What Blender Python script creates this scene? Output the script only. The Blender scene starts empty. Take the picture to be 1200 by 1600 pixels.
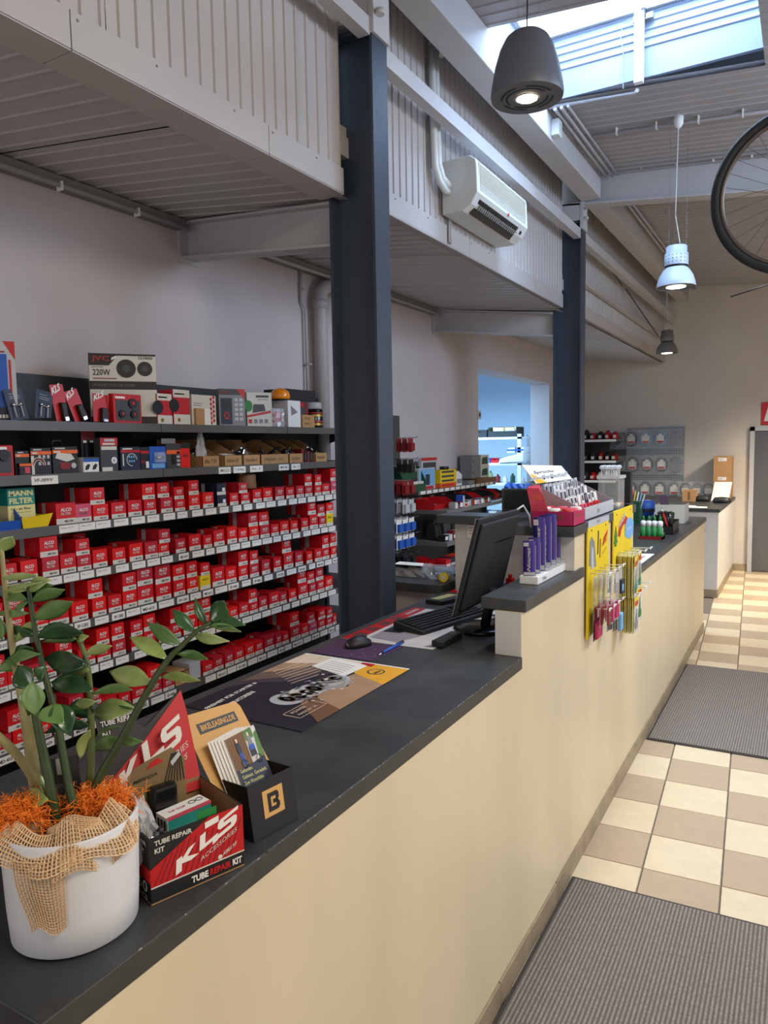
import bpy, bmesh, math, random
from mathutils import Vector, Matrix
random.seed(7)
S = bpy.context.scene
COL = S.collection

# ------------------------------------------------------------------ camera
FPX, PITCH, YAW, ROLL, EYE = 1146.0, -0.088, 0.523, 0.0184, 1.75
_f = Vector((-math.sin(YAW)*math.cos(PITCH), math.cos(YAW)*math.cos(PITCH), math.sin(PITCH)))
_r = Vector((math.cos(YAW), math.sin(YAW), 0)); _d = _f.cross(_r)
RIGHT = _r*math.cos(ROLL) + _d*math.sin(ROLL)
DOWN = -_r*math.sin(ROLL) + _d*math.cos(ROLL)
cam = bpy.data.objects.new('camera', bpy.data.cameras.new('camera')); COL.objects.link(cam)
cam.data.sensor_fit = 'VERTICAL'; cam.data.sensor_height = 24; cam.data.lens = 24*FPX/1600
cam.data.clip_start = 0.05; cam.data.clip_end = 100
cm = Matrix((RIGHT, -DOWN, -_f)).transposed().to_4x4(); cm.translation = (0, 0, EYE)
cam.matrix_world = cm
S.camera = cam

# ------------------------------------------------------------------ world, lights, exposure
W = bpy.data.worlds.new('overcast_sky'); S.world = W; W.use_nodes = True
W.node_tree.nodes['Background'].inputs[0].default_value = (0.62, 0.80, 1.0, 1)
W.node_tree.nodes['Background'].inputs[1].default_value = 1.3
def area(name, loc, size, power, col, rot=(0, 0, 0), sy=None, spread=None):
    L = bpy.data.lights.new(name, 'AREA'); L.energy = power; L.color = col; L.size = size
    if sy: L.shape = 'RECTANGLE'; L.size_y = sy
    if spread: L.spread = math.radians(spread)
    o = bpy.data.objects.new(name, L); o.location = loc; o.rotation_euler = rot; COL.objects.link(o); return o
COOL, WARM = (0.52, 0.72, 1.0), (1.0, 0.88, 0.71)
area('skylight_daylight', (-0.9, 4.12, 4.75), 1.25, 165, COOL, (0, 0, 0), 0.9)
area('fascia_cool_fill', (1.5, 4.2, 3.35), 1.4, 105, (0.52, 0.72, 1.0), (0, math.radians(64), 0), 1.8)  # added cool fill aimed at the fascia; no skylight opens here
area('front_fill', (1.4, -2.9, 1.5), 3.4, 34, (0.86, 0.91, 1.0), (math.radians(90), 0, 0), 2.2)  # added unseen fill behind the camera; the front wall has no window
area('right_fill', (3.85, 3.2, 1.6), 5.5, 66, (1.0, 0.96, 0.95), (0, math.radians(94), 0), 2.0)  # added broad fill from the right, lifting ceiling and fascia; no window modelled
area('lamp_fill_near', (1.3, 1.0, 3.3), 0.8, 62, WARM, (0, math.radians(24), 0), 1.8)  # added warm fill for the counter, standing in for pendants out of view
area('lamp_fill_mid', (1.7, 5.2, 3.3), 0.7, 34, WARM, (0, math.radians(20), 0), 1.6, spread=125)  # unseen warm fill added over the middle of the shop
area('lamp_fill_far', (0.7, 9.0, 2.75), 0.5, 74, WARM, (math.radians(12), math.radians(12), 0), 0.9, spread=115)  # added warm fill, spread narrowed to brighten the lower back wall
area('annex_fill', (-2.3, -3.1, 1.3), 1.1, 26, (1.0, 0.95, 0.93), (math.radians(98), 0, 0), 1.6)  # added fill that lifts the dark annex ceiling; no window there
area('annex_room_daylight', (-4.6, 8.9, 2.6), 1.8, 240, (0.40, 0.70, 1.0), (0, 0, 0), 2.0)
S.view_settings.view_transform = 'Standard'; S.view_settings.look = 'None'
S.view_settings.exposure = 0.0; S.view_settings.gamma = 1.0; S.view_settings.use_curve_mapping = False

# ------------------------------------------------------------------ materials
def lin(c):
    return tuple(((v/255)/12.92 if v <= 10 else ((v/255+.055)/1.055)**2.4) for v in c)
MATS = {}
def mat(name, c, rough=.5, metal=0., var=0., vs=8., bump=0., bs=60., emit=0., alpha=1., coat=0., stretch=None, c2=None, trans=0., sheen=0.):
    m = bpy.data.materials.new(name); m.use_nodes = True; MATS[name] = m
    nt = m.node_tree; b = nt.nodes['Principled BSDF']; col = (*lin(c), 1)
    b.inputs['Base Color'].default_value = col
    b.inputs['Roughness'].default_value = rough; b.inputs['Metallic'].default_value = metal
    b.inputs['Alpha'].default_value = alpha; b.inputs['Coat Weight'].default_value = coat
    b.inputs['Transmission Weight'].default_value = trans; b.inputs['Sheen Weight'].default_value = sheen
    if emit:
        b.inputs['Emission Color'].default_value = col; b.inputs['Emission Strength'].default_value = emit
    if var or bump:
        tc = nt.nodes.new('ShaderNodeTexCoord'); mp = nt.nodes.new('ShaderNodeMapping')
        if stretch: mp.inputs['Scale'].default_value = stretch
        nt.links.new(tc.outputs['Object'], mp.inputs['Vector'])
    if var:
        n = nt.nodes.new('ShaderNodeTexNoise'); n.inputs['Scale'].default_value = vs; n.inputs['Detail'].default_value = 5
        r = nt.nodes.new('ShaderNodeMix'); r.data_type = 'RGBA'
        d = lin(c2) if c2 else tuple(v*(1-var) for v in col[:3])
        r.inputs['A'].default_value = col; r.inputs['B'].default_value = (*d, 1)
        rmp = nt.nodes.new('ShaderNodeMapRange'); rmp.inputs['From Min'].default_value = .38; rmp.inputs['From Max'].default_value = .68
        nt.links.new(mp.outputs[0], n.inputs['Vector']); nt.links.new(n.outputs['Fac'], rmp.inputs['Value'])
        nt.links.new(rmp.outputs[0], r.inputs['Factor']); nt.links.new(r.outputs['Result'], b.inputs['Base Color'])
    if bump:
        n2 = nt.nodes.new('ShaderNodeTexNoise'); n2.inputs['Scale'].default_value = bs
        bn = nt.nodes.new('ShaderNodeBump'); bn.inputs['Strength'].default_value = bump; bn.inputs['Distance'].default_value = .004
        nt.links.new(mp.outputs[0], n2.inputs['Vector']); nt.links.new(n2.outputs['Fac'], bn.inputs['Height']); nt.links.new(bn.outputs[0], b.inputs['Normal'])
    return m
mat('wall_plaster', (194, 186, 188), .9, var=.05, vs=3, bump=.12, bs=120)
mat('back_wall_plaster', (206, 198, 188), .9, var=.05, vs=3, bump=.1, bs=90)
mat('store_wall', (205, 214, 226), .9, var=.04, vs=2)
mat('cladding', (182, 177, 176), .45, var=.06, vs=2)
mat('ceiling_sheet', (160, 157, 160), .55, var=.06, vs=2)
mat('white_steel', (186, 184, 186), .5, var=.06, vs=6)
mat('well_sky_tint', (132, 142, 160), .5, var=.04, vs=5)  # white steel; the skylight's blue tint is put into the base colour
mat('dark_steel', (56, 66, 80), .28, var=.12, vs=7, bump=.5, bs=240)
mat('galvanised', (150, 150, 150), .45, .4)
mat('pvc_grey', (168, 164, 166), .5)
mat('cable_tray', (128, 124, 122), .6)
mat('counter_cream', (222, 205, 172), .42, var=.09, vs=2.2, stretch=(1, 1, .25), c2=(208, 192, 160))
mat('counter_white', (214, 212, 206), .45, var=.05, vs=3)
mat('panel_white', (206, 200, 194), .5, var=.04)
mat('worktop', (52, 54, 56), .42, var=.5, vs=9, bump=.15, bs=80, c2=(66, 68, 68))
mat('worktop_edge', (62, 60, 56), .5, var=.2, vs=30)
mat('scuff', (160, 155, 145), .7)
mat('base_tile', (158, 142, 116), .45, var=.25, vs=12)
mat('tile_light', (224, 206, 174), .38, var=.06, vs=14, bump=.05, bs=60)
mat('tile_tan', (188, 166, 140), .38, var=.06, vs=14, bump=.05, bs=60)
mat('grout', (112, 102, 92), .9)
mat('mat_edge', (62, 58, 54), .8)
mat('floor_concrete', (130, 122, 110), .9, var=.1)
mat('shelf_dark', (44, 46, 50), .5, var=.1)
mat('shelf_lip', (96, 94, 92), .4, .3)
mat('shelf_panel', (76, 74, 72), .5, .2, var=.1)
mat('shelf_grey', (122, 122, 122), .4, .4)
mat('black', (22, 22, 24), .5); mat('black_gloss', (14, 14, 16), .2); mat('black_soft', (30, 30, 33), .7)
mat('grey_dark', (58, 60, 62), .5); mat('grey', (126, 128, 130), .5); mat('grey_light', (178, 180, 184), .5)
mat('white', (226, 226, 224), .5); mat('paper', (228, 224, 216), .8); mat('off_white', (206, 202, 192), .6)
mat('red', (186, 18, 24), .45, var=.08, vs=5); mat('red_dark', (128, 16, 22), .5); mat('pink_red', (200, 62, 84), .5)
mat('carton_red', (206, 16, 26), .5, var=.05, vs=3); mat('carton_crimson', (186, 24, 40), .55, var=.05, vs=3)
mat('carton_fresh', (220, 20, 18), .45); mat('carton_pink', (206, 74, 104), .5)
mat('yellow', (228, 196, 24), .5); mat('orange', (226, 96, 20), .5); mat('blue', (30, 84, 176), .5)
mat('navy', (24, 34, 58), .5); mat('green', (28, 120, 52), .5); mat('green_dark', (20, 74, 48), .5)
mat('teal', (24, 128, 116), .5); mat('magenta', (176, 24, 84), .45); mat('purple', (54, 36, 124), .4)
mat('sky_blue', (112, 168, 214), .5); mat('pale_yellow', (214, 206, 140), .5); mat('brown', (120, 82, 50), .6)
mat('kraft', (176, 134, 88), .75, var=.1, vs=20); mat('kraft_inner', (160, 122, 82), .8, var=.1, vs=20)
mat('kraft_dark', (122, 98, 60), .7, var=.1, vs=20); mat('card_gold', (206, 158, 92), .6)
mat('chrome', (200, 200, 204), .18, 1.0); mat('brass', (176, 146, 70), .35, .8)
mat('pot_white', (214, 214, 216), .45, var=.03, vs=5)
mat('soil', (52, 36, 26), .95, var=.4, vs=50, bump=.6, bs=80)
mat('stem_green', (92, 104, 52), .55, var=.3, vs=30); mat('stem_dark', (58, 76, 40), .5, var=.3, vs=30); mat('stem_tan', (160, 150, 100), .6, var=.2, vs=30)
for n_, c_, k_ in (('leaf_dark', (32, 66, 36), (62, 104, 56)), ('leaf_mid', (84, 122, 62), (122, 152, 90)), ('leaf_light', (138, 160, 84), (176, 190, 124))):
    mat(n_, c_, .22, var=.5, vs=14, c2=k_, coat=.3)
mat('coir_orange', (255, 140, 40), .7); mat('burlap', (220, 188, 148), .9)
mat('film', (225, 230, 235), .12, alpha=.32, coat=.5); mat('film_hazy', (210, 212, 215), .25, alpha=.55, coat=.4)
mat('clear', (230, 235, 238), .08, alpha=.22, coat=.6); mat('film_thin', (225, 230, 235), .12, alpha=.13, coat=1.)
mat('amber', (255, 150, 10), .2, coat=.5, var=.15, vs=10)
mat('lamp_grey', (88, 94, 106), .45); mat('lamp_face', (104, 104, 110), .5); mat('lamp_white', (186, 200, 222), .4)
mat('lamp_dark', (112, 108, 104), .45)
mat('led', (255, 240, 205), .3, emit=14.); mat('led_white', (255, 244, 222), .3, emit=9.)
mat('ac_white', (206, 210, 208), .4); mat('ac_grille', (190, 188, 176), .6)
mat('door_grey', (96, 98, 102), .35, .3, var=.08, vs=2); mat('rubber', (26, 30, 36), .7); mat('rim', (92, 84, 80), .35, .6)
mat('sign_red', (196, 24, 44), .4); mat('mat_navy', (30, 26, 40), .5, var=.3, vs=6)
mat('wood', (146, 104, 66), .55, var=.25, vs=6, stretch=(1, 1, 8))
mat('peg_grey', (146, 150, 152), .45, .2)
mat('text_grey', (110, 106, 104), .7)
m = mat('glazing', (235, 243, 255), .4)
nt = m.node_tree; out = nt.nodes['Material Output']
t_ = nt.nodes.new('ShaderNodeBsdfTransparent'); l_ = nt.nodes.new('ShaderNodeBsdfTranslucent'); x_ = nt.nodes.new('ShaderNodeMixShader')
x_.inputs[0].default_value = .25; nt.links.new(t_.outputs[0], x_.inputs[1]); nt.links.new(l_.outputs[0], x_.inputs[2]); nt.links.new(x_.outputs[0], out.inputs[0])
# ribbed entrance matting: fine relief and fleck on one real mat
def ribbed(name, ca, cb):
    m = bpy.data.materials.new(name); m.use_nodes = True; MATS[name] = m; nt = m.node_tree; b = nt.nodes['Principled BSDF']
    b.inputs['Roughness'].default_value = .95
    tc = nt.nodes.new('ShaderNodeTexCoord'); wv = nt.nodes.new('ShaderNodeTexWave'); wv.bands_direction = 'X'; wv.inputs['Scale'].default_value = 23.
    wv.inputs['Distortion'].default_value = .8; wv.inputs['Detail Scale'].default_value = 4
    ns = nt.nodes.new('ShaderNodeTexNoise'); ns.inputs['Scale'].default_value = 130.
    ad = nt.nodes.new('ShaderNodeMath'); ad.operation = 'MULTIPLY'
    mx = nt.nodes.new('ShaderNodeMix'); mx.data_type = 'RGBA'; mx.inputs['A'].default_value = (*lin(ca), 1); mx.inputs['B'].default_value = (*lin(cb), 1)
    rg = nt.nodes.new('ShaderNodeMapRange'); rg.inputs['From Min'].default_value = .05; rg.inputs['From Max'].default_value = .55
    for n in (wv, ns): nt.links.new(tc.outputs['Object'], n.inputs['Vector'])
    nt.links.new(wv.outputs['Fac'], ad.inputs[0]); nt.links.new(ns.outputs['Fac'], ad.inputs[1])
    nt.links.new(ad.outputs[0], rg.inputs['Value']); nt.links.new(rg.outputs[0], mx.inputs['Factor']); nt.links.new(mx.outputs['Result'], b.inputs['Base Color'])
    bp = nt.nodes.new('ShaderNodeBump'); bp.inputs['Distance'].default_value = .002; nt.links.new(ad.outputs[0], bp.inputs['Height']); nt.links.new(bp.outputs[0], b.inputs['Normal'])
ribbed('mat_rib', (96, 88, 82), (146, 137, 128))

# ------------------------------------------------------------------ geometry helpers
def worldpos(o):
    v = Vector((0, 0, 0))
    while o is not None:
        v += o.location; o = o.parent
    return v
def tag(o, label=None, cat=None, group=None, kind=None):
    for k, v in (('label', label), ('category', cat), ('group', group), ('kind', kind)):
        if v: o[k] = v
    return o
def thing(name, label, cat, loc=(0, 0, 0), rz=0., group=None):
    o = bpy.data.objects.new(name, None); COL.objects.link(o); o.empty_display_size = .05
    o.location = loc; o.rotation_euler = (0, 0, rz)
    return tag(o, label, cat, group)
def kids(o):
    return [c for c in list(o.children)]
def copy_tree(o, parent=None):
    c = o.copy(); COL.objects.link(c); c.parent = parent
    for ch in kids(o): copy_tree(ch, c)
    return c
class MB:
    def __init__(s): s.v = []; s.f = []; s.m = []; s.mats = []; s.sm = []
    def mi(s, m):
        if m not in s.mats: s.mats.append(m)
        return s.mats.index(m)
    def add(s, vs, fs, m='white', smooth=False):
        b = len(s.v); s.v += [Vector(v) for v in vs]
        for f in fs: s.f.append([b+i for i in f]); s.m.append(s.mi(m)); s.sm.append(smooth)
        return s
    def box(s, a, b, m='white', top=None, front=None, side=None):
        x0, y0, z0 = (min(a[i], b[i]) for i in range(3)); x1, y1, z1 = (max(a[i], b[i]) for i in range(3))
        v = [(x0,y0,z0),(x1,y0,z0),(x1,y1,z0),(x0,y1,z0),(x0,y0,z1),(x1,y0,z1),(x1,y1,z1),(x0,y1,z1)]
        s.add(v, [(3,2,1,0)], m); b0 = len(s.v)-8
        for f, mm in (((4,5,6,7), top), ((0,1,5,4), side), ((1,2,6,5), front), ((2,3,7,6), side), ((3,0,4,7), None)):
            s.f.append([b0+i for i in f]); s.m.append(s.mi(mm or m)); s.sm.append(False)
        return s
    def quad(s, a, b, c, d, m='white', th=0.):
        a, b, c, d = map(Vector, (a, b, c, d))
        if not th: return s.add([a, b, c, d], [(0,1,2,3)], m)
        n = (b-a).cross(d-a).normalized()*th
        return s.prism([a, b, c, d], n, m)
    def prism(s, pts, ext, m='white', cap=None):
        pts = [Vector(p) for p in pts]; e = Vector(ext); n = len(pts)
        if (pts[1]-pts[0]).cross(pts[2]-pts[1]).dot(e) < 0: pts = pts[::-1]
        b = len(s.v); s.v += pts + [p+e for p in pts]
        fs = [(list(range(n))[::-1], cap or m), ([n+i for i in range(n)], cap or m)] + [([i, (i+1) % n, n+(i+1) % n, n+i], m) for i in range(n)]
        for f, mm in fs: s.f.append([b+i for i in f]); s.m.append(s.mi(mm)); s.sm.append(False)
        return s
    def tube(s, pts, r, m='white', n=8, caps=True):
        pts = [Vector(p) for p in pts]; rs = r if isinstance(r, (list, tuple)) else [r]*len(pts)
        b = len(s.v); up = None
        for i, p in enumerate(pts):
            t = (pts[min(i+1, len(pts)-1)] - pts[max(i-1, 0)]).normalized()
            if up is None: up = t.orthogonal().normalized()
            up = (up - t*up.dot(t)).normalized(); w = t.cross(up)
            for k in range(n):
                a = 2*math.pi*k/n; s.v.append(p + (up*math.cos(a) + w*math.sin(a))*rs[i])
        for i in range(len(pts)-1):
            for k in range(n):
                s.f.append([b+i*n+k, b+i*n+(k+1) % n, b+(i+1)*n+(k+1) % n, b+(i+1)*n+k]); s.m.append(s.mi(m)); s.sm.append(n > 5)
        if caps:
            for q in (0, len(pts)-1):
                f = [b+q*n+k for k in range(n)]
                s.f.append(f[::-1] if q == 0 else f); s.m.append(s.mi(m)); s.sm.append(False)
        return s
    def lathe(s, prof, c=(0, 0, 0), m='white', n=24, sx=1., sy=1., ms=None, cap=True):
        b = len(s.v); c = Vector(c)
        for (r, z) in prof:
            for k in range(n):
                a = 2*math.pi*k/n; s.v.append(c + Vector((r*sx*math.cos(a), r*sy*math.sin(a), z)))
        for i in range(len(prof)-1):
            for k in range(n):
                s.f.append([b+i*n+k, b+i*n+(k+1) % n, b+(i+1)*n+(k+1) % n, b+(i+1)*n+k]); s.m.append(s.mi(ms[i] if ms else m)); s.sm.append(True)
        if cap:
            for q in (0, len(prof)-1):
                if prof[q][0] > 1e-5:
                    f = [b+q*n+k for k in range(n)]; s.f.append(f[::-1] if q == 0 else f); s.m.append(s.mi(ms[min(q, len(ms)-1)] if ms else m)); s.sm.append(False)
        return s
    def ball(s, c, r, m='white', n=10, sz=1.):
        pr = [(max(1e-6, r*math.sin(math.pi*i/(n//2+2))), -r*sz*math.cos(math.pi*i/(n//2+2))) for i in range(n//2+3)]
        return s.lathe(pr, c, m, n, cap=False)
    def disc(s, c, u, v, r, m, n=20, ext=None):
        c, u, v = Vector(c), Vector(u).normalized(), Vector(v).normalized()
        pts = [c + (u*math.cos(2*math.pi*k/n) + v*math.sin(2*math.pi*k/n))*r for k in range(n)]
        if ext: return s.prism(pts, ext, m)
        return s.add(pts, [tuple(range(n))], m)
    def build(s, name, parent=None, label=None, local=False, bevel=0., kind=None, group=None, cat=None, seg=2):
        me = bpy.data.meshes.new(name)
        off = Vector((0, 0, 0)) if (local or parent is None) else worldpos(parent)
        me.from_pydata([v-off for v in s.v], [], s.f)
        for k in s.mats: me.materials.append(MATS[k])
        me.polygons.foreach_set('material_index', s.m); me.polygons.foreach_set('use_smooth', s.sm); me.update()
        o = bpy.data.objects.new(name, me); COL.objects.link(o); o.parent = parent
        if bevel:
            bv = o.modifiers.new('bevel', 'BEVEL'); bv.width = bevel; bv.segments = seg; bv.limit_method = 'ANGLE'; bv.angle_limit = math.radians(40)
        return tag(o, label, cat, group, kind)
    def based(s, name, label, cat, loc, group=None, **k):           # a one-mesh thing whose origin is its base
        o = s.build(name, None, label, group=group, cat=cat, **k)
        o.data.transform(Matrix.Translation(-Vector(loc))); o.location = loc
        return o
def box(a, b, m='white', **k): return MB().box(a, b, m, **k)
_TX = {}
def text_data(s, m, shear=0., bold=0.):
    key = (s, m, shear, bold)
    if key not in _TX:
        cu = bpy.data.curves.new('lettering', 'FONT'); cu.body = s; cu.size = 1; cu.resolution_u = 2; cu.shear = shear; cu.offset = bold
        o = bpy.data.objects.new('lettering', cu); COL.objects.link(o)
        dg = bpy.context.evaluated_depsgraph_get(); dg.update()
        me = bpy.data.meshes.new_from_object(o.evaluated_get(dg)); bpy.data.objects.remove(o); bpy.data.curves.remove(cu)
        me.materials.clear(); me.materials.append(MATS[m]); me.name = 'lettering'
        xs = [v.co.x for v in me.vertices] or [0, 1]; ys = [v.co.y for v in me.vertices] or [0, 1]
        _TX[key] = (me, min(xs), max(xs), min(ys), max(ys))
    return _TX[key]
def text(s, org, right, up, w, h, m='white', parent=None, name='lettering', shear=0., bold=.01, local=False, lift=.0006, label=None, cat=None):
    """lettering that fills a w x h rectangle with its lower left corner at org"""
    me, x0, x1, y0, y1 = text_data(s, m, shear, bold)
    r = Vector(right).normalized(); u = Vector(up).normalized(); n = r.cross(u).normalized()
    sx = w/max(x1-x0, 1e-4); sy = h/max(y1-y0, 1e-4)
    o = bpy.data.objects.new(name, me); COL.objects.link(o); o.parent = parent
    off = Vector((0, 0, 0)) if (local or parent is None) else worldpos(parent)
    p = Vector(org) - off - r*x0*sx - u*y0*sy + n*lift
    M_ = Matrix((r*sx, u*sy, n*min(sx, sy))).transposed().to_4x4()
    if abs(r.dot(u)) > .005:            # slanted lettering: the slant goes into the mesh
        o.data = me.copy(); o.data.transform(M_); o.location = p
    else:
        M_.translation = p; o.matrix_basis = M_
    return tag(o, label, cat)
def ray(px, py):
    return (_f + RIGHT*((px-600)/FPX) + DOWN*((py-800)/FPX))
def at(px, py, X=None, Y=None, Z=None):                            # measured image point -> place on a known plane of the room
    d = ray(px, py)
    t = X/d.x if X is not None else Y/d.y if Y is not None else (Z-EYE)/d.z
    return Vector((0, 0, EYE)) + d*t
def struct(name, mb, parent=None, **k):
    return mb.build(name, parent, kind=None if parent else 'structure', **k)
# ================================================================== THE SETTING
ZA, ZC = 2.83, 3.83                       # edge of the low ceiling, high ceiling
def roof(x): return 3.83 - .08*(x+1.3)    # the high ceiling falls away to the right
# floor: slab, then every tile of the shop floor that shows
fl = struct('floor', box((-5.8, -3.2, -.12), (4.2, 11.2, -.008), 'grout'))
ct, st = math.cos(.055), math.sin(.055)
U0, V0, PU, PV, G = -.374, 3.045, .295, .2935, .0022
def tile_poly(i, j):
    u0, u1, v0, v1 = U0+i*PU+G, U0+(i+1)*PU-G, V0+j*PV+.0012, V0+(j+1)*PV-.0012
    return [Vector((u*ct - v*st, u*st + v*ct, -.008)) for u, v in ((u0, v0), (u1, v0), (u1, v1), (u0, v1))]
tmesh = {}
far_field = MB()
for i in range(-3, 14):
    for j in range(-20, 29):
        q = tile_poly(i, j); c = sum(q, Vector())/4
        if c.x < -.97 or c.x > 4.1 or c.y > 10.95 or c.y < -3: continue
        m_ = 'tile_light' if (i+j) % 2 == 0 else 'tile_tan'
        if i <= 5 and -7 <= j <= 27:
            if m_ not in tmesh:
                b = MB(); e = .0022
                b.v = [p-c+Vector((0, 0, .004)) for p in q]
                b.v = [(p-c) for p in q] + [(p-c)*.985 + Vector((0, 0, .008)) for p in q]
                b.add([], [], m_)
                for f in ((4,5,6,7), (0,1,5,4), (1,2,6,5), (2,3,7,6), (3,0,4,7)): b.f.append(list(f)); b.m.append(b.mi(m_)); b.sm.append(False)
                t = b.build('floor_tile', fl, local=True); tmesh[m_] = t
                t.location = c - Vector((0, 0, 0)); t.location.z = -.008
            else:
                t = tmesh[m_].copy(); COL.objects.link(t); t.location = (c.x, c.y, -.008 + random.uniform(-.0004, .0004))
        else:
            far_field.prism(q, (0, 0, .008), m_)
o = far_field.build('floor_tiles_beyond', fl, local=True); o['kind'] = 'stuff'

# walls
wl = MB()   # left wall with the doorway to the store room
XW = -2.9
wl.box((XW-.25, -3.2, 0), (XW, 6.98, 3.2), 'wall_plaster'); wl.box((XW-.25, 9.35, 0), (XW, 11.1, 3.2), 'wall_plaster'); wl.box((XW-.25, 6.98, 2.53), (XW, 9.35, 3.2), 'wall_plaster')
struct('wall_left', wl)
bw = MB(); bw.box((XW-.25, 10.9, 0), (4.2, 11.1, 4.6), 'back_wall_plaster'); struct('wall_back', bw)
struct('wall_right', box((4.0, -3.2, 0), (4.2, 10.9, 4.2), 'back_wall_plaster'))
struct('wall_front', box((XW-.25, -3.4, 0), (4.2, -3.2, 4.6), 'back_wall_plaster'))
sr = MB()   # store room behind the doorway
sr.box((-6.0, 11.9, 0), (-3.15, 12.05, 3.1), 'store_wall'); sr.box((-6.1, 5.4, 0), (-5.95, 12.05, 3.1), 'store_wall')
sr.box((-6.0, 5.4, 0), (-3.15, 5.5, 3.1), 'store_wall'); sr.box((-3.16, 10.9, 0), (-3.1, 12.0, 3.1), 'store_wall')
struct('wall_store_room', sr)
struct('ceiling_store_room', box((-6.1, 5.4, 3.1), (-3.15, 12.05, 3.2), 'store_wall'))
struct('floor_store_room', box((-6.1, 11.2, -.1), (-3.1, 12.05, 0), 'floor_concrete'))

# low ceiling of ribbed sheets, each sheet a part, ribs run from wall to fascia
XF = -1.75
low = struct('ceiling_low', box((XW-.2, -3.2, 3.09), (XF-.02, 10.9, 3.13), 'cladding'))
def lowz(x): return ZA + (x-XF)/(XW-XF)*.13
def low_sheet(y0, y1):
    b = MB(); n = max(1, round((y1-y0)/.1)); w = (y1-y0)/n
    pts = []
    for k in range(n):
        a = y0+k*w; pts += [(a+.002, 0), (a+w*.44, 0), (a+w*.5, -.005), (a+w*.56, -.005), (a+w*.62, 0)]
    pts.append((y1-.002, 0))
    vs = [(x, y, lowz(x)+z) for x in (XW, XF-.01) for y, z in pts]; N = len(pts)
    b.add(vs, [(i, i+1, N+i+1, N+i) for i in range(N-1)], 'cladding')
    b.box((XW, y0+.002, 3.0), (XF-.01, y1-.002, 3.085), 'cladding'); b.build('ceiling_sheet', low)
y = -3.1
while y < 10.8:
    low_sheet(y, min(y+.995, 10.88)); y += 1.0

# fascia above the low ceiling: ribbed cladding sheets and a flashing strip below
def fascia(y0, y1, z0, name):
    root = struct(name, box((XF-.05, y0, z0+.13), (XF-.012, y1, 4.02), 'cladding'))
    y = y0
    while y < y1-.05:
        ye = min(y+.924, y1); b = MB(); n = max(1, round((ye-y)/.066)); w = (ye-y)/n; pts = []
        for k in range(n):
            a = y+k*w; pts += [(a+.0015, 0), (a+w*.62, 0), (a+w*.68, .007), (a+w*.86, .007), (a+w*.92, 0)]
        pts.append((ye-.0015, 0)); N = len(pts)
        b.add([(XF+x-.008, yy, z) for z in (z0+.06, 4.0) for yy, x in pts], [(i, i+1, N+i+1, N+i) for i in range(N-1)], 'cladding')
        b.build('cladding_sheet', root); y = ye
    y = y0; k = 0
    while y < y1-.02:
        ye = min(y + (1.39-y0 if (y0 < 0 and k == 0) else .84 if y0 < 0 else 1.2), y1)
        if y0 < 0 and k == 2: ye = y1
        b = MB().box((XF-.004, y+.002, z0), (XF+.006, ye-.002, z0+.105), 'cladding')
        b.box((XF-.12, y+.002, z0-.004), (XF+.006, ye-.002, z0+.002), 'cladding')
        for yy in (y+.02, y+.3, y+.65):
            if yy < ye-.01: b.lathe([(.004, 0), (.003, .003)], (0, 0, 0), 'grey', 6) if False else b.box((XF+.006, yy, z0+.082), (XF+.009, yy+.006, z0+.088), 'grey')
        b.build('flashing_strip', root); y = ye; k += 1
    return root
fascia(-3.1, 2.735, 2.83, 'wall_fascia_near'); fascia(2.885, 5.99, 2.85, 'wall_fascia_mid'); fascia(6.13, 10.88, 2.86, 'wall_fascia_far')

# high ceiling: ribbed sheets running across, with the skylight well cut out
SX0, SX1, SY0, SY1 = -1.56, -.25, 3.66, 4.6
hi = struct('ceiling', MB().box((XF-.06, -3.2, 4.28), (SX0, 10.9, 4.36), 'ceiling_sheet').box((SX1, -3.2, 4.28), (4.2, 10.9, 4.36), 'ceiling_sheet').box((SX0, -3.2, 4.28), (SX1, SY0, 4.36), 'ceiling_sheet').box((SX0, SY1, 4.28), (SX1, 10.9, 4.36), 'ceiling_sheet'))
def hi_sheet(x0, x1, y0, y1):
    b = MB(); n = max(1, round((y1-y0)/.085)); w = (y1-y0)/n; pts = []
    for k in range(n):
        a = y0+k*w; pts += [(a+.0015, 0), (a+w*.45, 0), (a+w*.52, -.006), (a+w*.62, -.006), (a+w*.7, 0)]
    pts.append((y1-.003, 0)); N = len(pts)
    b.add([(x, y, roof(x)+z) for x in (x0, x1) for y, z in pts], [(i, i+1, N+i+1, N+i) for i in range(N-1)], 'ceiling_sheet')
    b.add([(x, y, roof(x)+.03) for x in (x0, x1) for y in (y0, y1)], [(0, 1, 3, 2)], 'ceiling_sheet')
    b.build('ceiling_sheet', hi)
ys = [-3.1, -2.2, -1.2, -.2, .8, 1.8, 2.75, 3.66, 4.6, 5.29, 5.98, 6.98, 7.98, 8.98, 9.98, 10.88]
for a, b_ in zip(ys[:-1], ys[1:]):
    if abs(a-3.66) < .01: hi_sheet(XF, SX0, a, b_); hi_sheet(SX1, 4.0, a, b_)
    else: hi_sheet(XF, 4.0, a, b_)
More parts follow.
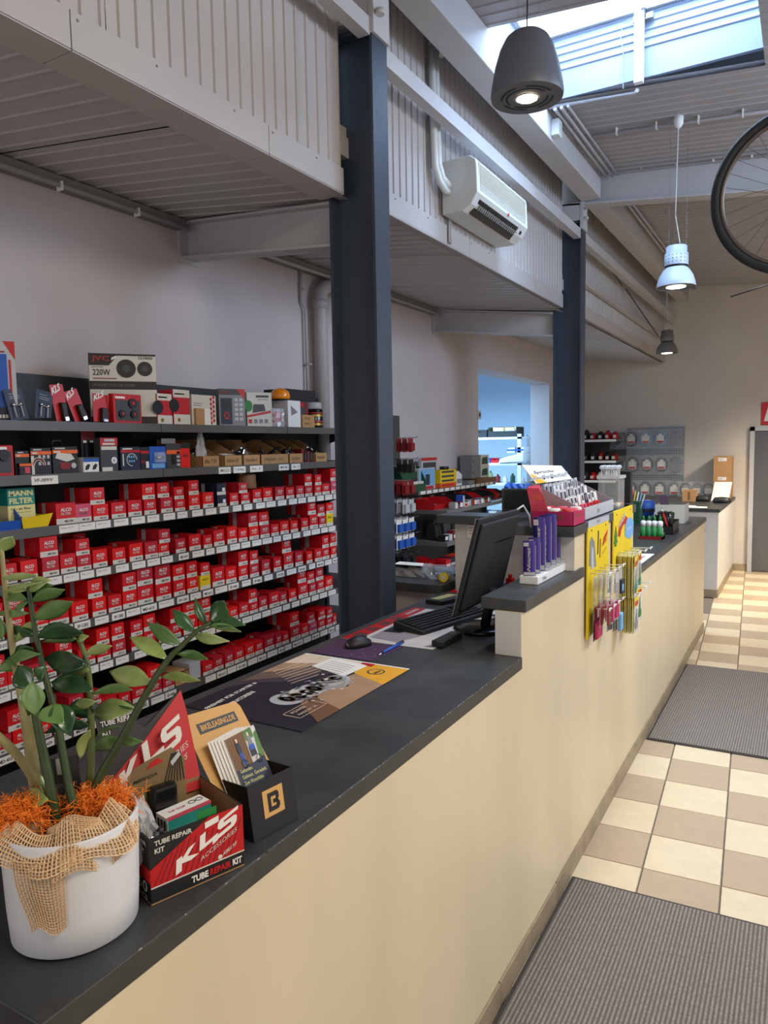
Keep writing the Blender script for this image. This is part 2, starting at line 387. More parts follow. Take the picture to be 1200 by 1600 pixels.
# skylight: lined well, glazing, opener arm
sk = struct('window_skylight', MB().box((SX0-.04, SY1, roof(SX0)-.01), (SX1+.04, SY1+.03, 4.27), 'well_sky_tint').box((SX0-.04, SY0-.03, roof(SX0)+.01), (SX1+.04, SY0, 4.27), 'well_sky_tint')
            .box((SX0-.03, SY0, roof(SX0)), (SX0, SY1, 4.27), 'well_sky_tint').box((SX1, SY0, roof(SX1)), (SX1+.03, SY1, 4.27), 'well_sky_tint'))
b = MB()
for k in range(5): b.prism([(SX0, SY1-.0, 4.0+k*.045), (SX0, SY1-.008, 4.008+k*.045), (SX0, SY1, 4.03+k*.045)], (SX1-SX0, 0, 0), 'well_sky_tint')
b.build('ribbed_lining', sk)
MB().box((SX0, SY1-.03, 4.2), (SX1, SY1, 4.225), 'white_steel').box((SX0, SY0, 4.2), (SX1, SY0+.03, 4.225), 'white_steel').box((SX0, SY0, 4.2), (SX0+.03, SY1, 4.225), 'white_steel').box((SX1-.03, SY0, 4.2), (SX1, SY1, 4.225), 'white_steel').build('skylight_frame', sk)
MB().box((SX0+.02, SY0+.02, 4.23), (SX1-.02, SY1-.02, 4.236), 'glazing').build('pane', sk)
op = thing('skylight_opener', 'white vertical chain opener housing mounted on the far side of the skylight well', 'opener', (-.89, 4.57, 3.79))
MB().box((-.915, 4.52, 3.79), (-.865, 4.56, 4.17), 'white').build('housing', op, bevel=.003)
MB().box((-.93, 4.56, 4.14), (-.82, 4.6, 4.17), 'grey').box((-.885, 4.55, 4.15), (-.86, 4.58, 4.2), 'black').build('bracket', op)
MB().tube([(-.93, 4.57, 4.17), (-.99, 4.57, 4.16), (-1.0, 4.575, 4.08), (-.985, 4.575, 4.0), (-.985, 4.58, 3.8)], .003, 'grey', 5).build('cable', op)

# steel frame
def ipe(mb, x0, x1, y0, y1, z0, z1, t=.012, m='dark_steel'):
    mb.box((x0, y0, z0), (x0+t, y1, z1), m).box((x1-t, y0, z0), (x1, y1, z1), m); ym = (y0+y1)/2
    mb.box((x0+t, ym-.004, z0), (x1-t, ym+.004, z1), m)
def column(y0, label, ztop):
    c = thing('steel_column', label, 'column', (-1.715, y0+.062, 0), group='steel columns behind the counter')
    b = MB(); ipe(b, -1.83, -1.6, y0, y0+.125, 0.012, ztop); b.build('shaft', c)
    MB().box((-1.85, y0-.02, 0), (-1.58, y0+.145, .012), 'dark_steel').build('base_plate', c)
    MB().box((-1.818, y0+.002, ztop-.05), (-1.612, y0+.06, ztop-.04), 'dark_steel').build('stiffener', c)
    return c
c1 = column(2.745, 'dark blue-grey steel column nearest the camera, right behind the desk', 3.52)
c2 = column(6.0, 'dark blue-grey steel column further back, beside the raised counter displays', 3.55)
def raft(y0, name):      # sloping main rafter on top of a column
    b = MB(); ym = y0+.0625
    def zb(x): return 3.635 - .1*(x+1.6)
    for za, zc in ((0, .014), (.255, .269)):
        b.prism([(-1.86, y0, zb(-1.86)+za), (4.0, y0, zb(4.0)+za), (4.0, y0, zb(4.0)+zc), (-1.86, y0, zb(-1.86)+zc)], (0, .125, 0), 'white_steel')
    b.prism([(-1.86, ym-.005, zb(-1.86)+.014), (4.0, ym-.005, zb(4.0)+.014), (4.0, ym-.005, zb(4.0)+.255), (-1.86, ym-.005, zb(-1.86)+.255)], (0, .01, 0), 'white_steel')
    b.box((-1.83, y0, 3.52), (-1.6, y0+.125, 3.66), 'white_steel')
    for xx in (-1.6,):
        b.box((xx-.012, y0-.004, 3.45), (xx+.012, y0+.129, 3.9), 'white_steel')
        for k in range(4):
            b.box((xx-.03, y0+.01, 3.6+k*.07), (xx+.03, y0+.028, 3.618+k*.07), 'galvanised')
    b.lathe([(.02, 0), (.02, .02)], (-1.57, y0+.02, 3.52), 'white_steel', 10)
    return struct(name, b)
raft(2.745, 'beam_near'); raft(6.0, 'beam_far')
def side_beam(y, yw, name):  # lower beam from the column to the left wall
    b = MB(); zl, zr = 2.765, 2.63
    for a, c in ((0, .012), (.178, .19)):
        b.prism([(XW, yw-.05, zl+a), (-1.83, y, zr+a), (-1.83, y, zr+c), (XW, yw-.05, zl+c)], (0, .1, 0), 'white_steel')
    b.prism([(XW, yw-.004, zl), (-1.83, y+.046, zr), (-1.83, y+.046, zr+.18), (XW, yw-.004, zl+.18)], (0, .008, 0), 'white_steel')
    b.box((XW, yw-.07, 2.74), (XW+.012, yw+.07, 2.98), 'white_steel')
    return struct(name, b)
side_beam(2.75, 2.98, 'beam_low_near'); side_beam(6.0, 6.0, 'beam_low_far'); 
gd = MB().box((-1.6, -3.1, 3.655), (-1.45, 2.74, 3.84), 'white_steel').box((-1.6, 2.88, 3.655), (-1.45, 5.99, 3.84), 'white_steel').box((-1.6, 6.13, 3.655), (-1.45, 10.9, 3.84), 'white_steel')
struct('beam_girder', gd, bevel=.004)
pu = MB().box((-1.66, 2.875, 3.375), (-1.605, 5.99, 3.45), 'white_steel').box((-1.66, -3.0, 3.44), (-1.605, 2.74, 3.51), 'white_steel').box((-1.66, 6.13, 3.375), (-1.605, 10.9, 3.45), 'white_steel')
struct('beam_purlin', pu)
br = MB().tube([at(917, 372, X=-1.69), at(972, 445, X=-1.69)], .007, 'grey_dark', 6).tube([at(978, 452, X=-1.69), at(1029, 526, X=-1.69)], .007, 'grey_dark', 6)
br.box((-1.74, 6.2, 3.12), (-1.7, 10.85, 3.16), 'cladding')
struct('trim_cross_brace', br)

# cable trays, conduits and drain pipe along the low ceiling
tr = thing('cable_tray', 'grey cable tray with conduits running along the top of the left wall', 'cable tray', (-2.85, 0, 2.88))
for ya, yb in ((-3.0, 2.9), (3.06, 5.92), (6.1, 6.9)):
    MB().box((XW+.005, ya, 2.90), (XW+.07, yb, 2.945), 'cable_tray').build('tray', tr)
    MB().tube([(XW+.09, ya, 2.895), (XW+.09, yb, 2.895)], .012, 'pvc_grey', 6).build('conduit', tr)
for k in range(9):
    MB().box((XW+.07, -.8+k*.42, 2.872), (XW+.108, -.794+k*.42, 2.91), 'white').build('clip', tr)
dp = thing('drain_pipe', 'pale grey plastic drain pipe with an elbow behind the near column', 'pipe', (-2.82, 4.1, 2.0))
MB().tube([(-2.82, 4.1, 1.6), (-2.82, 4.1, 2.72), (-2.82, 4.11, 2.78), (-2.81, 4.15, 2.82), (-2.79, 4.2, 2.835), (-2.75, 4.6, 2.835)], .045, 'pvc_grey', 14).build('pipe', dp)
for p, a in (((-2.82, 4.1, 2.7), 'z'), ((-2.79, 4.26, 2.835), 'y')):
    c = Vector(p); d = Vector((0, 0, .03)) if a == 'z' else Vector((0, .03, 0))
    MB().tube([c-d, c+d], .05, 'pvc_grey', 14).build('collar', dp)
cd = thing('wall_conduit', 'thin pale conduit dropping down the left wall beside the drain pipe', 'conduit', (XW+.02, 3.98, 1.9))
MB().tube([(XW+.02, 3.97, 2.9), (XW+.02, 3.97, 2.7), (XW+.03, 4.0, 2.66), (XW+.03, 4.0, 1.88)], .01, 'pvc_grey', 6).build('tube', cd)
MB().box((XW+.005, 3.99, 2.3), (XW+.05, 4.03, 2.31), 'pvc_grey').box((XW+.005, 3.96, 2.78), (XW+.04, 3.99, 2.79), 'pvc_grey').build('clip', cd)

# ceiling conduits of the high roof
cc = MB()
cc.tube([(-1.40, 4.62, 3.80), (-1.40, 5.97, 3.80)], .012, 'pvc_grey', 6).tube([(-1.36, 4.62, 3.80), (-1.36, 5.97, 3.80)], .012, 'pvc_grey', 6).tube([(-1.32, 4.62, 3.80), (-1.32, 5.97, 3.80)], .009, 'pvc_grey', 6)
cc.tube([(-1.40, 6.15, 3.80), (-1.40, 10.85, 3.80)], .012, 'pvc_grey', 6).tube([(-1.36, 6.15, 3.80), (-1.36, 10.85, 3.80)], .012, 'pvc_grey', 6)
cc.tube([(-1.3, 5.15, roof(-1.3)-.03), (.5, 5.15, roof(.5)-.03)], .012, 'pvc_grey', 6)
cc.tube([(-1.5, 5.975, 3.868), (3.5, 5.975, 3.39)], .012, 'pvc_grey', 6)
cc.tube([(-1.5, 4.63, roof(-1.5)-.02), (-.93, 4.63, roof(-.93)-.02), (-.91, 4.6, roof(-.93)-.02)], .012, 'pvc_grey', 6)
for k in range(8):
    x = -1.15+k*.25; cc.box((x, 5.135, roof(x)-.045), (x+.01, 5.165, roof(x)), 'white'); cc.box((x, 5.96, 3.85-.1*(x+1.5)), (x+.012, 5.99, 3.885-.1*(x+1.5)), 'white')
ccr = thing('ceiling_conduit', 'thin pale conduits clipped along the high ceiling and roof girder', 'conduit', (-1.3, 5.0, 3.8))
cc.build('conduit_run', ccr)
jb = thing('junction_box', 'small pale junction box on the side of the roof girder below the skylight', 'junction box', (-1.44, 4.75, 3.68))
MB().box((-1.45, 4.7, 3.68), (-1.4, 4.78, 3.78), 'ac_white').build('housing', jb, bevel=.006)
MB().tube([(-1.42, 4.74, 3.78), (-1.42, 4.76, 3.81)], .008, 'grey', 6).build('gland', jb)

# door, frame, sign, baseboards
dr = struct('door_1', MB().box((-.60, 10.86, .02), (.42, 10.895, 1.87), 'door_grey'), bevel=.003)
MB().box((-.655, 10.84, 0), (-.60, 10.9, 1.93), 'grey_light').box((.42, 10.84, 0), (.475, 10.9, 1.93), 'grey_light').box((-.655, 10.84, 1.875), (.475, 10.9, 1.93), 'grey_light').build('frame', dr)
MB().box((-.62, 10.85, .25), (-.6, 10.87, .45), 'galvanised').box((-.62, 10.85, 1.45), (-.6, 10.87, 1.65), 'galvanised').build('hinge', dr)
MB().box((.3, 10.82, .98), (.34, 10.862, 1.1), 'chrome').build('handle', dr)
sg = thing('warning_sign', 'red square sign with a white triangle on the wall above the grey door', 'sign', (-.42, 10.88, 1.96))
MB().box((-.535, 10.885, 1.95), (-.26, 10.898, 2.245), 'sign_red').build('plate', sg, bevel=.004)
MB().prism([(-.50, 10.884, 2.0), (-.295, 10.884, 2.0), (-.34, 10.884, 2.19), (-.455, 10.884, 2.19)], (0, -.002, 0), 'white').build('emblem', sg)
MB().box((-.79, 7.38, 0), (-.785, 7.4, .08), 'base_tile')
def skirting(name, a, b, ax):
    root = struct(name, box(a, b, 'base_tile'))
    return root
# baseboard of the back wall
skirting('baseboard_back', (-.83, 10.88, .0), (-.66, 10.9, .09), 0)

# light switch
sw = thing('light_switch', 'small beige light switch on the left wall beside the blue doorway', 'switch', (XW, 6.83, 2.05))
p = at(749, 648, X=XW+.01)
MB().box((XW, p.y-.04, p.z-.045), (XW+.012, p.y+.04, p.z+.045), 'off_white').build('plate', sw)
MB().box((XW+.012, p.y-.012, p.z-.02), (XW+.018, p.y+.016, p.z+.02), 'grey_dark').build('rocker', sw)
# ================================================================== THE COUNTER
XC = -.79
ctr = thing('shop_counter', 'long cream fronted shop counter with dark worktop running the length of the shop', 'counter', (XC-.3, 3.9, 0))
b = MB()
b.box((XC-.09, .53, .0), (XC, 2.25, 1.02), 'counter_cream', side='counter_white')
b.box((XC-.09, 2.25, .0), (XC, 2.88, 1.205), 'counter_cream', side='counter_white')
b.box((XC-.09, 2.88, .0), (XC, 4.02, 1.385), 'counter_cream', side='counter_white')
b.box((XC-.09, 4.02, .0), (XC, 7.25, 1.02), 'counter_cream', side='counter_white')
b.build('front_panel', ctr)
b = MB().box((-1.47, .53, .9), (-1.45, 3.1, 1.02), 'counter_white').box((-1.45, .53, 0), (XC-.09, .55, 1.02), 'counter_white').box((-1.47, 4.2, 0), (-1.45, 7.25, 1.02), 'counter_white').box((-1.45, 7.2, 0), (-.88, 7.25, 1.02), 'counter_white')
b.build('carcass', ctr)
MB().box((-1.485, .507, 1.02), (XC+.004, 2.25, 1.06), 'worktop', front='worktop_edge').box((-1.485, 2.25, 1.02), (-.88, 3.13, 1.06), 'worktop').build('worktop', ctr, bevel=.0025)
MB().box((-.935, 2.262, 1.205), (XC+.012, 2.985, 1.245), 'worktop').build('ledge', ctr, bevel=.0025)
MB().box((-1.05, 2.83, 1.385), (XC+.012, 4.03, 1.425), 'worktop').box((-1.52, 3.13, 1.385), (-1.30, 3.31, 1.425), 'worktop').box((-1.30, 3.13, 1.385), (-1.05, 3.68, 1.425), 'worktop').build('raised_shelf', ctr, bevel=.0025)
MB().box((-1.44, 3.17, 1.06), (XC-.09, 3.21, 1.385), 'panel_white').box((-1.44, 3.21, 0), (-1.40, 3.7, 1.385), 'panel_white').build('back_riser', ctr)
MB().box((-1.485, 4.03, 1.02), (XC+.008, 7.27, 1.06), 'worktop').build('worktop', ctr, bevel=.0025)
# chips along the worktop edge
b = MB()
for k in range(60):
    y = .6 + random.random()**.6*1.62; b.box((XC+.0032, y, 1.0588), (XC+.0044, y+random.uniform(.001, .007), 1.0602), 'scuff')
b.build('edge_wear', ctr)
# tiled foot, one tile after the other
for k in range(26):
    y0 = .53+k*.3
    if y0 > 7.2: break
    MB().box((XC, y0+.001, 0), (XC+.009, min(y0+.299, 7.25), .078+(.002 if k % 2 else 0)), 'base_tile').build('foot_tile', ctr, bevel=.0015, seg=1)
for z in (.32, .92):
    MB().box((XC-.004, 7.25, z), (XC+.003, 7.256, z+.035), 'chrome').build('hinge', ctr)
# desk return (left of the monitor) and its worktop
ret = thing('side_counter', 'low side counter with dark top between the near column and the monitor', 'counter', (-1.75, 3.3, 0))
MB().box((-2.05, 3.16, 0), (-1.49, 3.2, 1.045), 'panel_white').box((-2.05, 3.2, 0), (-2.02, 3.6, 1.045), 'panel_white').build('carcass', ret)
MB().box((-2.08, 3.12, 1.045), (-1.49, 3.62, 1.088), 'worktop').build('worktop', ret, bevel=.0025)
# far white counter by the back wall
fc = thing('white_cabinet_counter', 'white counter cabinet with dark top standing against the back wall', 'counter', (-1.4, 9.8, 0))
MB().box((-2.2, 8.87, 0), (-.83, 10.88, .965), 'counter_white').build('body', fc)
MB().box((-2.22, 8.84, .965), (-.815, 10.88, 1.0), 'worktop').build('worktop', fc, bevel=.002)
for k in range(7):
    MB().box((-.83, 8.88+k*.285, .0), (-.822, 8.88+k*.285+.283, .09), 'base_tile').build('foot_tile', fc)
MB().box((-2.2, 8.862, 0), (-.83, 8.87, .09), 'base_tile').build('foot_tile', fc)
# entrance mats
def floor_mat(p, label):
    n = Vector((p[1]-p[0])).normalized()
    o = thing('entrance_mat', label, 'mat', (sum(q.x for q in p)/4, sum(q.y for q in p)/4, 0), group='ribbed grey entrance mats')
    c = sum(p, Vector())/4
    MB().prism([q+Vector((0, 0, .002)) for q in p], (0, 0, .006), 'mat_edge').build('edging', o)
    e = [c+(q-c)*.985 for q in p]
    MB().prism([q+Vector((0, 0, .004)) for q in e], (0, 0, .008), 'mat_rib').build('pile', o)
floor_mat([Vector((-.775, 4.40, 0)), Vector((.75, 4.43, 0)), Vector((.75, 6.12, 0)), Vector((-.775, 6.07, 0))], 'grey ribbed mat further down the aisle beside the yellow displays')
floor_mat([Vector((-.775, .9, 0)), Vector((.95, .92, 0)), Vector((.95, 2.87, 0)), Vector((-.775, 2.815, 0))], 'grey ribbed mat nearest the camera beside the counter foot')
# ================================================================== WALL RACK WITH RED CARTONS
XS = -2.45
LEV = {'A': 1.868, 'B': 1.672, 'C': 1.478, 'D': 1.288, 'E': 1.093, 'F': .905, 'G': .68}
WORDS = {'C': 'third', 'D': 'fourth', 'E': 'fifth', 'F': 'sixth', 'G': 'seventh'}
rack = thing('wall_rack', 'dark steel wall rack of seven shelves filled with red cartons', 'shelving', (-2.65, 2.3, 0))
edges = [-.39, .51, 1.41, 2.31, 3.21, 4.11]
for a, c in zip(edges[:-1], edges[1:]):
    MB().box((XW+.045, a+.002, .35), (XW+.06, c-.002, 2.085), 'shelf_dark').build('back_panel', rack)
for e in edges:
    MB().box((XW+.012, e-.015, .0), (XW+.075, e+.015, 2.06), 'shelf_dark').build('upright', rack)
for k, z in LEV.items():
    for a, c in zip(edges[:-1], edges[1:]):
        lip = .034 if k in 'AB' else .008
        sh = MB().box((XW+.06, a+.002, z-.012), (XS, c-.002, z), 'shelf_dark' if k not in 'A' else 'shelf_lip').box((XS, a+.002, z-.034), (XS+.004, c-.002, z+.002), 'shelf_lip').build('shelf', rack)
        for e in (a+.004, c-.008):
            MB().prism([(XW+.075, e, z-.012), (XS-.08, e, z-.012), (XW+.075, e, z-.10)], (0, .004, 0), 'shelf_dark').build('bracket', sh)
MB().box((XW+.06, -.35, .1), (XS-.02, 4.1, .12), 'shelf_dark').build('shelf', rack)
ROWS = {
'C': '1780,88,81,0r 1868,77,71,0p 1946,73,64,0r 2034,75,66,0r 2124,74,68,0r 2210,68,67,0r 2301,70,68,0r 2384,63,55,0r 2476,70,68,0r 2563,74,73,0r 2659,63,56,0n 2752,64,60,0r 2835,64,55,0r 2930,72,66,0r 3012,78,68,0r 3109,75,69,0r 3207,73,62,0r 3291,72,65,0r 3382,72,62,0r 3473,68,60,0r 3554,77,64,0r 3642,69,77,0p 1939,71,67,1r 2200,70,66,1r 2290,70,65,1r 2381,61,55,1r 2472,66,67,1r 2659,63,56,1n 2816,63,52,1r 3376,69,66,1r 3476,65,60,1r 3635,76,73,1r',
'D': '1547,62,71,0r 1623,69,73,0r 1709,72,75,0r 1787,70,74,0r 1861,66,61,0r 1936,72,72,0r 2032,67,66,0r 2116,73,74,0r 2199,72,71,0r 2280,66,57,0r 2381,63,64,0r 2467,77,72,0r 2557,56,60,0r 2626,76,78,0r 2723,73,83,0r 2806,68,68,0r 2889,74,69,0r 2971,79,67,0r 3061,66,62,0r 3144,74,68,0r 3232,68,64,0r 3330,71,69,0r 3410,83,83,0r 3506,69,66,0r 3583,72,73,0y 1703,77,77,1r 1858,65,63,1r 1970,63,57,2r 2282,66,60,1r 2884,74,69,1r 2971,77,67,1r 3161,80,63,2r 3404,79,81,1r 3500,73,68,1r 3586,75,65,1r',
'E': '1498,48,68,0r 1560,72,77,0r 1651,74,74,0r 1729,88,82,0r 1823,74,78,0r 1917,68,75,0r 2000,67,69,0r 2074,75,75,0r 2152,89,83,0r 2252,90,73,0r 2360,73,72,0r 2442,70,72,0r 2524,69,67,0y 2607,85,97,0r 2699,77,80,0r 2800,69,73,0r 2884,72,70,0r 2977,69,76,0r 3079,67,75,0r 3168,87,89,0r 3273,73,78,0r 3376,60,68,0r 3452,72,73,0r 3534,74,69,0r 3618,62,70,0r 1498,50,64,1r 1553,77,67,1r 1905,71,75,1r 2074,73,75,1r 2150,87,83,1r 2252,90,89,1r 2360,73,70,1r 2442,66,73,1r 2529,60,58,1r 2800,69,73,1r 2884,66,66,1r 3157,84,88,1r 3345,56,66,2r 3530,71,74,1r 3615,66,76,1r',
'F': '1485,62,69,0r 1550,52,65,0r 1612,68,67,0r 1686,60,63,0r 1768,57,65,0r 1843,81,72,0r 1930,66,66,0r 2008,68,68,0r 2106,64,61,0r 2176,65,67,0r 2256,68,60,0r 2328,67,72,0r 2403,92,84,0r 2508,89,77,0r 2605,68,75,0r 2707,73,64,0r 2793,77,69,0r 2874,66,58,0r 2949,71,71,0r 3026,88,80,0r 3125,63,65,0r 3205,71,65,0r 3288,92,88,0r 3393,70,73,0r 3473,76,74,0r 3562,82,77,0r 1485,57,64,1r 1745,74,67,1r 1930,62,67,1r 2009,66,68,1r 2106,63,66,1r 2176,65,72,1r 2326,69,67,1r 2409,91,66,1r 2510,78,83,1r 2869,66,65,1r 3288,80,82,1r 3377,70,67,1r 3460,76,74,1r',
'G': '1475,73,69,0r 1552,74,71,0r 1636,72,68,0r 1720,62,65,0r 1793,83,66,0r 1888,50,57,0r 1941,81,72,0r 2028,61,60,0r 2096,74,67,0r 2184,77,63,0r 2265,67,58,0r 2518,72,59,0r 2597,68,66,0r 2670,66,71,0r 2740,75,72,0r 2825,73,73,0r 2903,68,71,0r 2982,84,76,0r 3074,53,70,0r 3133,58,64,0r 3203,93,83,0r 3305,71,70,0r 3385,74,64,0p 3469,76,65,0r 3555,65,58,0r 3631,39,63,0r 1537,78,78,1r 1790,68,56,1r 1891,47,57,1r 2184,77,68,1r 3206,84,76,1r 3373,73,56,1r 3472,73,57,1r 3559,58,58,1r',
}
# one carton mesh, copied and sized: front +X, left side -Y
def carton_mesh(m, band='off_white'):
    b = MB()
    b.box((-1, 0, .27), (0, 1, 1), m); b.box((-1, 0, 0), (0, 1, .27), m, front=band)
    b.box((-.78, -.004, .0), (-.60, 0.0, 1.0), 'grey_light')
    b.add([(0, 0, 0), (0, 0, 0), (0, 0, 0)], [], m)
    return b
protos = {}
def carton_proto(key, m):
    r = carton_mesh(m).build('filter_carton', None)
    if key != 'n':
        text('ALCO', (0, .22, .60), (0, 1, 0), (0, 0, 1), .56, .17, 'white', r, 'lettering', bold=.03, local=True, lift=.02)
        text('FILTER', (0, .24, .43), (0, 1, 0), (0, 0, 1), .50, .12, 'text_grey' if key == 'p' else 'off_white', r, 'lettering', local=True, lift=.02)
        text('MD-254', (0, .42, .09), (0, 1, 0), (0, 0, 1), .42, .10, 'black', r, 'part_number', local=True, lift=.02)
        text('ALCO', (-.18, -.001, .25), (0, 0, 1), (-1, 0, 0), .5, .17, 'pink_red', r, 'side_lettering', local=True, lift=.01)
    return r
carton_top = {}
ORD = ['first', 'second', 'third', 'fourth', 'fifth', 'sixth', 'seventh', 'eighth', 'ninth', 'tenth', 'eleventh', 'twelfth', 'thirteenth', 'fourteenth', 'fifteenth', 'sixteenth', 'seventeenth', 'eighteenth', 'nineteenth', 'twentieth', '21st', '22nd', '23rd', '24th', '25th', '26th', '27th', '28th']
first_used = {}
for row, data in ROWS.items():
    z0 = LEV[row]; below = []; cnt = {0: 0, 1: 0, 2: 0}
    for item in data.split():
        y, w, h, tk = item.split(','); t, kind = int(tk[0]), tk[1]; y, w, h = int(y)/1000, int(w)/1000, int(h)/1000
        h = min(h, .090); nm = kind
        if kind == 'r': nm = random.choice(['r', 'r', 'c', 'f'])
        if nm not in protos:
            protos[nm] = carton_proto('n' if nm in 'yn' else 'p' if nm == 'p' else 'r', {'r': 'carton_red', 'c': 'carton_crimson', 'f': 'carton_fresh', 'p': 'carton_pink', 'y': 'yellow', 'n': 'navy'}[nm])
            if nm == 'y': text('ALCO', (0, .2, .65), (0, 1, 0), (0, 0, 1), .6, .16, 'black', protos[nm], local=True, lift=.02)
            if nm == 'n': MB().box((0, .6, .3), (.006, .9, .6), 'white').build('sticker', protos[nm], local=True)
            o = protos[nm]
        else: o = copy_tree(protos[nm])
        x = XS-.012+random.uniform(-.004, .004); dep = random.uniform(.1, .13); zb = z0
        if t == 0: below.append((y, y+w, z0+h))
        elif t == 1:
            mid = y+w/2; c = [q for q in below if q[0]-.02 <= mid <= q[1]+.02]
            zb = max([q[2] for q in c] or [z0+.07])+.0005; dep = random.uniform(.13, .165); h = min(h, z0+.172-zb)
        else:
            x -= .16; dep = .12
            q = copy_tree(protos['r']); q.location = (x, y, z0+.0005); q.scale = (dep, w*.97, .068)
            tag(q, 'red carton half hidden behind the front row, %s on the %s shelf' % (ORD[cnt[2]], WORDS[row]), 'carton', 'back row cartons on the wall rack'); zb = z0+.069; 
        o.location = (x, y, zb+(.0005 if t == 0 else 0)); o.scale = (dep, w*.965, h); o.rotation_euler = (0, 0, random.uniform(-.02, .02))
        n = cnt[t]; cnt[t] += 1
        col = {'r': 'red', 'p': 'faded pink', 'y': 'yellow', 'n': 'navy blue'}[kind]
        lay = {0: 'bottom layer', 1: 'upper layer', 2: 'back layer'}[t]
        tag(o, '%s carton, %s from the left in the %s of the %s shelf down' % (col, ORD[n], lay, WORDS[row]), 'carton', 'filter cartons on the wall rack')
        if t == 0 and row != 'Z':   # shelf edge label under each bottom carton, a part of the rack
            lb = MB().box((XS+.004, y-.002, z0-.031), (XS+.0055, y+w-.004, z0-.002), 'paper').build('price_label', rack)
            if row in 'EG' and n % 2 == 0 or row == 'D' and n == 10:
                text(random.choice(['MD-439', 'SP-1365', 'MD-613', 'SP-406', 'MD-455', 'MD-213', 'SP-1282']), (XS+.0056, y+.008, z0-.024), (0, 1, 0), (0, 0, 1), w*.7, .013, 'black', lb, 'handwriting', bold=.02)
            else:
                text('Filter 10-%d' % (n % 5), (XS+.0056, y+.006, z0-.015), (0, 1, 0), (0, 0, 1), w*.6, .006, 'text_grey', lb, 'lettering', bold=0)

# -------- goods on the two top shelves (positions measured along the rack)
XB = XS-.015
def goods(name, label, cat, y0, y1, h, dep, z, m, group=None, rz=0.):
    x_ = XB
    if rz:                      # turned to face the shop; its left front corner keeps its place on the shelf
        p_ = Vector((XB, y0, z)); x_ = XB-.08; y0 = p_.y*(x_/XB)
    t = thing(name, label, cat, (x_, y0, z), rz, group)
    if rz: y1 = y0+(y1-p_.y); t.scale = (.9, .74, 1)
    MB().box((-dep, 0, .0006), (0, y1-y0, h), m).build('carton', t, local=True, bevel=.0015, seg=1)
    return t
def f2(t, y, z, w, h, m, name='print', th=.0012, x=0.):
    return MB().box((x, y, z), (x+th, y+w, z+h), m).build(name, t, local=True)
def ft(t, s, y, z, w, h, m='white', x=.0012, **k):
    return text(s, (x, y, z), (0, 1, 0), (0, 0, 1), w, h, m, t, local=True, **k)
A, Bz = LEV['A'], LEV['B']
# tall blue and white carton, far left
t = goods('tool_carton', 'tall white and blue printed carton at the left end of the top shelf', 'box', 1.52, 1.675, .285, .10, A, 'grey_light', rz=-.55)
f2(t, 0, .05, .118, .19, 'blue'); f2(t, 0, .0, .155, .06, 'navy', th=.0008); f2(t, .125, .10, .01, .12, 'red'); f2(t, 0, .245, .11, .005, 'red_dark')
MB().prism([(0, .105, .285), (0, .155, .285), (0, .155, .22)], (.0014, 0, 0), 'red').build('corner_flash', t, local=True)
for k in range(5): f2(t, .07+.015*k, .012, .011, .012, 'paper', 'icon', th=.0012)
# two earphone cards and three light cards, leaning against things
def card(name, label, y0, w, h, tilt, face, sub, grp, z=A, lean=.25):
    t = thing(name, label, 'accessory', (XB+.0, y0, z), 0, grp)
    ca, sa = math.cos(tilt), math.sin(tilt)
    def P(u, v, o=0): 
        return Vector((-.02-(v)*lean*.4+o, u*ca - v*sa, max(.0006, u*sa + v*ca)))
    lo = min(0, -w*0, w*sa); 
    def Q(u, v, o=0): p = P(u, v, o); p.z += -lo; return p
    MB().prism([Q(0, 0), Q(w, 0), Q(w, h), Q(0, h)], (.002, 0, 0), face).build('backing_card', t, local=True)
    return t, Q, ca, sa
for i, (y0, tilt, wh) in enumerate(((1.636, .16, 'left'), (1.728, -.2, 'right'))):
    t, Q, ca, sa = card('earphone_card', 'black card with pale earphones on the top shelf, %s one of the pair' % wh, y0, .072, .112, tilt, 'navy', '', 'earphone cards on the top shelf')
    for u in (.022, .05):
        MB().tube([Q(.036, .055, .006), Q(u, .05, .008), Q(u-.002, .01, .012)], .0022, 'grey_light', 6).build('cable', t, local=True)
        MB().ball(Q(u, .056, .007), .007, 'chrome', 8).build('earbud', t, local=True)
    r = Q(1, 0)-Q(0, 0); u_ = Q(0, 1)-Q(0, 0)
    for vv, ww in ((.094, .03), (.084, .042), (.077, .038)):
        MB().prism([Q(.016, vv, .0021), Q(.016+ww, vv, .0021), Q(.016+ww, vv+.003, .0021), Q(.016, vv+.003, .0021)], (.0006, 0, 0), 'grey').build('print', t, local=True)
for i, (y0, w, h, tilt, wh) in enumerate(((1.822, .058, .142, .1, 'leftmost'), (1.905, .062, .122, .32, 'middle'), (1.99, .075, .115, -.08, 'rightmost'))):
    t, Q, ca, sa = card('bike_light_card', 'red card with a small black bicycle light on the top shelf, %s of three' % wh, y0, w, h, tilt, 'red', '', 'red bike light cards on the top shelf')
    r = (Q(1, 0)-Q(0, 0)); u_ = (Q(0, 1)-Q(0, 0))
    text('KLS', Q(.004, h*.72, .0022), r+u_*.45, u_-r*.1, w*.8, h*.19, 'white', t, shear=.25, bold=.03, local=True)
    MB().prism([Q(w*.35, -.004, .002), Q(w*.72, -.002, .002), Q(w*.78, h*.5, .002), Q(w*.4, h*.52, .002)], (.022, 0, 0), 'black').build('light', t, local=True, bevel=.004)
    MB().prism([Q(w*.4, h*.02, .024), Q(w*.66, h*.02, .024), Q(w*.66, h*.12, .024), Q(w*.4, h*.12, .024)], (.003, 0, 0), 'chrome').build('lens', t, local=True)
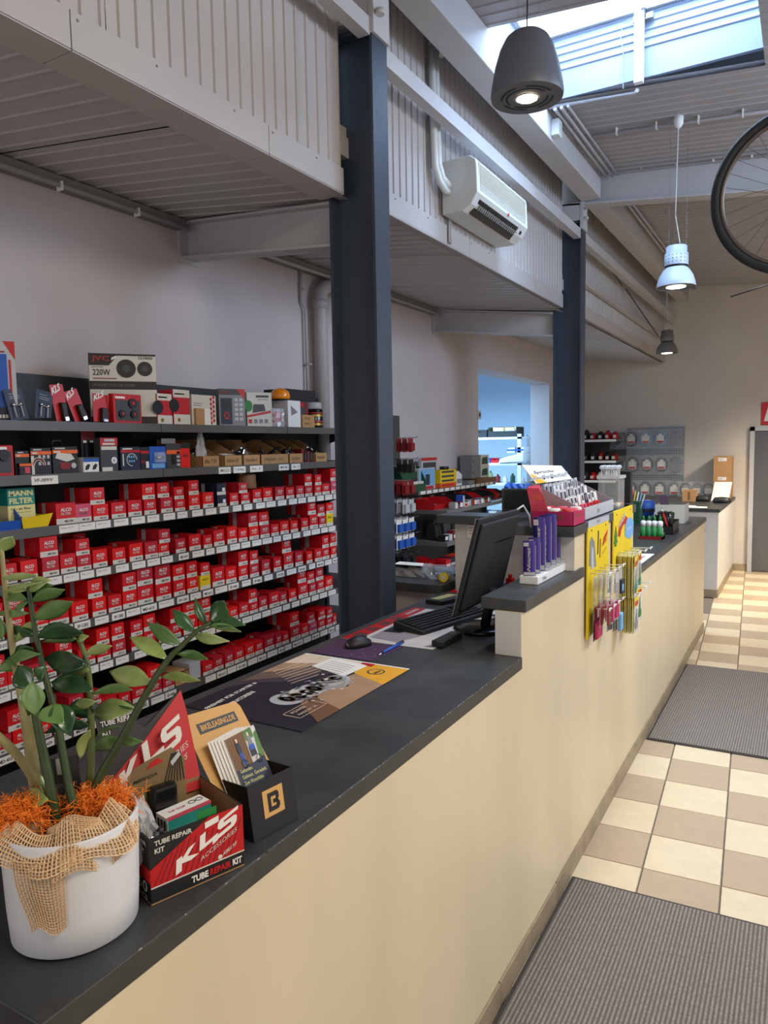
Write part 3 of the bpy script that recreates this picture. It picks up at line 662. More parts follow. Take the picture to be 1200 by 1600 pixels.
# speaker carton on a second one, with the bell kit blister before them
def speaker_carton(z, label, full):
    t = thing('speaker_carton', label, 'box', (-2.635, 2.10, z), -.66, 'stacked speaker cartons')
    MB().box((-.11, 0, .0006), (0, .272, .150), 'off_white').build('carton', t, local=True, bevel=.0015, seg=1)
    f2(t, 0, 0, .272, .034, 'black'); ft(t, 'UPGRADE YOUR CAR SOUND', .012, .011, .17, .012, 'text_grey')
    if full:
        f2(t, 0, .142, .272, .008, 'black')
        MB().prism([(0, 0, .150), (0, .125, .150), (0, .08, .1), (0, 0, .1)], (.0013, 0, 0), 'black').build('print', t, local=True)
        ft(t, 'JVC', .012, .113, .07, .026, 'red', x=.0016); ft(t, '220W', .015, .058, .07, .026, 'black'); ft(t, 'CS-DR420', .20, .128, .06, .012, 'black')
        ft(t, 'MAX POWER', .012, .09, .045, .006, 'grey_dark', bold=0); f2(t, .015, .043, .095, .004, 'red_dark')
        for yy, rr in ((.150, .039), (.226, .031)):
            MB().disc((.0013, yy, .088), (0, 1, 0), (0, 0, 1), rr, 'black', 24, (.001, 0, 0)).disc((.0024, yy, .088), (0, 1, 0), (0, 0, 1), rr*.45, 'grey_dark', 16, (.0006, 0, 0)).build('print', t, local=True)
        MB().prism([(.002, .09, .122), (.002, .113, .132), (.002, .113, .142), (.002, .092, .133)], (.001, 0, 0), 'white').build('price_sticker', t, local=True)
    return t
speaker_carton(A, 'lower white and black speaker carton, half hidden behind red cards on the top shelf', False)
speaker_carton(A+.1506, 'black and white car speaker carton stacked on top of another on the top shelf', True)
t = goods('bell_kit', 'red windowed blister with round parts in front of the speaker cartons', 'accessory', 2.075, 2.222, .122, .03, A, 'red')
f2(t, .012, .012, .125, .085, 'grey_dark', 'window')
for yy, zz, rr in ((.095, .085, .02), (.04, .04, .016), (.1, .04, .016)):
    MB().disc((.0014, yy, zz), (0, 1, 0), (0, 0, 1), rr, 'black', 16, (.008, 0, 0)).disc((.0095, yy, zz), (0, 1, 0), (0, 0, 1), rr*.4, 'red', 12, (.002, 0, 0)).build('part_in_blister', t, local=True)
f2(t, .01, .103, .05, .008, 'white')
# two helmet-lamp cartons, carton with red lattice, etc.
for i, (y0, w, h, wh) in enumerate(((2.31, .085, .135, 'left'), (2.405, .10, .158, 'right'))):
    t = goods('lamp_carton', 'white and red windowed carton on the top shelf, %s one of the pair' % wh, 'box', y0, y0+w, h, .09, A, 'carton_crimson', 'red and white windowed cartons')
    f2(t, 0, h*.78, w, h*.22, 'off_white'); f2(t, 0, 0, w, h*.30, 'off_white'); f2(t, .008, h*.86, w*.6, .006, 'grey_dark')
    MB().disc((.0, .004, h*.55), (0, 1, 0), (0, 0, 1), .03, 'black', 16, (.0016, 0, 0)).build('window', t, local=True)
    MB().disc((.0013, w*.3, h*.14), (0, 1, 0), (0, 0, 1), .009, 'brass', 12, (.001, 0, 0)).build('seal', t, local=True)
t = goods('bulb_carton', 'white carton with a red diamond lattice edge standing on the top shelf', 'box', 2.52, 2.68, .142, .1, A, 'off_white')
for k in range(6):
    for q in range(2):
        c = Vector((0, .125+.018*q, .014+.022*k+.01*q)); MB().prism([c+Vector((0, -.009, 0)), c+Vector((0, 0, -.010)), c+Vector((0, .009, 0)), c+Vector((0, 0, .010))], (.0013, 0, 0), 'red').build('diamond', t, local=True)
f2(t, .01, .1, .06, .004, 'grey'); f2(t, .01, .09, .05, .004, 'grey')
t = thing('small_white_box', 'small blank white box in front of the lattice carton on the top shelf', 'box', (XB+.014, 2.585, A))
MB().box((-.012, -.055, .0006), (.0, .04, .078), 'kraft').box((0, 0, .0006), (.001, .04, .078), 'paper').build('carton', t, local=True)
t = goods('tester_carton', 'tall grey diagnostic tester carton with red corner on the top shelf', 'box', 2.70, 2.885, .188, .1, A, 'grey', rz=-.5)
f2(t, 0, .158, .185, .03, 'grey_dark'); f2(t, .012, .012, .08, .13, 'navy', 'device_picture'); f2(t, .026, .095, .05, .035, 'black', x=.0012)
MB().prism([(0, .125, .188), (0, .185, .188), (0, .185, .135)], (.0014, 0, 0), 'red').build('corner_flash', t, local=True)
for r in range(5):
    for q in range(2): f2(t, .11+.034*q, .03+.024*r, .024, .016, 'grey_light', 'icon')
for k in range(6): MB().disc((.0012, .053+.015*math.cos(k*1.05), .055+.015*math.sin(k*1.05)), (0, 1, 0), (0, 0, 1), .006, 'red', 10, (.001, 0, 0)).build('button_picture', t, local=True)
f2(t, .01, .168, .07, .006, 'red_dark', x=.0012)
t = goods('charger_carton', 'white carton showing a grey charger with a red stripe on the top shelf', 'box', 2.905, 3.095, .182, .09, A, 'off_white', rz=-.5)
MB().prism([(0, .04, .075), (0, .14, .085), (0, .13, .12), (0, .05, .12)], (.0014, 0, 0), 'grey_dark').build('device_picture', t, local=True)
MB().prism([(0, .0, .05), (0, .18, .075), (0, .18, .088), (0, .0, .062)], (.0012, 0, 0), 'red').build('stripe', t, local=True)
for k in range(4): f2(t, .01+.04*k, .02, .026, .022, 'red' if k == 0 else 'grey', 'icon')
f2(t, .07, .155, .095, .012, 'grey_dark'); f2(t, .08, .142, .08, .004, 'grey'); 
MB().disc((0, .012, .11), (0, 1, 0), (0, 0, 1), .03, 'green', 16, (.001, 0, 0)).build('leaf_picture', t, local=True)
t = thing('bagged_part', 'small red part in a crumpled clear bag hanging over the top shelf edge', 'accessory', (XB, 3.11, A))
MB().box((-.05, .03, .0006), (-.01, .09, .085), 'red').box((-.008, .045, .001), (-.004, .075, .03), 'white').build('part', t, local=True)
bg = MB(); random.seed(3)
def crumple(w, h, d, n=6, m='film', taper=1.):
    g = MB(); vs = []
    for s_ in (0, 1):
        for i in range(n+1):
            for j in range(n+1):
                v = i/n; u = j/n; ww = w*(1-(1-taper)*v); edge = min(u, 1-u)*2
                vs.append((d*(edge*.8+.1)*(1 if s_ else -1)*(1-v*.6)*.5+random.uniform(-.006, .006), (u-.5)*ww+random.uniform(-.004, .004), max(.001, v*h+random.uniform(-.003, .003))))
    N = (n+1)*(n+1)
    fs = [(s_*N+i*(n+1)+j, s_*N+i*(n+1)+j+1, s_*N+(i+1)*(n+1)+j+1, s_*N+(i+1)*(n+1)+j) for s_ in (0, 1) for i in range(n) for j in range(n)]
    return g.add(vs, fs, m, False)
g = crumple(.1, .1, .05); g.v = [v+Vector((-.01, .06, 0)) for v in g.v]; g.build('plastic_bag', t, local=True)
t = thing('white_carton', 'plain white carton with a torn flap picture supporting the amber lamp', 'box', (XB, 3.21, A))
MB().box((-.11, .035, .0006), (0, .15, .148), 'white', ).build('carton', t, local=True, bevel=.001)
MB().box((-.13, -.04, .0006), (-.1, .034, .14), 'grey').build('carton_end', t, local=True)
MB().prism([(0, .06, .12), (0, .125, .085), (0, .065, .065)], (.001, 0, 0), 'grey').build('torn_film', t, local=True)
t = thing('amber_beacon', 'round amber beacon lamp sitting on the white carton', 'lamp', (XB-.055, 3.25, A+.1486))
MB().lathe([(.03, 0), (.05, .004), (.056, .02), (.05, .045), (.03, .062), (.001, .068)], (0, 0, 0), 'amber', 24).build('lens', t, local=True)
MB().lathe([(.03, .0), (.058, .001), (.058, .006)], (0, 0, 0), 'black', 24).build('base_ring', t, local=True)
t = thing('dark_carton', 'large plain black carton at the right end of the top shelf', 'box', (XB-.13, 3.40, A))
MB().box((-.16, 0, .0006), (0, .30, .228), 'black_soft').build('carton', t, local=True, bevel=.002)
t = thing('red_grey_carton', 'small dark carton with red print behind the handwritten kraft box', 'box', (XB-.04, 3.385, A))
MB().box((-.08, 0, .0006), (0, .105, .15), 'grey_dark').box((0, .0, .12), (.001, .06, .145), 'red').box((0, .075, .03), (.001, .1, .145), 'red_dark').build('carton', t, local=True)
t = thing('kraft_note_box', 'small kraft box with handwriting at the right end of the top shelf', 'box', (XB+.01, 3.365, A))
MB().box((-.07, 0, .0006), (0, .115, .072), 'kraft').build('carton', t, local=True, bevel=.001)
text('Prüf', (0, .015, .045), (0, 1, 0), (0, 0, 1), .06, .015, 'black', t, 'handwriting', shear=.3, local=True); text('werk. 1', (0, .015, .018), (0, 1, 0), (0, 0, 1), .07, .012, 'black', t, 'handwriting', shear=.3, local=True)
t = thing('additive_can', 'black jar with a clear lid and red bands on the top shelf', 'bottle', (XB-.045, 3.555, A))
MB().lathe([(.05, .0006), (.052, .01), (.052, .105), (.044, .112)], (0, 0, 0), 'black_gloss', 20).build('body', t, local=True)
MB().lathe([(.044, .112), (.046, .114), (.046, .145), (.04, .15), (.001, .15)], (0, 0, 0), 'film_hazy', 20).build('lid', t, local=True)
for z in (.035, .085): MB().lathe([(.0525, z), (.0525, z+.006)], (0, 0, 0), 'red', 20, cap=False).lathe([(.0527, z-.018), (.0527, z-.006)], (0, 0, 0), 'brass', 20, cap=False).build('band', t, local=True)

# ------- second shelf
t = goods('bell_kit', 'red windowed blister with a black horn at the left end of the second shelf', 'accessory', 1.52, 1.624, .11, .04, Bz, 'red')
f2(t, .0, .012, .095, .076, 'grey_dark', 'window'); MB().disc((.0014, .065, .075), (0, 1, 0), (0, 0, 1), .02, 'black', 16, (.008, 0, 0)).build('part_in_blister', t, local=True); f2(t, .05, .094, .03, .01, 'white')
def lampbox(y0, y1, h, label, kind):
    t = goods('bulb_pack', label, 'box', y0, y1, h, .06, Bz, 'black', 'car lamp packs on the second shelf'); w = y1-y0
    f2(t, 0, h*.74, w, h*.13, 'orange'); f2(t, .01, h*.9, w*.4, h*.05, 'grey_light'); f2(t, .005, h*.77, w*.25, h*.06, 'off_white', x=.0013)
    if kind == 'ring':
        for k in range(3): MB().tube([(.002, w*.35+(.028-.005*k)*math.cos(a), h*.34+(.03-.005*k)*math.sin(a)) for a in [x*.25 for x in range(13)]], .0016, 'red' if k % 2 else 'off_white', 4).build('print', t, local=True)
        for k in range(6): f2(t, .03+.018*(k % 3), .035+.025*(k//3), .01, .012, 'grey_light', 'icon')
        f2(t, .0, .0, .012, h*.7, 'off_white')
    if kind == 'car':
        MB().prism([(0, .01, .06), (0, .06, .045), (0, .095, .055), (0, .08, .075), (0, .02, .08)], (.0013, 0, 0), 'off_white').prism([(0, .03, .02), (0, .07, .015), (0, .08, .04), (0, .03, .045)], (.0013, 0, 0), 'red_dark').build('print', t, local=True)
        MB().disc((.0, w-.02, .03), (0, 1, 0), (0, 0, 1), .011, 'grey_light', 14, (.0013, 0, 0)).build('print', t, local=True)
        MB().tube([(-.03, .02, h), (-.03, .025, h+.022), (-.03, .06, h+.022), (-.03, .065, h)], .004, 'black', 6).build('hanger', t, local=True)
    return t
lampbox(1.63, 1.685, .09, 'narrow black and orange lamp pack between the blister and the ring pack', 'x')
t = thing('bulb_pack', 'small dark red lamp pack standing in front on the second shelf', 'box', (XB+.016, 1.635, Bz), 0, 'car lamp packs on the second shelf')
MB().box((-.03, 0, .0006), (0, .048, .045), 'black').box((0, 0, .034), (.001, .048, .043), 'orange').box((0, .02, .008), (.001, .04, .03), 'pink_red').build('carton', t, local=True)
lampbox(1.692, 1.776, .1, 'black and orange pack with red ring print on the second shelf', 'ring')
lampbox(1.782, 1.892, .104, 'wide black and orange pack with hanger and car print on the second shelf', 'car')
t = goods('mirror_lamp_carton', 'small white and blue carton with two black mirror lamps printed', 'box', 1.916, 1.99, .06, .06, Bz, 'white')
f2(t, 0, .042, .074, .012, 'blue'); f2(t, 0, .054, .074, .006, 'grey_dark')
for yy in (.02, .054): MB().prism([(0, yy-.012, .01), (0, yy+.002, .012), (0, yy+.012, .03), (0, yy+.002, .034), (0, yy-.01, .024)], (.0013, 0, 0), 'black').build('print', t, local=True)
for i, (y0, wh) in enumerate(((1.965, 'left'), (2.005, 'right'))):
    t = thing('wiper_card', 'tall red and black hang card behind the white and blue carton, %s one' % wh, 'accessory', (XB-.07-.01*i, y0, Bz), 0, 'red topped hang cards')
    MB().box((-.012, 0, .0006), (0, .034, .175), 'black').box((0, 0, .13), (.001, .034, .175), 'red_dark').box((.0, .01, .118), (.0012, .026, .128), 'white').box((0, .012, .02), (.008, .024, .11), 'navy').build('backing_card', t, local=True)
t = goods('pedal_card', 'red and grey hang box with a round white emblem on the second shelf', 'box', 2.0, 2.085, .137, .04, Bz, 'grey_dark')
f2(t, 0, .105, .085, .032, 'red'); f2(t, .004, .088, .076, .014, 'off_white'); f2(t, .01, .108, .06, .008, 'off_white', x=.0013); f2(t, .02, .122, .05, .01, 'grey_light', x=.0013)
MB().disc((0, .065, .045), (0, 1, 0), (0, 0, 1), .014, 'white', 16, (.0014, 0, 0)).box((.0014, .064, .036), (.002, .066, .054), 'black').box((.0014, .056, .044), (.002, .074, .046), 'black').build('emblem', t, local=True)
f2(t, .005, .0, .05, .018, 'off_white')
t = goods('led_pack', 'dark blue lamp pack with white ring print on the second shelf', 'box', 2.10, 2.203, .1, .05, Bz, 'navy')
f2(t, 0, .076, .103, .01, 'red'); f2(t, .01, .088, .05, .006, 'off_white')
MB().tube([(.002, .055+.026*math.cos(a), .045+.026*math.sin(a)) for a in [x*.4 for x in range(13)]], .002, 'off_white', 4).build('print', t, local=True)
for k in range(6): f2(t, .04+.012*(k % 3), .035+.018*(k//3), .007, .009, 'sky_blue', 'icon')
MB().box((.001, .008, .02), (.0016, .014, .07), 'off_white').build('print', t, local=True)
t = goods('bulb_blister', 'narrow black, red and white blister beside the dark blue lamp pack', 'box', 2.206, 2.25, .098, .03, Bz, 'black')
f2(t, 0, .07, .045, .012, 'red'); f2(t, .026, .008, .016, .028, 'white'); f2(t, .0, .03, .02, .012, 'red_dark')
t = goods('bulb_blister', 'bright blue blister with a clear bulb on the second shelf', 'box', 2.255, 2.348, .1, .02, Bz, 'blue')
f2(t, .012, .006, .07, .02, 'sky_blue'); MB().box((.002, .02, .03), (.022, .075, .075), 'clear').build('blister_dome', t, local=True, bevel=.004)
MB().tube([(.01, .03, .05), (.012, .065, .052)], .006, 'chrome', 8).build('bulb', t, local=True)
t = goods('torch_carton', 'grey and orange hang box with a torch on the second shelf', 'box', 2.352, 2.435, .112, .05, Bz, 'grey_dark')
MB().box((-.03, .0, .112), (-.028, .083, .135), 'grey').build('header', t, local=True); f2(t, 0, .065, .083, .018, 'orange'); f2(t, .03, .02, .02, .045, 'black', 'torch_picture', th=.004)
for k in range(4): f2(t, .06, .012+.018*k, .018, .010, 'grey_light', 'icon')
t = goods('pedal_card', 'plain red carton with black strip beside the torch box', 'box', 2.437, 2.495, .115, .05, Bz, 'carton_fresh')
f2(t, 0, .09, .058, .025, 'black'); f2(t, .012, .05, .03, .012, 'red_dark')
t = goods('dark_pack', 'dark narrow pack standing behind the red carton near the kraft trays', 'box', 2.50, 2.545, .118, .04, Bz, 'black_soft')
t.location.x -= .06
# open kraft trays
def tray(y0, w, label, txt, dep=.3, h=.052):
    t = thing('kraft_tray', label, 'tray', (XB, y0, Bz), 0, 'handwritten kraft trays on the second shelf')
    e = .0025
    MB().box((-dep, 0, .0006), (0, w, .004), 'kraft_inner').build('base', t, local=True)
    MB().box((-e, 0, .004), (0, w, h), 'kraft').build('front_wall', t, local=True)
    for yy in (0, w-e):
        MB().prism([(0, yy, .004), (0, yy, h), (-.05, yy, h), (-.2, yy, .13), (-dep, yy, .135), (-dep, yy, .004)], (0, e, 0), 'kraft').build('side_wall', t, local=True)
    MB().box((-dep, 0, .004), (-dep+e, w, .135), 'kraft').build('back_wall', t, local=True)
    text(txt, (0, w*.12, .018), (0, 1, 0), (0, 0, 1), w*.7, .018, 'black', t, 'handwriting', shear=.3, bold=0, local=True)
    return t
def tangle(t, w, n, z0=.03, m=('black', 'grey_dark', 'chrome')):
    for k in range(n):
        c = Vector((-.05-random.random()*.18, random.uniform(.02, w-.02), z0))
        pts = [c + Vector((random.uniform(-.05, .05), random.uniform(-w*.35, w*.35), random.random()*.075)) for _ in range(5)]
        for p in pts: p.y = min(max(p.y, .008), w-.008); p.x = min(p.x, -.012)
        MB().tube(pts, random.choice((.003, .0045, .006)), random.choice(m), 6).build('cable', t, local=True)
trays = ((2.575, .115, 'kraft tray holding a cone shaped clear bag', 'Blau T 20', 4), (2.725, .128, 'kraft tray with white slip beside the cone bag tray', 'Halter BS', 2), (2.865, .13, 'kraft tray with a tangle of chromed parts', 'Standard', 9),
         (3.003, .235, 'widest kraft tray with a printed label on its front', 'Halter rot', 3), (3.245, .125, 'kraft tray with black levers, next to the dark red boxes', 'Schalter', 9), (3.495, .115, 'last kraft tray beside the near steel column', 'Rücklicht', 3))
for y0, w, lb, tx, n in trays:
    t = tray(y0, w, lb, tx)
    grp = thing('loose_parts', {'Blau T 20': 'dark loose parts under the cone shaped bag in the first kraft tray', 'Halter BS': 'dark loose parts and a white slip in the second kraft tray',
        'Standard': 'tangle of dark cables and a chromed mirror in the third kraft tray', 'Halter rot': 'few dark loose parts in the widest kraft tray',
        'Schalter': 'black levers and knobs heaped in the fifth kraft tray', 'Rücklicht': 'dark loose parts in the last kraft tray beside the column'}[tx], 'accessory', (XB, y0, Bz+.0045))
    tangle(grp, w, n, .012)
    if tx == 'Standard': MB().prism([(-.03, .03, .05), (-.03, .115, .02), (-.03, .125, .034), (-.03, .045, .085)], (-.02, 0, 0), 'chrome').build('mirror', grp, local=True, bevel=.006)
    if tx == 'Halter BS': MB().prism([(-.02, .01, .05), (-.02, .09, .05), (-.06, .08, .056), (-.06, .02, .056)], (0, 0, .001), 'paper').build('slip', grp, local=True)
    if tx == 'Schalter':
        for k in range(4): MB().ball((-.05-.02*k, .03+.022*k, .05+.008*(k % 2)), .016, ('black', 'chrome', 'grey_dark')[k % 3], 8).build('knob', grp, local=True)
f = thing('cone_bag', 'pointed clear plastic bag standing up from the first kraft tray', 'bag', (XB-.06, 2.63, Bz+.03))
g = crumple(.085, .15, .06, 7, 'film_hazy', .12); g.build('bag', f, local=True)
for k in range(4):
    t = thing('dark_red_box', 'slim dark box leaning between the last two kraft trays, %s of four' % ('leftmost', 'second', 'third', 'rightmost')[k], 'box', (XB-.012, 3.376+.027*k, Bz), 0, 'leaning dark boxes')
    MB().prism([(0, .0, .0006), (0, .022, .0006), (-.12, .022, .0006), (-.12, .0, .0006)], (0, 0, .075-.006*k), ('red_dark', 'black', 'red_dark', 'black_soft')[k]).box((.0, .004, .015), (.0008, .018, .05), 'grey_dark').build('carton', t, local=True)
# second shelf edge stickers
for y0, w, tx in ((1.675, .11, 'VF-089/V'), (2.66, .085, 'MO-212'), (2.765, .09, 'T 16 Amp'), (2.89, .1, ''), (3.125, .085, 'MO-40'), (3.235, .08, '')):
    l = MB().box((XS+.004, y0, Bz-.036), (XS+.0056, y0+w, Bz-.004), 'paper').build('price_label', rack)
    text(tx or 'Nr. 5', (XS+.0057, y0+.012, Bz-.026), (0, 1, 0), (0, 0, 1), w*.7, .013, 'black' if tx else 'text_grey', l, 'handwriting', shear=.2)
# left end of the third shelf: filter carton, yellow tray, blue bin
Cz = LEV['C']
t = thing('filter_box', 'green and yellow filter carton standing behind the small yellow tray', 'box', (XB-.03, 1.61, Cz))
MB().box((-.13, 0, .0006), (0, .108, .085), 'pale_yellow').box((-.13, 0, .085), (0, .108, .148), 'teal').build('carton', t, local=True)
text('MANN', (0, .006, .119), (0, 1, 0), (0, 0, 1), .095, .021, 'pale_yellow', t, bold=.04, local=True); text('FILTER', (0, .006, .091), (0, 1, 0), (0, 0, 1), .095, .021, 'pale_yellow', t, bold=.04, local=True)
text('LA - air filter', (0, .012, .068), (0, 1, 0), (0, 0, 1), .08, .009, 'black', t, local=True); text('cabin filtering element', (0, .012, .056), (0, 1, 0), (0, 0, 1), .08, .005, 'text_grey', t, local=True, bold=0)
t = thing('yellow_tray', 'open yellow cardboard tray in front of the green filter carton', 'tray', (XB+.008, 1.64, Cz))
MB().prism([(0, 0, .0006), (0, .1, .0006), (.012, .115, .05), (.012, -.012, .04)], (-.003, 0, 0), 'yellow').build('front_wall', t, local=True)
MB().box((-.08, 0, .0006), (0, .1, .003), 'yellow').box((-.08, 0, .003), (-.003, .003, .045), 'yellow').box((-.08, .097, .003), (-.003, .1, .045), 'yellow').box((-.08, 0, .003), (-.077, .1, .05), 'brown').build('body', t, local=True)
t = thing('blue_bin', 'blue plastic stacking bin at the left end of the third shelf', 'bin', (XB+.004, 1.50, Cz))
MB().box((-.14, 0, .0006), (0, .135, .004), 'blue').prism([(0, 0, .004), (0, .135, .004), (.01, .135, .035), (.01, 0, .035)], (-.004, 0, 0), 'blue').prism([(0, .131, .004), (-.14, .131, .004), (-.14, .131, .075), (-.03, .131, .07), (.01, .131, .035)], (0, .004, 0), 'blue').box((-.14, 0, .004), (-.136, .135, .075), 'blue').build('body', t, local=True)
t = thing('bin_part', 'small reddish part lying in the blue bin', 'accessory', (XB-.04, 1.56, Cz+.0046))
MB().ball((0, 0, .022), .022, 'pink_red', 10).build('body', t, local=True)
t = thing('wrapped_roll', 'brown roll wrapped in clear film standing on the red cartons', 'roll', (XB-.06, 2.95, Cz+.071))
MB().lathe([(.05, .0), (.052, .005), (.05, .07), (.04, .08), (.001, .083)], (0, 0, 0), 'brown', 18).build('roll', t, local=True)
g = crumple(.1, .1, .1, 6, 'film'); g.build('film_wrap', t, local=True)
t = thing('kraft_small_box', 'small open kraft box on the lowest visible shelf among the red cartons', 'box', (XB, 2.345, LEV['G']))
MB().box((-.12, 0, .0006), (0, .085, .06), 'kraft').box((-.11, .09, .0006), (0, .16, .08), 'grey_light').prism([(-.0, 0, .06), (-.0, .085, .06), (.02, .085, .07), (.02, 0, .07)], (0, 0, .002), 'kraft').build('carton', t, local=True)
# ================================================================== ON THE NEAR WORKTOP
ZT = 1.0606
# --- printed counter mat (engine picture, lettering)
cmz = ZT
t = thing('counter_mat', 'large printed counter mat with an engine picture and yellow corner', 'mat', (-1.25, 1.68, cmz))
MB().prism([(-1.446, 1.40, cmz), (-1.05, 1.40, cmz), (-1.05, 1.965, cmz), (-1.446, 1.965, cmz)], (0, 0, .0015), 'mat_navy').build('sheet', t, bevel=.0006)
z1 = cmz+.0017
def pm(pts, m, z=z1, name='print', parent=None, th=.0002):
    # pts in mat coordinates: u along Y from the near edge 0..1, v across from the counter front 0..1
    P_ = [(-1.05-.396*v, 1.40+.565*u, z) for u, v in pts]
    return MB().prism(P_, (0, 0, th), m).build(name, parent or t)
for nm, c in (('p_tan', (176, 140, 108)), ('p_dusk', (112, 88, 78)), ('p_plum', (64, 50, 62)), ('p_cream', (226, 204, 176)), ('p_brown', (122, 84, 58)), ('p_amber', (236, 170, 40)), ('p_purple', (78, 48, 78)), ('p_lilac', (150, 142, 150)), ('p_pale', (206, 200, 198))): mat(nm, c, .5, var=.12, vs=14)
pm([(.30, 1), (1, 1), (1, .34), (.55, .62), (.42, .9)], 'p_plum'); pm([(.42, 1), (1, 1), (1, .45), (.62, .70)], 'p_dusk', z1+.0002); pm([(.58, 1), (1, 1), (1, .62), (.72, .82)], 'p_tan', z1+.0004)
pm([(.78, 1), (1, 1), (1, .3), (.9, .62)], 'p_cream', z1+.0006); pm([(.12, .0), (.3, 0), (.42, .3), (.3, .34)], 'p_brown', z1+.0002); pm([(.3, 0), (.76, 0), (.80, .32), (.5, .42), (.38, .26)], 'p_tan', z1+.0004)
pm([(.70, 0), (.985, 0), (.985, .40), (.80, .34)], 'p_amber', z1+.0006); pm([(.985, 0), (1, 0), (1, 1), (.985, 1)], 'paper', z1+.0008)
pm([(.72, .36), (.80, .74), (.98, .72), (.95, .34)], 'paper', z1+.001, 'leaflet_print')
for k in range(6): pm([(.745+.03*k, .42), (.775+.03*k, .68), (.778+.03*k, .68), (.749+.03*k, .42)], 'text_grey', z1+.0014)
for k in range(7): pm([(.5+.02*k, .62+.05*k), (.72+.03*k, .55+.05*k), (.72+.03*k, .556+.05*k), (.5+.02*k, .628+.05*k)], 'p_cream', z1+.0008)
pm([(.93, .3), (.985, .3), (.985, .42), (.96, .42)], 'red', z1+.0012)
b = MB()    # the engine: stacked rings and blocks as flat print
ec = [(.30+.062*k, .44-.012*k) for k in range(7)]
def E_(u, v, z): return (-1.05-.396*v, 1.40+.565*u, z)
random.seed(5)
for k, (u, v) in enumerate(ec):
    c = Vector(E_(u, v, z1+.0012)); b.disc(c, (1, 0, 0), (0, .8, .3), .05-.002*k, ('grey_light', 'grey', 'off_white')[k % 3], 18); b.v[-18:] = [Vector((p.x, p.y, z1+.0010+k*.00005)) for p in b.v[-18:]]
    c2 = Vector(E_(u, v, 0))
    for rr, mm in ((.032, 'p_dusk'), (.026, 'grey'), (.012, 'grey_dark')):
        pts = [(c2.x+rr*math.cos(a*.35)+.012*math.sin(k), c2.y+rr*.6*math.sin(a*.35), z1+.0014+k*.00005+(.0002 if rr < .02 else .0001 if rr < .033 else 0)) for a in range(18)]
        b.add(pts, [tuple(range(18))], mm)
for k in range(70):
    u, v = .30+random.random()*.40, .22+random.random()*.36
    p = Vector(E_(u, v, z1+.002)); b.add([p, p+Vector((.008, .003, 0)), p+Vector((.010, .012, 0)), p+Vector((.001, .010, 0))], [(0, 1, 2, 3)], random.choice(('grey_light', 'grey_dark', 'white', 'grey')))
b.build('engine_print', t)
for k in range(9): MB().tube([E_(.5+.01*k, .30+.02*k, z1+.002), E_(.58+.012*k, .22+.01*k, z1+.002), E_(.68+.006*k, .26+.02*k, z1+.002)], .0012, 'grey_light', 4).build('engine_print_line', t)
text('FREIHEIT FÜR STARTER &', E_(.02, .80, z1), (-.10, 1, 0), (-1, -.10, 0), .235, .017, 'paper', t, bold=.03)
text('GENERATOREN!', E_(.06, .70, z1), (-.10, 1, 0), (-1, -.10, 0), .145, .017, 'paper', t, bold=.03)
fr = MB()
for a, c in (((.12, .14), (.34, .145)), ((.12, .28), (.34, .285)), ((.12, .14), (.125, .285)), ((.335, .14), (.34, .285))): fr.prism([E_(a[0], a[1], z1+.0006), E_(c[0], a[1], z1+.0006), E_(c[0], c[1], z1+.0006), E_(a[0], c[1], z1+.0006)], (0, 0, .0002), 'p_cream')
fr.build('print_frame', t)
text('POWER', E_(.15, .225, z1+.0006), (0, 1, 0), (-1, 0, 0), .062, .013, 'p_cream', t); text('MADE BY US', E_(.15, .17, z1+.0006), (0, 1, 0), (-1, 0, 0), .08, .011, 'p_cream', t)
sl = MB().disc(E_(.87, .20, z1+.001), (1, 0, 0), (0, 1, 0), .028, 'grey_dark', 24).disc(E_(.87, .20, z1+.0013), (1, 0, 0), (0, 1, 0), .023, 'p_amber', 24); sl.build('round_seal', t)
text('HELLA', E_(.835, .17, z1+.0013), (0, 1, 0), (-1, 0, 0), .038, .012, 'grey_dark', t, bold=.03)
# --- second mat: black keyboard mat with red edge, and purple mouse mat
t = thing('advert_mat', 'white and red printed counter mat with tyre tread prints under the keyboard', 'mat', (-1.26, 2.4, cmz))
MB().prism([(-1.448, 2.185, cmz), (-1.085, 2.195, cmz), (-1.065, 2.74, cmz), (-1.442, 2.75, cmz)], (0, 0, .0015), 'p_pale').build('sheet', t)
MB().prism([(-1.448, 2.185, z1), (-1.385, 2.187, z1), (-1.385, 2.745, z1), (-1.442, 2.75, z1)], (0, 0, .0003), 'red').build('red_band', t)
for k in range(4):
    y = 2.225+k*.095; b = MB()
    for q in range(5): b.prism([(-1.432+.008*q, y+.006*(q % 2), z1+.0004), (-1.426+.008*q, y+.006*(q % 2), z1+.0004), (-1.426+.008*q, y+.058, z1+.0004), (-1.432+.008*q, y+.052, z1+.0004)], (0, 0, .0002), 'grey_dark')
    b.build('tread_print', t)
text('ПЛАН', (-1.405, 2.62, z1+.0004), (0, 1, 0), (-1, 0, 0), .10, .022, 'paper', t) if False else text('NVAN', (-1.402, 2.62, z1+.0004), (0, 1, 0), (-1, 0, 0), .10, .022, 'paper', t)
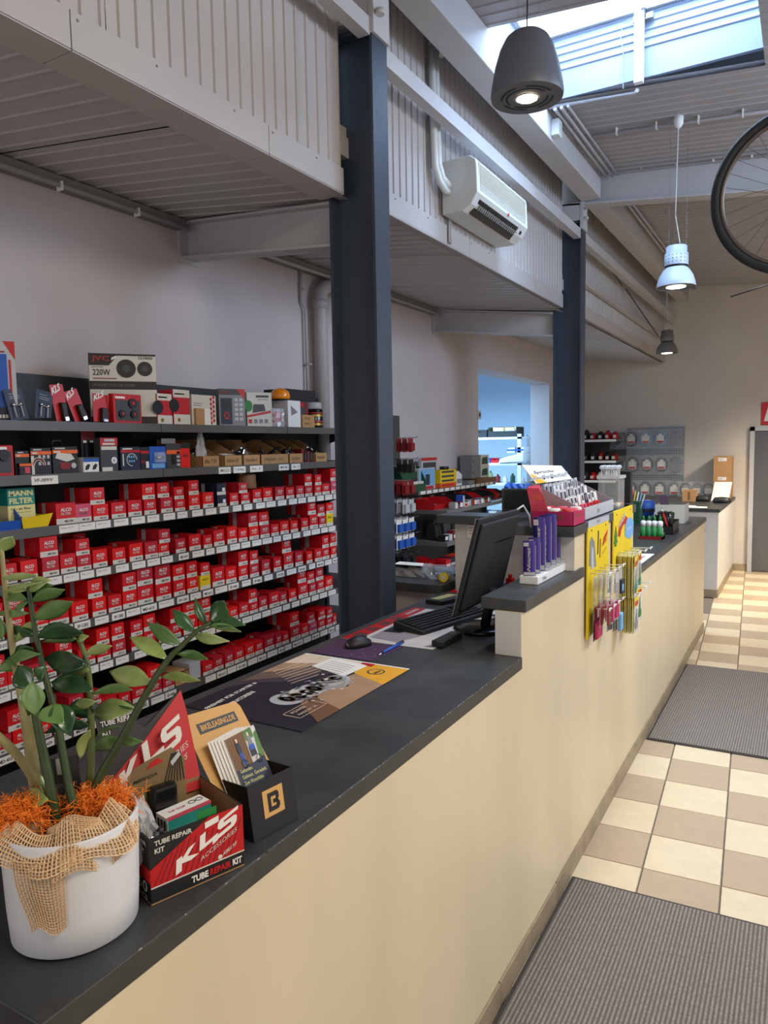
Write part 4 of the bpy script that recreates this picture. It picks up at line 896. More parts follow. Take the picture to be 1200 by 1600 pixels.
MB().prism([(-1.36, 2.24, z1), (-1.24, 2.22, z1), (-1.20, 2.33, z1), (-1.25, 2.45, z1), (-1.37, 2.44, z1)], (0, 0, .0003), 'p_lilac').prism([(-1.37, 2.45, z1), (-1.22, 2.44, z1), (-1.22, 2.46, z1), (-1.37, 2.47, z1)], (0, 0, .0004), 'mat_navy').prism([(-1.36, 2.33, z1+.0003), (-1.29, 2.34, z1+.0003), (-1.27, 2.42, z1+.0003), (-1.36, 2.44, z1+.0003)], (0, 0, .0003), 'mat_navy').prism([(-1.33, 2.58, z1), (-1.25, 2.56, z1), (-1.2, 2.66, z1), (-1.3, 2.7, z1)], (0, 0, .0003), 'p_dusk').build('picture_print', t)
for k in range(8): MB().prism([(-1.13+.004*k, 2.215+.006*k, z1), (-1.1, 2.215+.006*k, z1), (-1.1, 2.218+.006*k, z1), (-1.13+.004*k, 2.218+.006*k, z1)], (0, 0, .0003), 'text_grey').build('print_line', t)
t = thing('mouse_mat', 'purple mouse mat with pale dots between the two printed mats', 'mat', (-1.3, 2.07, cmz))
MB().prism([(-1.44, 1.985, cmz), (-1.205, 1.985, cmz), (-1.19, 2.18, cmz), (-1.448, 2.175, cmz)], (0, 0, .0015), 'p_purple').build('sheet', t)
random.seed(8)
b = MB()
for k in range(26): b.disc((-1.21-random.random()*.1, 1.995+random.random()*.17, z1), (1, 0, 0), (0, 1, 0), random.uniform(.0015, .004), 'p_lilac', 6)
b.build('dot_print', t)
# --- mouse
t = thing('computer_mouse', 'black computer mouse on the purple mouse mat', 'mouse', (-1.335, 2.12, cmz+.0018), math.radians(65))
b = MB(); N, M2 = 12, 8; vs = []
for i in range(N+1):
    u = i/N; x = -.052+.104*u; hw = .031*math.sqrt(max(0.03, 1-abs(2*u-1)**2.6)); hh = .036*math.sin(math.pi*(u*.8+.12))**.7
    for j in range(M2+1):
        a = math.pi*j/M2; vs.append((x, hw*math.cos(a), max(0, hh*math.sin(a)**.8) if 0 < j < M2 else 0))
fs = [(i*(M2+1)+j, i*(M2+1)+j+1, (i+1)*(M2+1)+j+1, (i+1)*(M2+1)+j) for i in range(N) for j in range(M2)] + [tuple(range(M2+1)), tuple(N*(M2+1)+j for j in range(M2, -1, -1))] + [tuple([i*(M2+1) for i in range(N+1)] + [i*(M2+1)+M2 for i in range(N, -1, -1)])]
b.add(vs, fs, 'black', True); b.build('shell', t, local=True)
MB().tube([(.018, 0, .034), (.034, 0, .0305)], .0042, 'grey_dark', 8).build('wheel', t, local=True)
# --- pen
t = thing('ballpoint_pen', 'blue ballpoint pen lying between mouse mat and printed mat', 'pen', (-1.211, 2.13, cmz))
MB().tube([(-1.212, 2.075, cmz+.006), (-1.212, 2.205, cmz+.0065)], .0052, 'blue', 10).build('barrel', t)
MB().tube([(-1.2105, 2.048, cmz+.0045), (-1.212, 2.075, cmz+.006)], [.0012, .005], 'chrome', 10).build('tip', t)
MB().tube([(-1.212, 2.205, cmz+.0065), (-1.212, 2.222, cmz+.0065)], .004, 'grey_dark', 8).box((-1.2135, 2.17, cmz+.0115), (-1.2105, 2.218, cmz+.014), 'grey_dark').build('clip', t)
# --- keyboard
t = thing('keyboard', 'black computer keyboard tilted towards the desk side on the printed mat', 'keyboard', (-1.22, 2.57, cmz+.0018), math.radians(77))
kw, kd = .43, .145
MB().prism([(-kw/2, -kd/2, .0), (-kw/2, kd/2, .0), (-kw/2, kd/2, .032), (-kw/2, -kd/2, .014)], (kw, 0, 0), 'black_soft').build('case', t, local=True, bevel=.002)
b = MB()
for r in range(6):
    n = 20
    for q in range(n):
        if r == 0 and 6 <= q <= 9: continue
        if r > 3 and q in (14, 18): continue
        x = -kw/2+.012+q*(kw-.024)/n; y = -kd/2+.014+r*.0205; z = .0155+(y+kd/2)/kd*.018
        if 14.2 < q < 14.8: continue
        b.box((x, y, z-.004), (x+(kw-.024)/n-.003, y+.0175, z+.005), 'black')
b.box((-kw/2+.012+6*.0203, -kd/2+.014, .012), (-kw/2+.012+10*.0203-.003, -kd/2+.031, .0225), 'black')
o = b.build('key_field', t, local=True); o['kind'] = 'stuff'
for x in (-kw/2+.03, kw/2-.05): MB().box((x, kd/2-.012, 0), (x+.02, kd/2-.008, .012), 'black').build('foot', t, local=True)
# --- cordless handset
t = thing('cordless_phone', 'black cordless handset lying beside the monitor foot', 'phone', (-1.078, 2.30, cmz+.0018), math.radians(88))
MB().prism([(-.075, -.024, 0), (.075, -.024, 0), (.08, 0, 0), (.075, .024, 0), (-.075, .024, 0), (-.08, 0, 0)], (0, 0, .022), 'black').build('body', t, local=True, bevel=.004)
b = MB()
for r in range(5):
    for q in range(3): b.box((-.06+.012*r, -.014+.011*q, .022), (-.052+.012*r, -.006+.011*q, .0236), 'grey_dark')
b.build('key_pad', t, local=True); MB().box((.015, -.015, .022), (.055, .015, .0228), 'black_gloss').build('display', t, local=True)
# --- monitor seen from behind
t = thing('computer_monitor', 'large black flat monitor seen from behind on the worktop', 'monitor', (-1.06, 2.53, cmz), 0)
bl, br_, tr_, tl = Vector((-1.055, 2.318, 1.152)), Vector((-1.055, 2.757, 1.158)), Vector((-.962, 2.735, 1.500)), Vector((-.962, 2.318, 1.498))
n_ = (br_-bl).cross(tl-bl).normalized(); n_ = n_ if n_.x < 0 else -n_
MB().prism([bl, br_, tr_, tl], n_*.012, 'black_soft').build('screen_frame', t, bevel=.003)
ins = lambda a, k: a+((bl+br_+tr_+tl)/4-a)*k
MB().prism([ins(p, .10)-n_*.0 for p in (bl, br_, tr_, tl)], -n_*.012, 'black_soft').build('back_cover', t, bevel=.006)
MB().prism([ins(p, .03)+n_*.0121 for p in (bl, br_, tr_, tl)], n_*.0008, 'black_gloss').build('screen', t)
m1, m2 = bl+(tl-bl)*.70, br_+(tr_-br_)*.70
MB().prism([m1+(m2-m1)*.42-n_*.0122, m1+(m2-m1)*.86-n_*.0122, m1+(m2-m1)*.86+(tl-bl)*.015-n_*.0122, m1+(m2-m1)*.42+(tl-bl)*.015-n_*.0122], -n_*.001, 'black_gloss').build('vent_slot', t)
MB().prism([tl+n_*.0125, bl+n_*.0125, bl+n_*.0125+Vector((0, .004, 0)), tl+n_*.0125+Vector((0, .004, 0))], n_*.001, 'grey_light').build('bezel_edge', t)
MB().tube([(-1.03, 2.53, cmz+.016), (-1.012, 2.53, 1.16), (-.995, 2.53, 1.22)], .018, 'black', 14).build('stand_neck', t)
MB().lathe([(.10, 0), (.105, .006), (.095, .014), (.03, .02)], (-1.045, 2.53, cmz+.0005), 'black_gloss', 28).build('stand_base', t)
MB().tube([(-.965, 2.70, 1.50), (-.96, 2.76, 1.512), (-.95, 2.80, 1.47), (-.95, 2.82, 1.42)], .004, 'grey_light', 6).build('cable', t)
# --- bag wrapped cable packs, small adapter etc. around the side counter
t = thing('wiper_blade_pack', 'long dark part packed in shiny clear film on the side counter', 'accessory', (-1.75, 3.33, 1.0886))
random.seed(11)
b = MB().tube([(-1.98, 3.30, 1.115), (-1.85, 3.30, 1.125), (-1.7, 3.31, 1.125), (-1.5, 3.33, 1.112)], [.012, .02, .022, .012], 'black', 8)
b.build('arm', t)
g = MB(); vs = []; NN = 14
for i in range(NN+1):
    for j in range(7):
        x = -2.05+i*.56/NN; a = math.pi*j/6; w = .07+random.uniform(-.012, .012)
        vs.append((x, 3.32+w*math.cos(a), max(1.0895, 1.09+(.055+random.uniform(-.014, .014))*math.sin(a))))
g.add(vs, [(i*7+j, i*7+j+1, (i+1)*7+j+1, (i+1)*7+j) for i in range(NN) for j in range(6)], 'film', False); g.build('film_wrap', t)
MB().prism([(-1.83, 3.26, 1.150), (-1.66, 3.26, 1.150), (-1.68, 3.31, 1.156), (-1.82, 3.31, 1.156)], (0, 0, .001), 'paper').build('label', t)
for k in range(5): MB().ball((-1.62+.025*k, 3.27+.01*(k % 2), 1.108), .012, 'chrome', 8).build('fitting', t)
t = thing('tape_roll', 'small yellow tape roll lying at the end of the side counter', 'tape', (-1.53, 3.24, 1.0886))
MB().tube([(-1.52, 3.2, 1.112), (-1.52, 3.222, 1.112)], .023, 'yellow', 16).tube([(-1.52, 3.1995, 1.112), (-1.52, 3.2225, 1.112)], .012, 'off_white', 12).build('roll', t)
t = thing('card_terminal', 'flat dark device with pale strips lying behind the monitor', 'device', (-1.40, 2.93, cmz))
MB().prism([(-1.44, 2.85, cmz), (-1.36, 2.84, cmz), (-1.30, 3.0, cmz), (-1.42, 3.05, cmz)], (0, 0, .018), 'black').build('body', t, bevel=.002)
for k in range(4): MB().prism([(-1.425+.012*k, 2.87, cmz+.0182), (-1.419+.012*k, 2.87, cmz+.0182), (-1.39+.012*k, 3.0, cmz+.0182), (-1.396+.012*k, 3.0, cmz+.0182)], (0, 0, .0012), 'pale_yellow').build('strip', t)
t = thing('loose_paper', 'white paper sheets lying under the monitor foot', 'paper', (-1.0, 2.62, cmz))
MB().prism([(-1.12, 2.78, cmz), (-.97, 2.76, cmz), (-.95, 2.98, cmz), (-1.1, 3.0, cmz)], (0, 0, .001), 'paper').build('sheet', t)

# --- KLS tube repair kit display box
t = thing('repair_kit_box', 'red and black open display box of tube repair kits with a tall printed header', 'box', (-.86, .84, ZT), math.atan2(.152, .052))
# local: x along the front (0..w), y towards the back, z up; origin at front left corner
t.location = (-.845, .736, ZT)
w, d, h = .161, .148, .106; e = .002
fl_, frn = 'black', 'red'
b = MB().box((0, 0, .0005), (w, d, .003), 'kraft_inner').box((0, 0, .003), (w, e, h), 'black', side='black').box((0, e, .003), (e, d, h), 'black').box((w-e, e, .003), (w, d, h), 'black').box((e, d-e, .003), (w-e, d, h), 'kraft_inner')
b.box((e, e, .003), (e+.0006, d-e, h-.001), 'kraft_inner').box((w-e-.0006, e, .003), (w-e, d-e, h-.001), 'kraft_inner').box((e, e, .003), (w-e, e+.0006, h-.001), 'kraft_inner')
b.build('carton', t, local=True)
MB().prism([(0, 0, .028), (w, 0, .028), (w, 0, h), (w*.62, 0, h), (0, 0, .056)], (0, -.0006, 0), 'red').build('red_panel', t, local=True)
MB().prism([(0, -.0008, .0265), (w, -.0008, .0265), (w, -.0008, .0285), (0, -.0008, .0285)], (0, -.0004, 0), 'off_white').build('white_line', t, local=True)
for k in range(16):
    x = .004+k*.010; zt = min(h-.002, .056+(h-.056)*(x+.02)/(w*.62)); 
    if x+.022 < w: MB().prism([(x, -.0007, .03), (x+.0025, -.0007, .03), (x+.0245, -.0007, min(zt, .085)), (x+.022, -.0007, min(zt, .085))], (0, -.0002, 0), 'red_dark').build('stripe', t, local=True)
def kls(t, x0, z0, s, y, tilt, small=True, su=.032):
    """the slanted three letter logo with its line of small capitals, on a plane facing -y"""
    r = Vector((math.cos(tilt), 0, math.sin(tilt))); u = Vector((.08, 0, 1)).normalized()
    R_ = lambda pts, m='paper': MB().prism([Vector((x0, y, z0)) + r*(a*s) + u*(c*su) for a, c in pts], (0, -.0008, 0), m).build('logo_letter', t, local=True)
    R_([(0, 0), (.24, 0), (.24, .36), (.62, .16), (.95, .16), (.45, .5), (.78, .86), (.5, .86), (.24, .58), (.24, .74), (0, .74)])
    R_([(.98, .22), (1.22, .2), (1.55, .2), (1.55, .0), (1.78, .02), (1.78, .38), (1.22, .38), (1.22, .98), (.98, .98)])
    R_([(1.78, .06), (2.5, .06), (2.62, .2), (2.62, .5), (2.5, .62), (2.02, .66), (2.02, .78), (2.66, .78), (2.66, .96), (1.86, .96), (1.76, .82), (1.76, .58), (1.88, .46), (2.36, .42), (2.36, .26), (1.78, .26)])
    if small:
        q = Vector((x0, y, z0)) + r*(1.05*s) - u*(.26*s)
        text('ACCESSORIES', q, r, u, 1.6*s, .17*s, 'off_white', t, local=True, bold=0)
        text('KELLYS', Vector((x0, y, z0)) + r*(2.05*s) - u*(.78*s), r, u, .62*s, .14*s, 'off_white', t, shear=.3, bold=.03, local=True)
        MB().disc(Vector((x0, y-.0003, z0)) + r*(1.92*s) - u*(.72*s), (1, 0, 0), (0, 0, 1), .09*s, 'off_white', 16, (0, -.0005, 0)).build('logo_ring', t, local=True)
kls(t, .040, .033, .0445, -.0009, math.radians(22))
text('TUBE REPAIR', (.008, -.0006, .092), (1, 0, 0), (0, 0, 1), .062, .008, 'off_white', t, local=True, bold=.03)
text('KIT', (.008, -.0006, .080), (1, 0, 0), (0, 0, 1), .016, .008, 'off_white', t, local=True, bold=.03)
text('TUBE', (.066, -.0006, .009), (1, 0, 0), (0, 0, 1), .029, .011, 'paper', t, local=True, bold=.04)
text('REPAIR', (.098, -.0006, .009), (1, 0, 0), (0, 0, 1), .038, .011, 'red', t, local=True, bold=.04)
text('KIT', (.139, -.0006, .009), (1, 0, 0), (0, 0, 1), .017, .011, 'paper', t, local=True, bold=.04)
MB().box((-.0008, .0, .035), (0, d, .056), 'red').build('side_band', t, local=True)
text('50', (-.0009, .045, .016), (0, -1, 0), (0, 0, 1), .035, .018, 'off_white', t, local=True); text('PCS', (-.0009, .04, .004), (0, -1, 0), (0, 0, 1), .028, .008, 'off_white', t, local=True)
text('REPAIR', (-.0009, .052, .092), (0, -1, 0), (0, 0, 1), .045, .007, 'off_white', t, local=True); text('KIT', (-.0009, .035, .078), (0, -1, 0), (0, 0, 1), .02, .007, 'off_white', t, local=True)
MB().prism([(w*.57, -.002, h-.016), (w*.72, -.002, h-.012), (w*.72, -.002, h-.002), (w*.57, -.002, h-.006)], (0, -.0004, 0), 'paper').build('price_sticker', t, local=True)
# header board, leaning back
def HB(x, z): k = (z-h)/.14; return Vector((x, d+.002+k*.055, z))
hd = MB().prism([HB(0, h-.02), HB(w, h-.02), HB(w, h+.105), HB(w*.98, h+.145), HB(w*.5, h+.1), HB(0, h+.16)], (0, .002, .001), 'black').build('header_board', t, local=True)
HF = lambda x, z: HB(x, z)-Vector((0, .0012, 0))
MB().prism([HF(0, h-.02), HF(w, h-.02), HF(w, h+.105), HF(w*.98, h+.145), HF(w*.5, h+.085), HF(.0, h+.03)], (0, -.0006, 0), 'red').build('header_red', t, local=True)
hr = Vector((1, .0, .62)).normalized(); hu = Vector((.0, .36, 1)).normalized()
def R2(pts, s, o): return MB().prism([HF(0, h)*0 + o + hr*(a*s) + hu*(c*s) for a, c in pts], (0, -.0008, 0), 'paper').build('logo_letter', t, local=True)
o_ = HF(.020, h+.004)-Vector((0, .001, 0)); s_ = .052
R2([(0, 0), (.24, 0), (.24, .36), (.62, .16), (.95, .16), (.45, .5), (.78, .86), (.5, .86), (.24, .58), (.24, .74), (0, .74)], s_, o_)
R2([(.98, .22), (1.22, .2), (1.55, .2), (1.55, .0), (1.78, .02), (1.78, .38), (1.22, .38), (1.22, .98), (.98, .98)], s_, o_)
R2([(1.78, .06), (2.5, .06), (2.62, .2), (2.62, .5), (2.5, .62), (2.02, .66), (2.02, .78), (2.66, .78), (2.66, .96), (1.86, .96), (1.76, .82), (1.76, .58), (1.88, .46), (2.36, .42), (2.36, .26), (1.78, .26)], s_*.92, o_+hr*.006)
text('ACCESSORIES', o_+hr*(.95*s_)-hu*(.32*s_), hr, hu, 1.75*s_, .2*s_, 'off_white', t, local=True, bold=0)
text('KELLYS', o_+hr*(1.8*s_)-hu*(.62*s_), hr, hu, .8*s_, .17*s_, 'off_white', t, local=True, shear=.3)
text('TUBE REPAIR', HF(.006, h+.118)-Vector((0, .0008, 0)), (1, 0, 0), hu, .062, .009, 'off_white', t, local=True, bold=.03)
text('KIT', HF(.006, h+.104)-Vector((0, .0008, 0)), (1, 0, 0), hu, .016, .009, 'off_white', t, local=True, bold=.03)
# things lying in the box: each its own
RZ = math.atan2(.152, .052)
def inbox(name, label, cat, p, rz=0., group=None):
    c, s_2 = math.cos(RZ), math.sin(RZ)
    return thing(name, label, cat, (-.845+p[0]*c-p[1]*s_2, .736+p[0]*s_2+p[1]*c, ZT+p[2]), RZ+rz, group)
q = inbox('blister_card', 'olive kraft hang card with a black plastic part standing in the repair kit box', 'accessory', (.0, .095, .030))
def BC(x, z): return Vector((x+.012, z*.12, z))
MB().prism([BC(0, 0), BC(.098, 0), BC(.103, .135), BC(.082, .158), BC(.016, .142), BC(.004, .13)], (0, .0015, 0), 'kraft_dark').build('backing_card', q, local=True)
MB().prism([BC(.036, .134)-Vector((0, .0004, 0)), BC(.066, .140)-Vector((0, .0004, 0)), BC(.056, .148)-Vector((0, .0004, 0)), BC(.044, .144)-Vector((0, .0004, 0))], (0, -.0006, 0), 'red').build('hang_hole', q, local=True)
for k in range(7): MB().prism([BC(.062+.006*k, .1)-Vector((0, .0004, 0)), BC(.064+.006*k, .1)-Vector((0, .0004, 0)), BC(.082+.0025*k, .148)-Vector((0, .0004, 0)), BC(.080+.0025*k, .148)-Vector((0, .0004, 0))], (0, -.0004, 0), 'black').build('stripe', q, local=True)
text('MERIDA', BC(.010, .117)-Vector((0, .001, 0)), (1, 0, .1), (0, .12, 1), .042, .005, 'black', q, local=True, shear=.4)
MB().prism([BC(.028, .06)-Vector((0, .001, 0)), BC(.076, .065)-Vector((0, .001, 0)), BC(.078, .108)-Vector((0, .001, 0)), BC(.034, .108)-Vector((0, .001, 0))], (0, -.022, 0), 'black_gloss').build('light', q, local=True, bevel=.006)
MB().prism([BC(.080, .128)-Vector((0, .0006, 0)), BC(.097, .142)-Vector((0, .0006, 0)), BC(.094, .149)-Vector((0, .0006, 0)), BC(.077, .135)-Vector((0, .0006, 0))], (0, -.0006, 0), 'grey_light').build('price_sticker', q, local=True)
def patchbox(p, rz, label, tilt=0.):
    q = inbox('patch_box', label, 'box', p, rz, 'small teal and white patch boxes'); q.rotation_euler.x = tilt
    MB().box((0, 0, 0), (.082, .034, .026), 'paper', side='teal').box((-.0006, 0, 0), (0, .034, .026), 'paper').build('carton', q, local=True)
    MB().box((0, -.0006, .022), (.082, 0, .0255), 'pink_red').box((0, .0, .026), (.082, .003, .0266), 'pink_red').build('stripe', q, local=True)
    text('TIP TOP', (.012, .014, .0262), (1, 0, 0), (0, 1, 0), .032, .006, 'red', q, local=True)
    MB().tube([(.058+.006*math.cos(a*.6), .02+.005*math.sin(a*.6), .0266) for a in range(11)], .0006, 'black', 4).tube([(.072+.006*math.cos(a*.6), .02+.005*math.sin(a*.6), .0266) for a in range(11)], .0006, 'black', 4).build('bicycle_print', q, local=True)
    for k in range(3): MB().box((-.001, .006+.009*k, .004), (-.0006, .012+.009*k, .02), 'black').build('barcode', q, local=True)
    return q
patchbox((.050, .042, .078), .12, 'upper patch box, teal sides and white top with bicycle print'); patchbox((.066, .012, .0515), .05, 'lower patch box partly hidden beneath the other in the kit box')
MBx = inbox('kit_filler', 'stack of more patch boxes filling the bottom of the repair kit box', 'box', (.01, .006, .0035))
MB().box((.02, .003, 0), (.14, .125, .026), 'paper', side='teal').box((.03, .006, .0265), (.14, .09, .0475), 'paper', side='teal').build('carton', MBx, local=True)
q = inbox('green_card', 'small green card with a valve picture standing at the front of the kit box', 'card', (.083, .0035, .056), 0)
MB().box((0, 0, 0), (.033, .001, .062), 'green').prism([(.008, -.0003, .02), (.012, -.0003, .016), (.026, -.0003, .046), (.022, -.0003, .05)], (0, -.0004, 0), 'chrome').build('sheet', q, local=True)
q = inbox('valve_bag', 'crumpled clear plastic bag with small dark parts sticking out of the kit box', 'bag', (.020, .034, .052))
random.seed(21); g = crumple(.052, .105, .03, 8, 'film_hazy', .45)
g.v = [Vector((v.y - v.z*.22, v.x, v.z)) for v in g.v]; g.build('bag', q, local=True)
for k in range(4): MB().tube([(-.012+.008*k, -.004+.004*(k % 2), .012+.006*k), (-.01+.008*k, 0, .036+.004*k)], .006, ('black', 'chrome', 'grey_dark', 'black')[k], 8).build('valve', q, local=True)
# --- leaflet holder
RB = math.atan2(.106, .018)
t = thing('leaflet_holder', 'dark cardboard leaflet holder with a kraft back card and square letter emblem', 'holder', (-.824, .95, ZT), RB)
w = .1075
P3 = [(0, 0, .0005), (0, .015, .097), (0, .085, .086), (0, .085, .0005)]
MB().prism([(0, 0, .0005), (w, 0, .0005), (w-.002, .014, .097), (.002, .014, .097)], (0, .0015, 0), 'black_soft').build('front_panel', t, local=True)
for x in (0, w-.0015): MB().prism([(x, 0, .0005), (x, .014, .097), (x, .085, .092), (x, .085, .0005)], (.0015, 0, 0), 'kraft_dark' if False else 'black_soft').build('side_panel', t, local=True)
MB().box((0, .0835, .0005), (w, .085, .09), 'black_soft').build('back_panel', t, local=True)
def FP(x, z, o=0.): return Vector((x, z*.145-.0006-o, z))
MB().prism([FP(.030, .03), FP(.078, .03), FP(.078, .078), FP(.030, .078)], (0, -.0006, 0), 'card_gold').build('emblem_square', t, local=True)
L = lambda pts, m='black_soft': MB().prism([FP(x, z, .0008) for x, z in pts], (0, -.0005, 0), m).build('emblem_letter', t, local=True)
L([(.041, .038), (.048, .038), (.048, .071), (.041, .071)]); L([(.048, .038), (.064, .038), (.068, .043), (.068, .050), (.064, .0545), (.064, .0455), (.048, .0455)])
L([(.048, .0635), (.060, .0635), (.060, .058), (.064, .0545), (.067, .058), (.067, .067), (.063, .071), (.048, .071)]); L([(.060, .0455), (.064, .0455), (.064, .058), (.060, .058)]); L([(.053, .0505), (.064, .0505), (.064, .0575), (.053, .0575)])
# kraft back card leaning back
BK = lambda x, z: Vector((x, .042+(z-.03)*.85, z))
ca = MB().prism([BK(-.018, .03), BK(w+.012, .03), BK(w+.008, .178), BK(w+.002, .188), BK(-.010, .192), BK(-.018, .182)], (0, .002, -.001), 'card_gold').build('back_card', t, local=True)
up_ = Vector((0, .85, 1)).normalized(); nn = Vector((0, -1, .85)).normalized()
MB().prism([BK(.006, .158)+nn*.0006, BK(.096, .158)+nn*.0006, BK(.096, .174)+nn*.0006, BK(.006, .174)+nn*.0006], nn*.0004, 'grey_dark').build('title_bar', t, local=True)
text('BIKELEASING.DE', BK(.011, .1615)+nn*.001, (1, 0, 0), up_, .080, .012, 'card_gold', t, local=True, bold=.03)
# the leaflets standing in the holder: one by one, each fanned a little to the left
c3, s3 = math.cos(RB), math.sin(RB)
for k in range(6):
    last = k == 0
    lf = thing('leaflet', 'front leaflet with a photograph of two cyclists, standing in the dark holder' if last else 'white edged leaflet fanned out behind the front one, %s behind it' % ORD[k-1], 'leaflet', (-.824, .95, ZT), RB, 'cycling leaflets in the dark holder')
    dx = -.0055*k; o1 = .030+.003*k
    LK = lambda x, z, oo=0.: Vector((x+dx+.026, o1+(z-.03)*.62-oo, z))
    MB().prism([LK(0, .02), LK(.070, .02), LK(.072, .158), LK(.0, .152)], (0, .0016, 0), 'paper').build('sheet', lf, local=True)
    if last:
        u2 = Vector((0, .62, 1)).normalized(); n2 = Vector((0, -1, .62)).normalized()
        Q = lambda pts, m, k2=1: MB().prism([LK(x, z)+n2*.0004*k2 for x, z in pts], n2*.0003, m).build('picture', lf, local=True)
        Q([(0, .02), (.070, .02), (.071, .108), (0, .100)], 'navy'); Q([(0, .100), (.071, .108), (.072, .158), (0, .152)], 'brown'); 
        for j in range(7): Q([(.004+.0055*j, .101), (.005+.0055*j, .101), (.006+.0055*j, .151), (.005+.0055*j, .151)], 'kraft_dark', 2)
        Q([(.040, .103), (.071, .108), (.072, .158), (.042, .156)], 'p_pale', 2); Q([(.058, .106), (.071, .108), (.072, .150), (.064, .146)], 'leaf_mid', 3); Q([(.042, .138), (.062, .141), (.062, .157), (.042, .155)], 'leaf_mid', 3)
        # two small printed figures, flat picture
        Q([(.018, .104), (.021, .104), (.022, .125), (.019, .125)], 'blue', 4); Q([(.024, .104), (.027, .104), (.025, .125), (.022, .125)], 'blue', 4); Q([(.016, .124), (.026, .124), (.026, .141), (.017, .141)], 'navy', 5); Q([(.019, .141), (.023, .141), (.023, .147), (.019, .147)], 'p_cream', 5)
        Q([(.042, .112), (.056, .113), (.056, .128), (.043, .128)], 'black', 4); Q([(.044, .122), (.056, .123), (.056, .131), (.044, .131)], 'blue', 5); Q([(.045, .130), (.055, .130), (.054, .145), (.046, .145)], 'grey', 4); Q([(.048, .145), (.052, .145), (.052, .151), (.048, .151)], 'p_cream', 5)
        for j in range(2): MB().tube([LK(.022+.034*j+.006*math.cos(a*.6), .106+.0065*math.sin(a*.6))+n2*.003 for a in range(11)], .0006, 'black', 4).build('picture', lf, local=True)
        for s2, zz in (('Gefunden.', .0945), ('Geleast. Geradelt.', .085), ('Zum Wunschbike', .0755), ('per Rad.', .066)): text(s2, LK(.006, zz)+n2*.001, (1, 0, 0), u2, .0032*len(s2), .0068, 'pale_yellow', lf, local=True, bold=.01)
# ================================================================== POTTED PLANT
PC = Vector((-.914, .656, ZT)); random.seed(4)
t = thing('potted_plant', 'potted plant with glossy leaflets in a white oval pot with burlap and orange fibre', 'plant', PC)
pr_ = [(.001, .0005), (.080, .0005), (.087, .006), (.090, .05), (.0925, .12), (.0935, .165), (.0925, .168), (.0885, .166), (.087, .150), (.085, .135)]
MB().lathe(pr_, PC, 'pot_white', 56, sx=1.0, sy=1.0).build('pot', t)
MB().lathe([(.086, .138), (.05, .146), (.001, .150)], PC, 'soil', 30, sy=1.04).build('soil', t)
def stem(px, Y0, Y1, r0, r1, m):
    pts = []; n = len(px)
    for i, (x, y) in enumerate(px):
        pts.append(at(x, y, Y=Y0+(Y1-Y0)*i/(n-1)))
    sm = []
    for i in range(len(pts)-1):
        for k in range(3):
            u = k/3; p0 = pts[max(i-1, 0)]; p1, p2 = pts[i], pts[i+1]; p3 = pts[min(i+2, len(pts)-1)]
            sm.append(.5*((2*p1)+(p2-p0)*u+(2*p0-5*p1+4*p2-p3)*u*u+(3*p1-p0-3*p2+p3)*u**3))
    sm.append(pts[-1])
    MB().tube(sm, [r0+(r1-r0)*i/(len(sm)-1) for i in range(len(sm))], m, 10).build('stem', t)
stem([(66, 1300), (52, 1200), (40, 1110), (27, 1040)], .66, .66, .0105, .008, 'stem_tan')
stem([(27, 1050), (18, 1000), (8, 920), (2, 850)], .66, .65, .006, .003, 'stem_tan')
stem([(90, 1295), (75, 1210), (60, 1140), (50, 1075)], .64, .63, .0075, .0055, 'stem_dark')
stem([(124, 1292), (108, 1230), (95, 1160), (88, 1120), (72, 1062), (60, 1010), (50, 955), (44, 915)], .66, .66, .007, .003, 'stem_dark')
stem([(138, 1275), (142, 1190), (142, 1110), (138, 1050), (130, 1015), (121, 998)], .70, .71, .0065, .003, 'stem_green')
stem([(128, 1290), (150, 1225), (187, 1160), (233, 1076), (262, 1031), (285, 1008), (309, 985), (330, 972)], .68, .80, .007, .0028, 'stem_dark')
stem([(62, 1235), (45, 1205), (20, 1172), (-8, 1146)], .66, .60, .007, .006, 'stem_tan')
def leaf(b, tip, wd, m, Yb=.66, Yt=None, roll=0.3, bend=.12, side=1):
    B_ = at(*b, Y=Yb); T_ = at(*tip, Y=Yb if Yt is None else Yt); ax = T_-B_; L_ = ax.length
    if L_ < 1e-4: return
    ax.normalize(); view = (B_-Vector((0, 0, EYE))).normalized()
    sidev = ax.cross(view).normalized(); nor = sidev.cross(ax).normalized()
    sv = sidev*math.cos(roll)+nor*math.sin(roll); nv = ax.cross(sv).normalized()
    if nv.z < 0: nv = -nv
    W_ = L_*wd*.94; n = 9; vs = []; fs = []
    for i in range(n+1):
        u = i/n; hw = W_*.5*(math.sin(math.pi*min(1, u**.86))**1.05) if 0 < u < 1 else .0006
        c = B_+ax*(L_*u)+nv*(bend*L_*math.sin(math.pi*u)*.6) - Vector((0, 0, 1))*(L_*.10*u*u)*0
        for k, q in enumerate((-1, -.55, 0, .55, 1)):
            lift = abs(q)**1.3*hw*.28
            vs.append(c+sv*(hw*q)+nv*lift)
    for i in range(n):
        for k in range(4): fs.append((i*5+k, i*5+k+1, (i+1)*5+k+1, (i+1)*5+k))
    b2 = MB().add(vs, fs, m, True); o = b2.build('leaf', t)
    so = o.modifiers.new('thickness', 'SOLIDIFY'); so.thickness = .0007
D, Mi, Li = 'leaf_dark', 'leaf_mid', 'leaf_light'
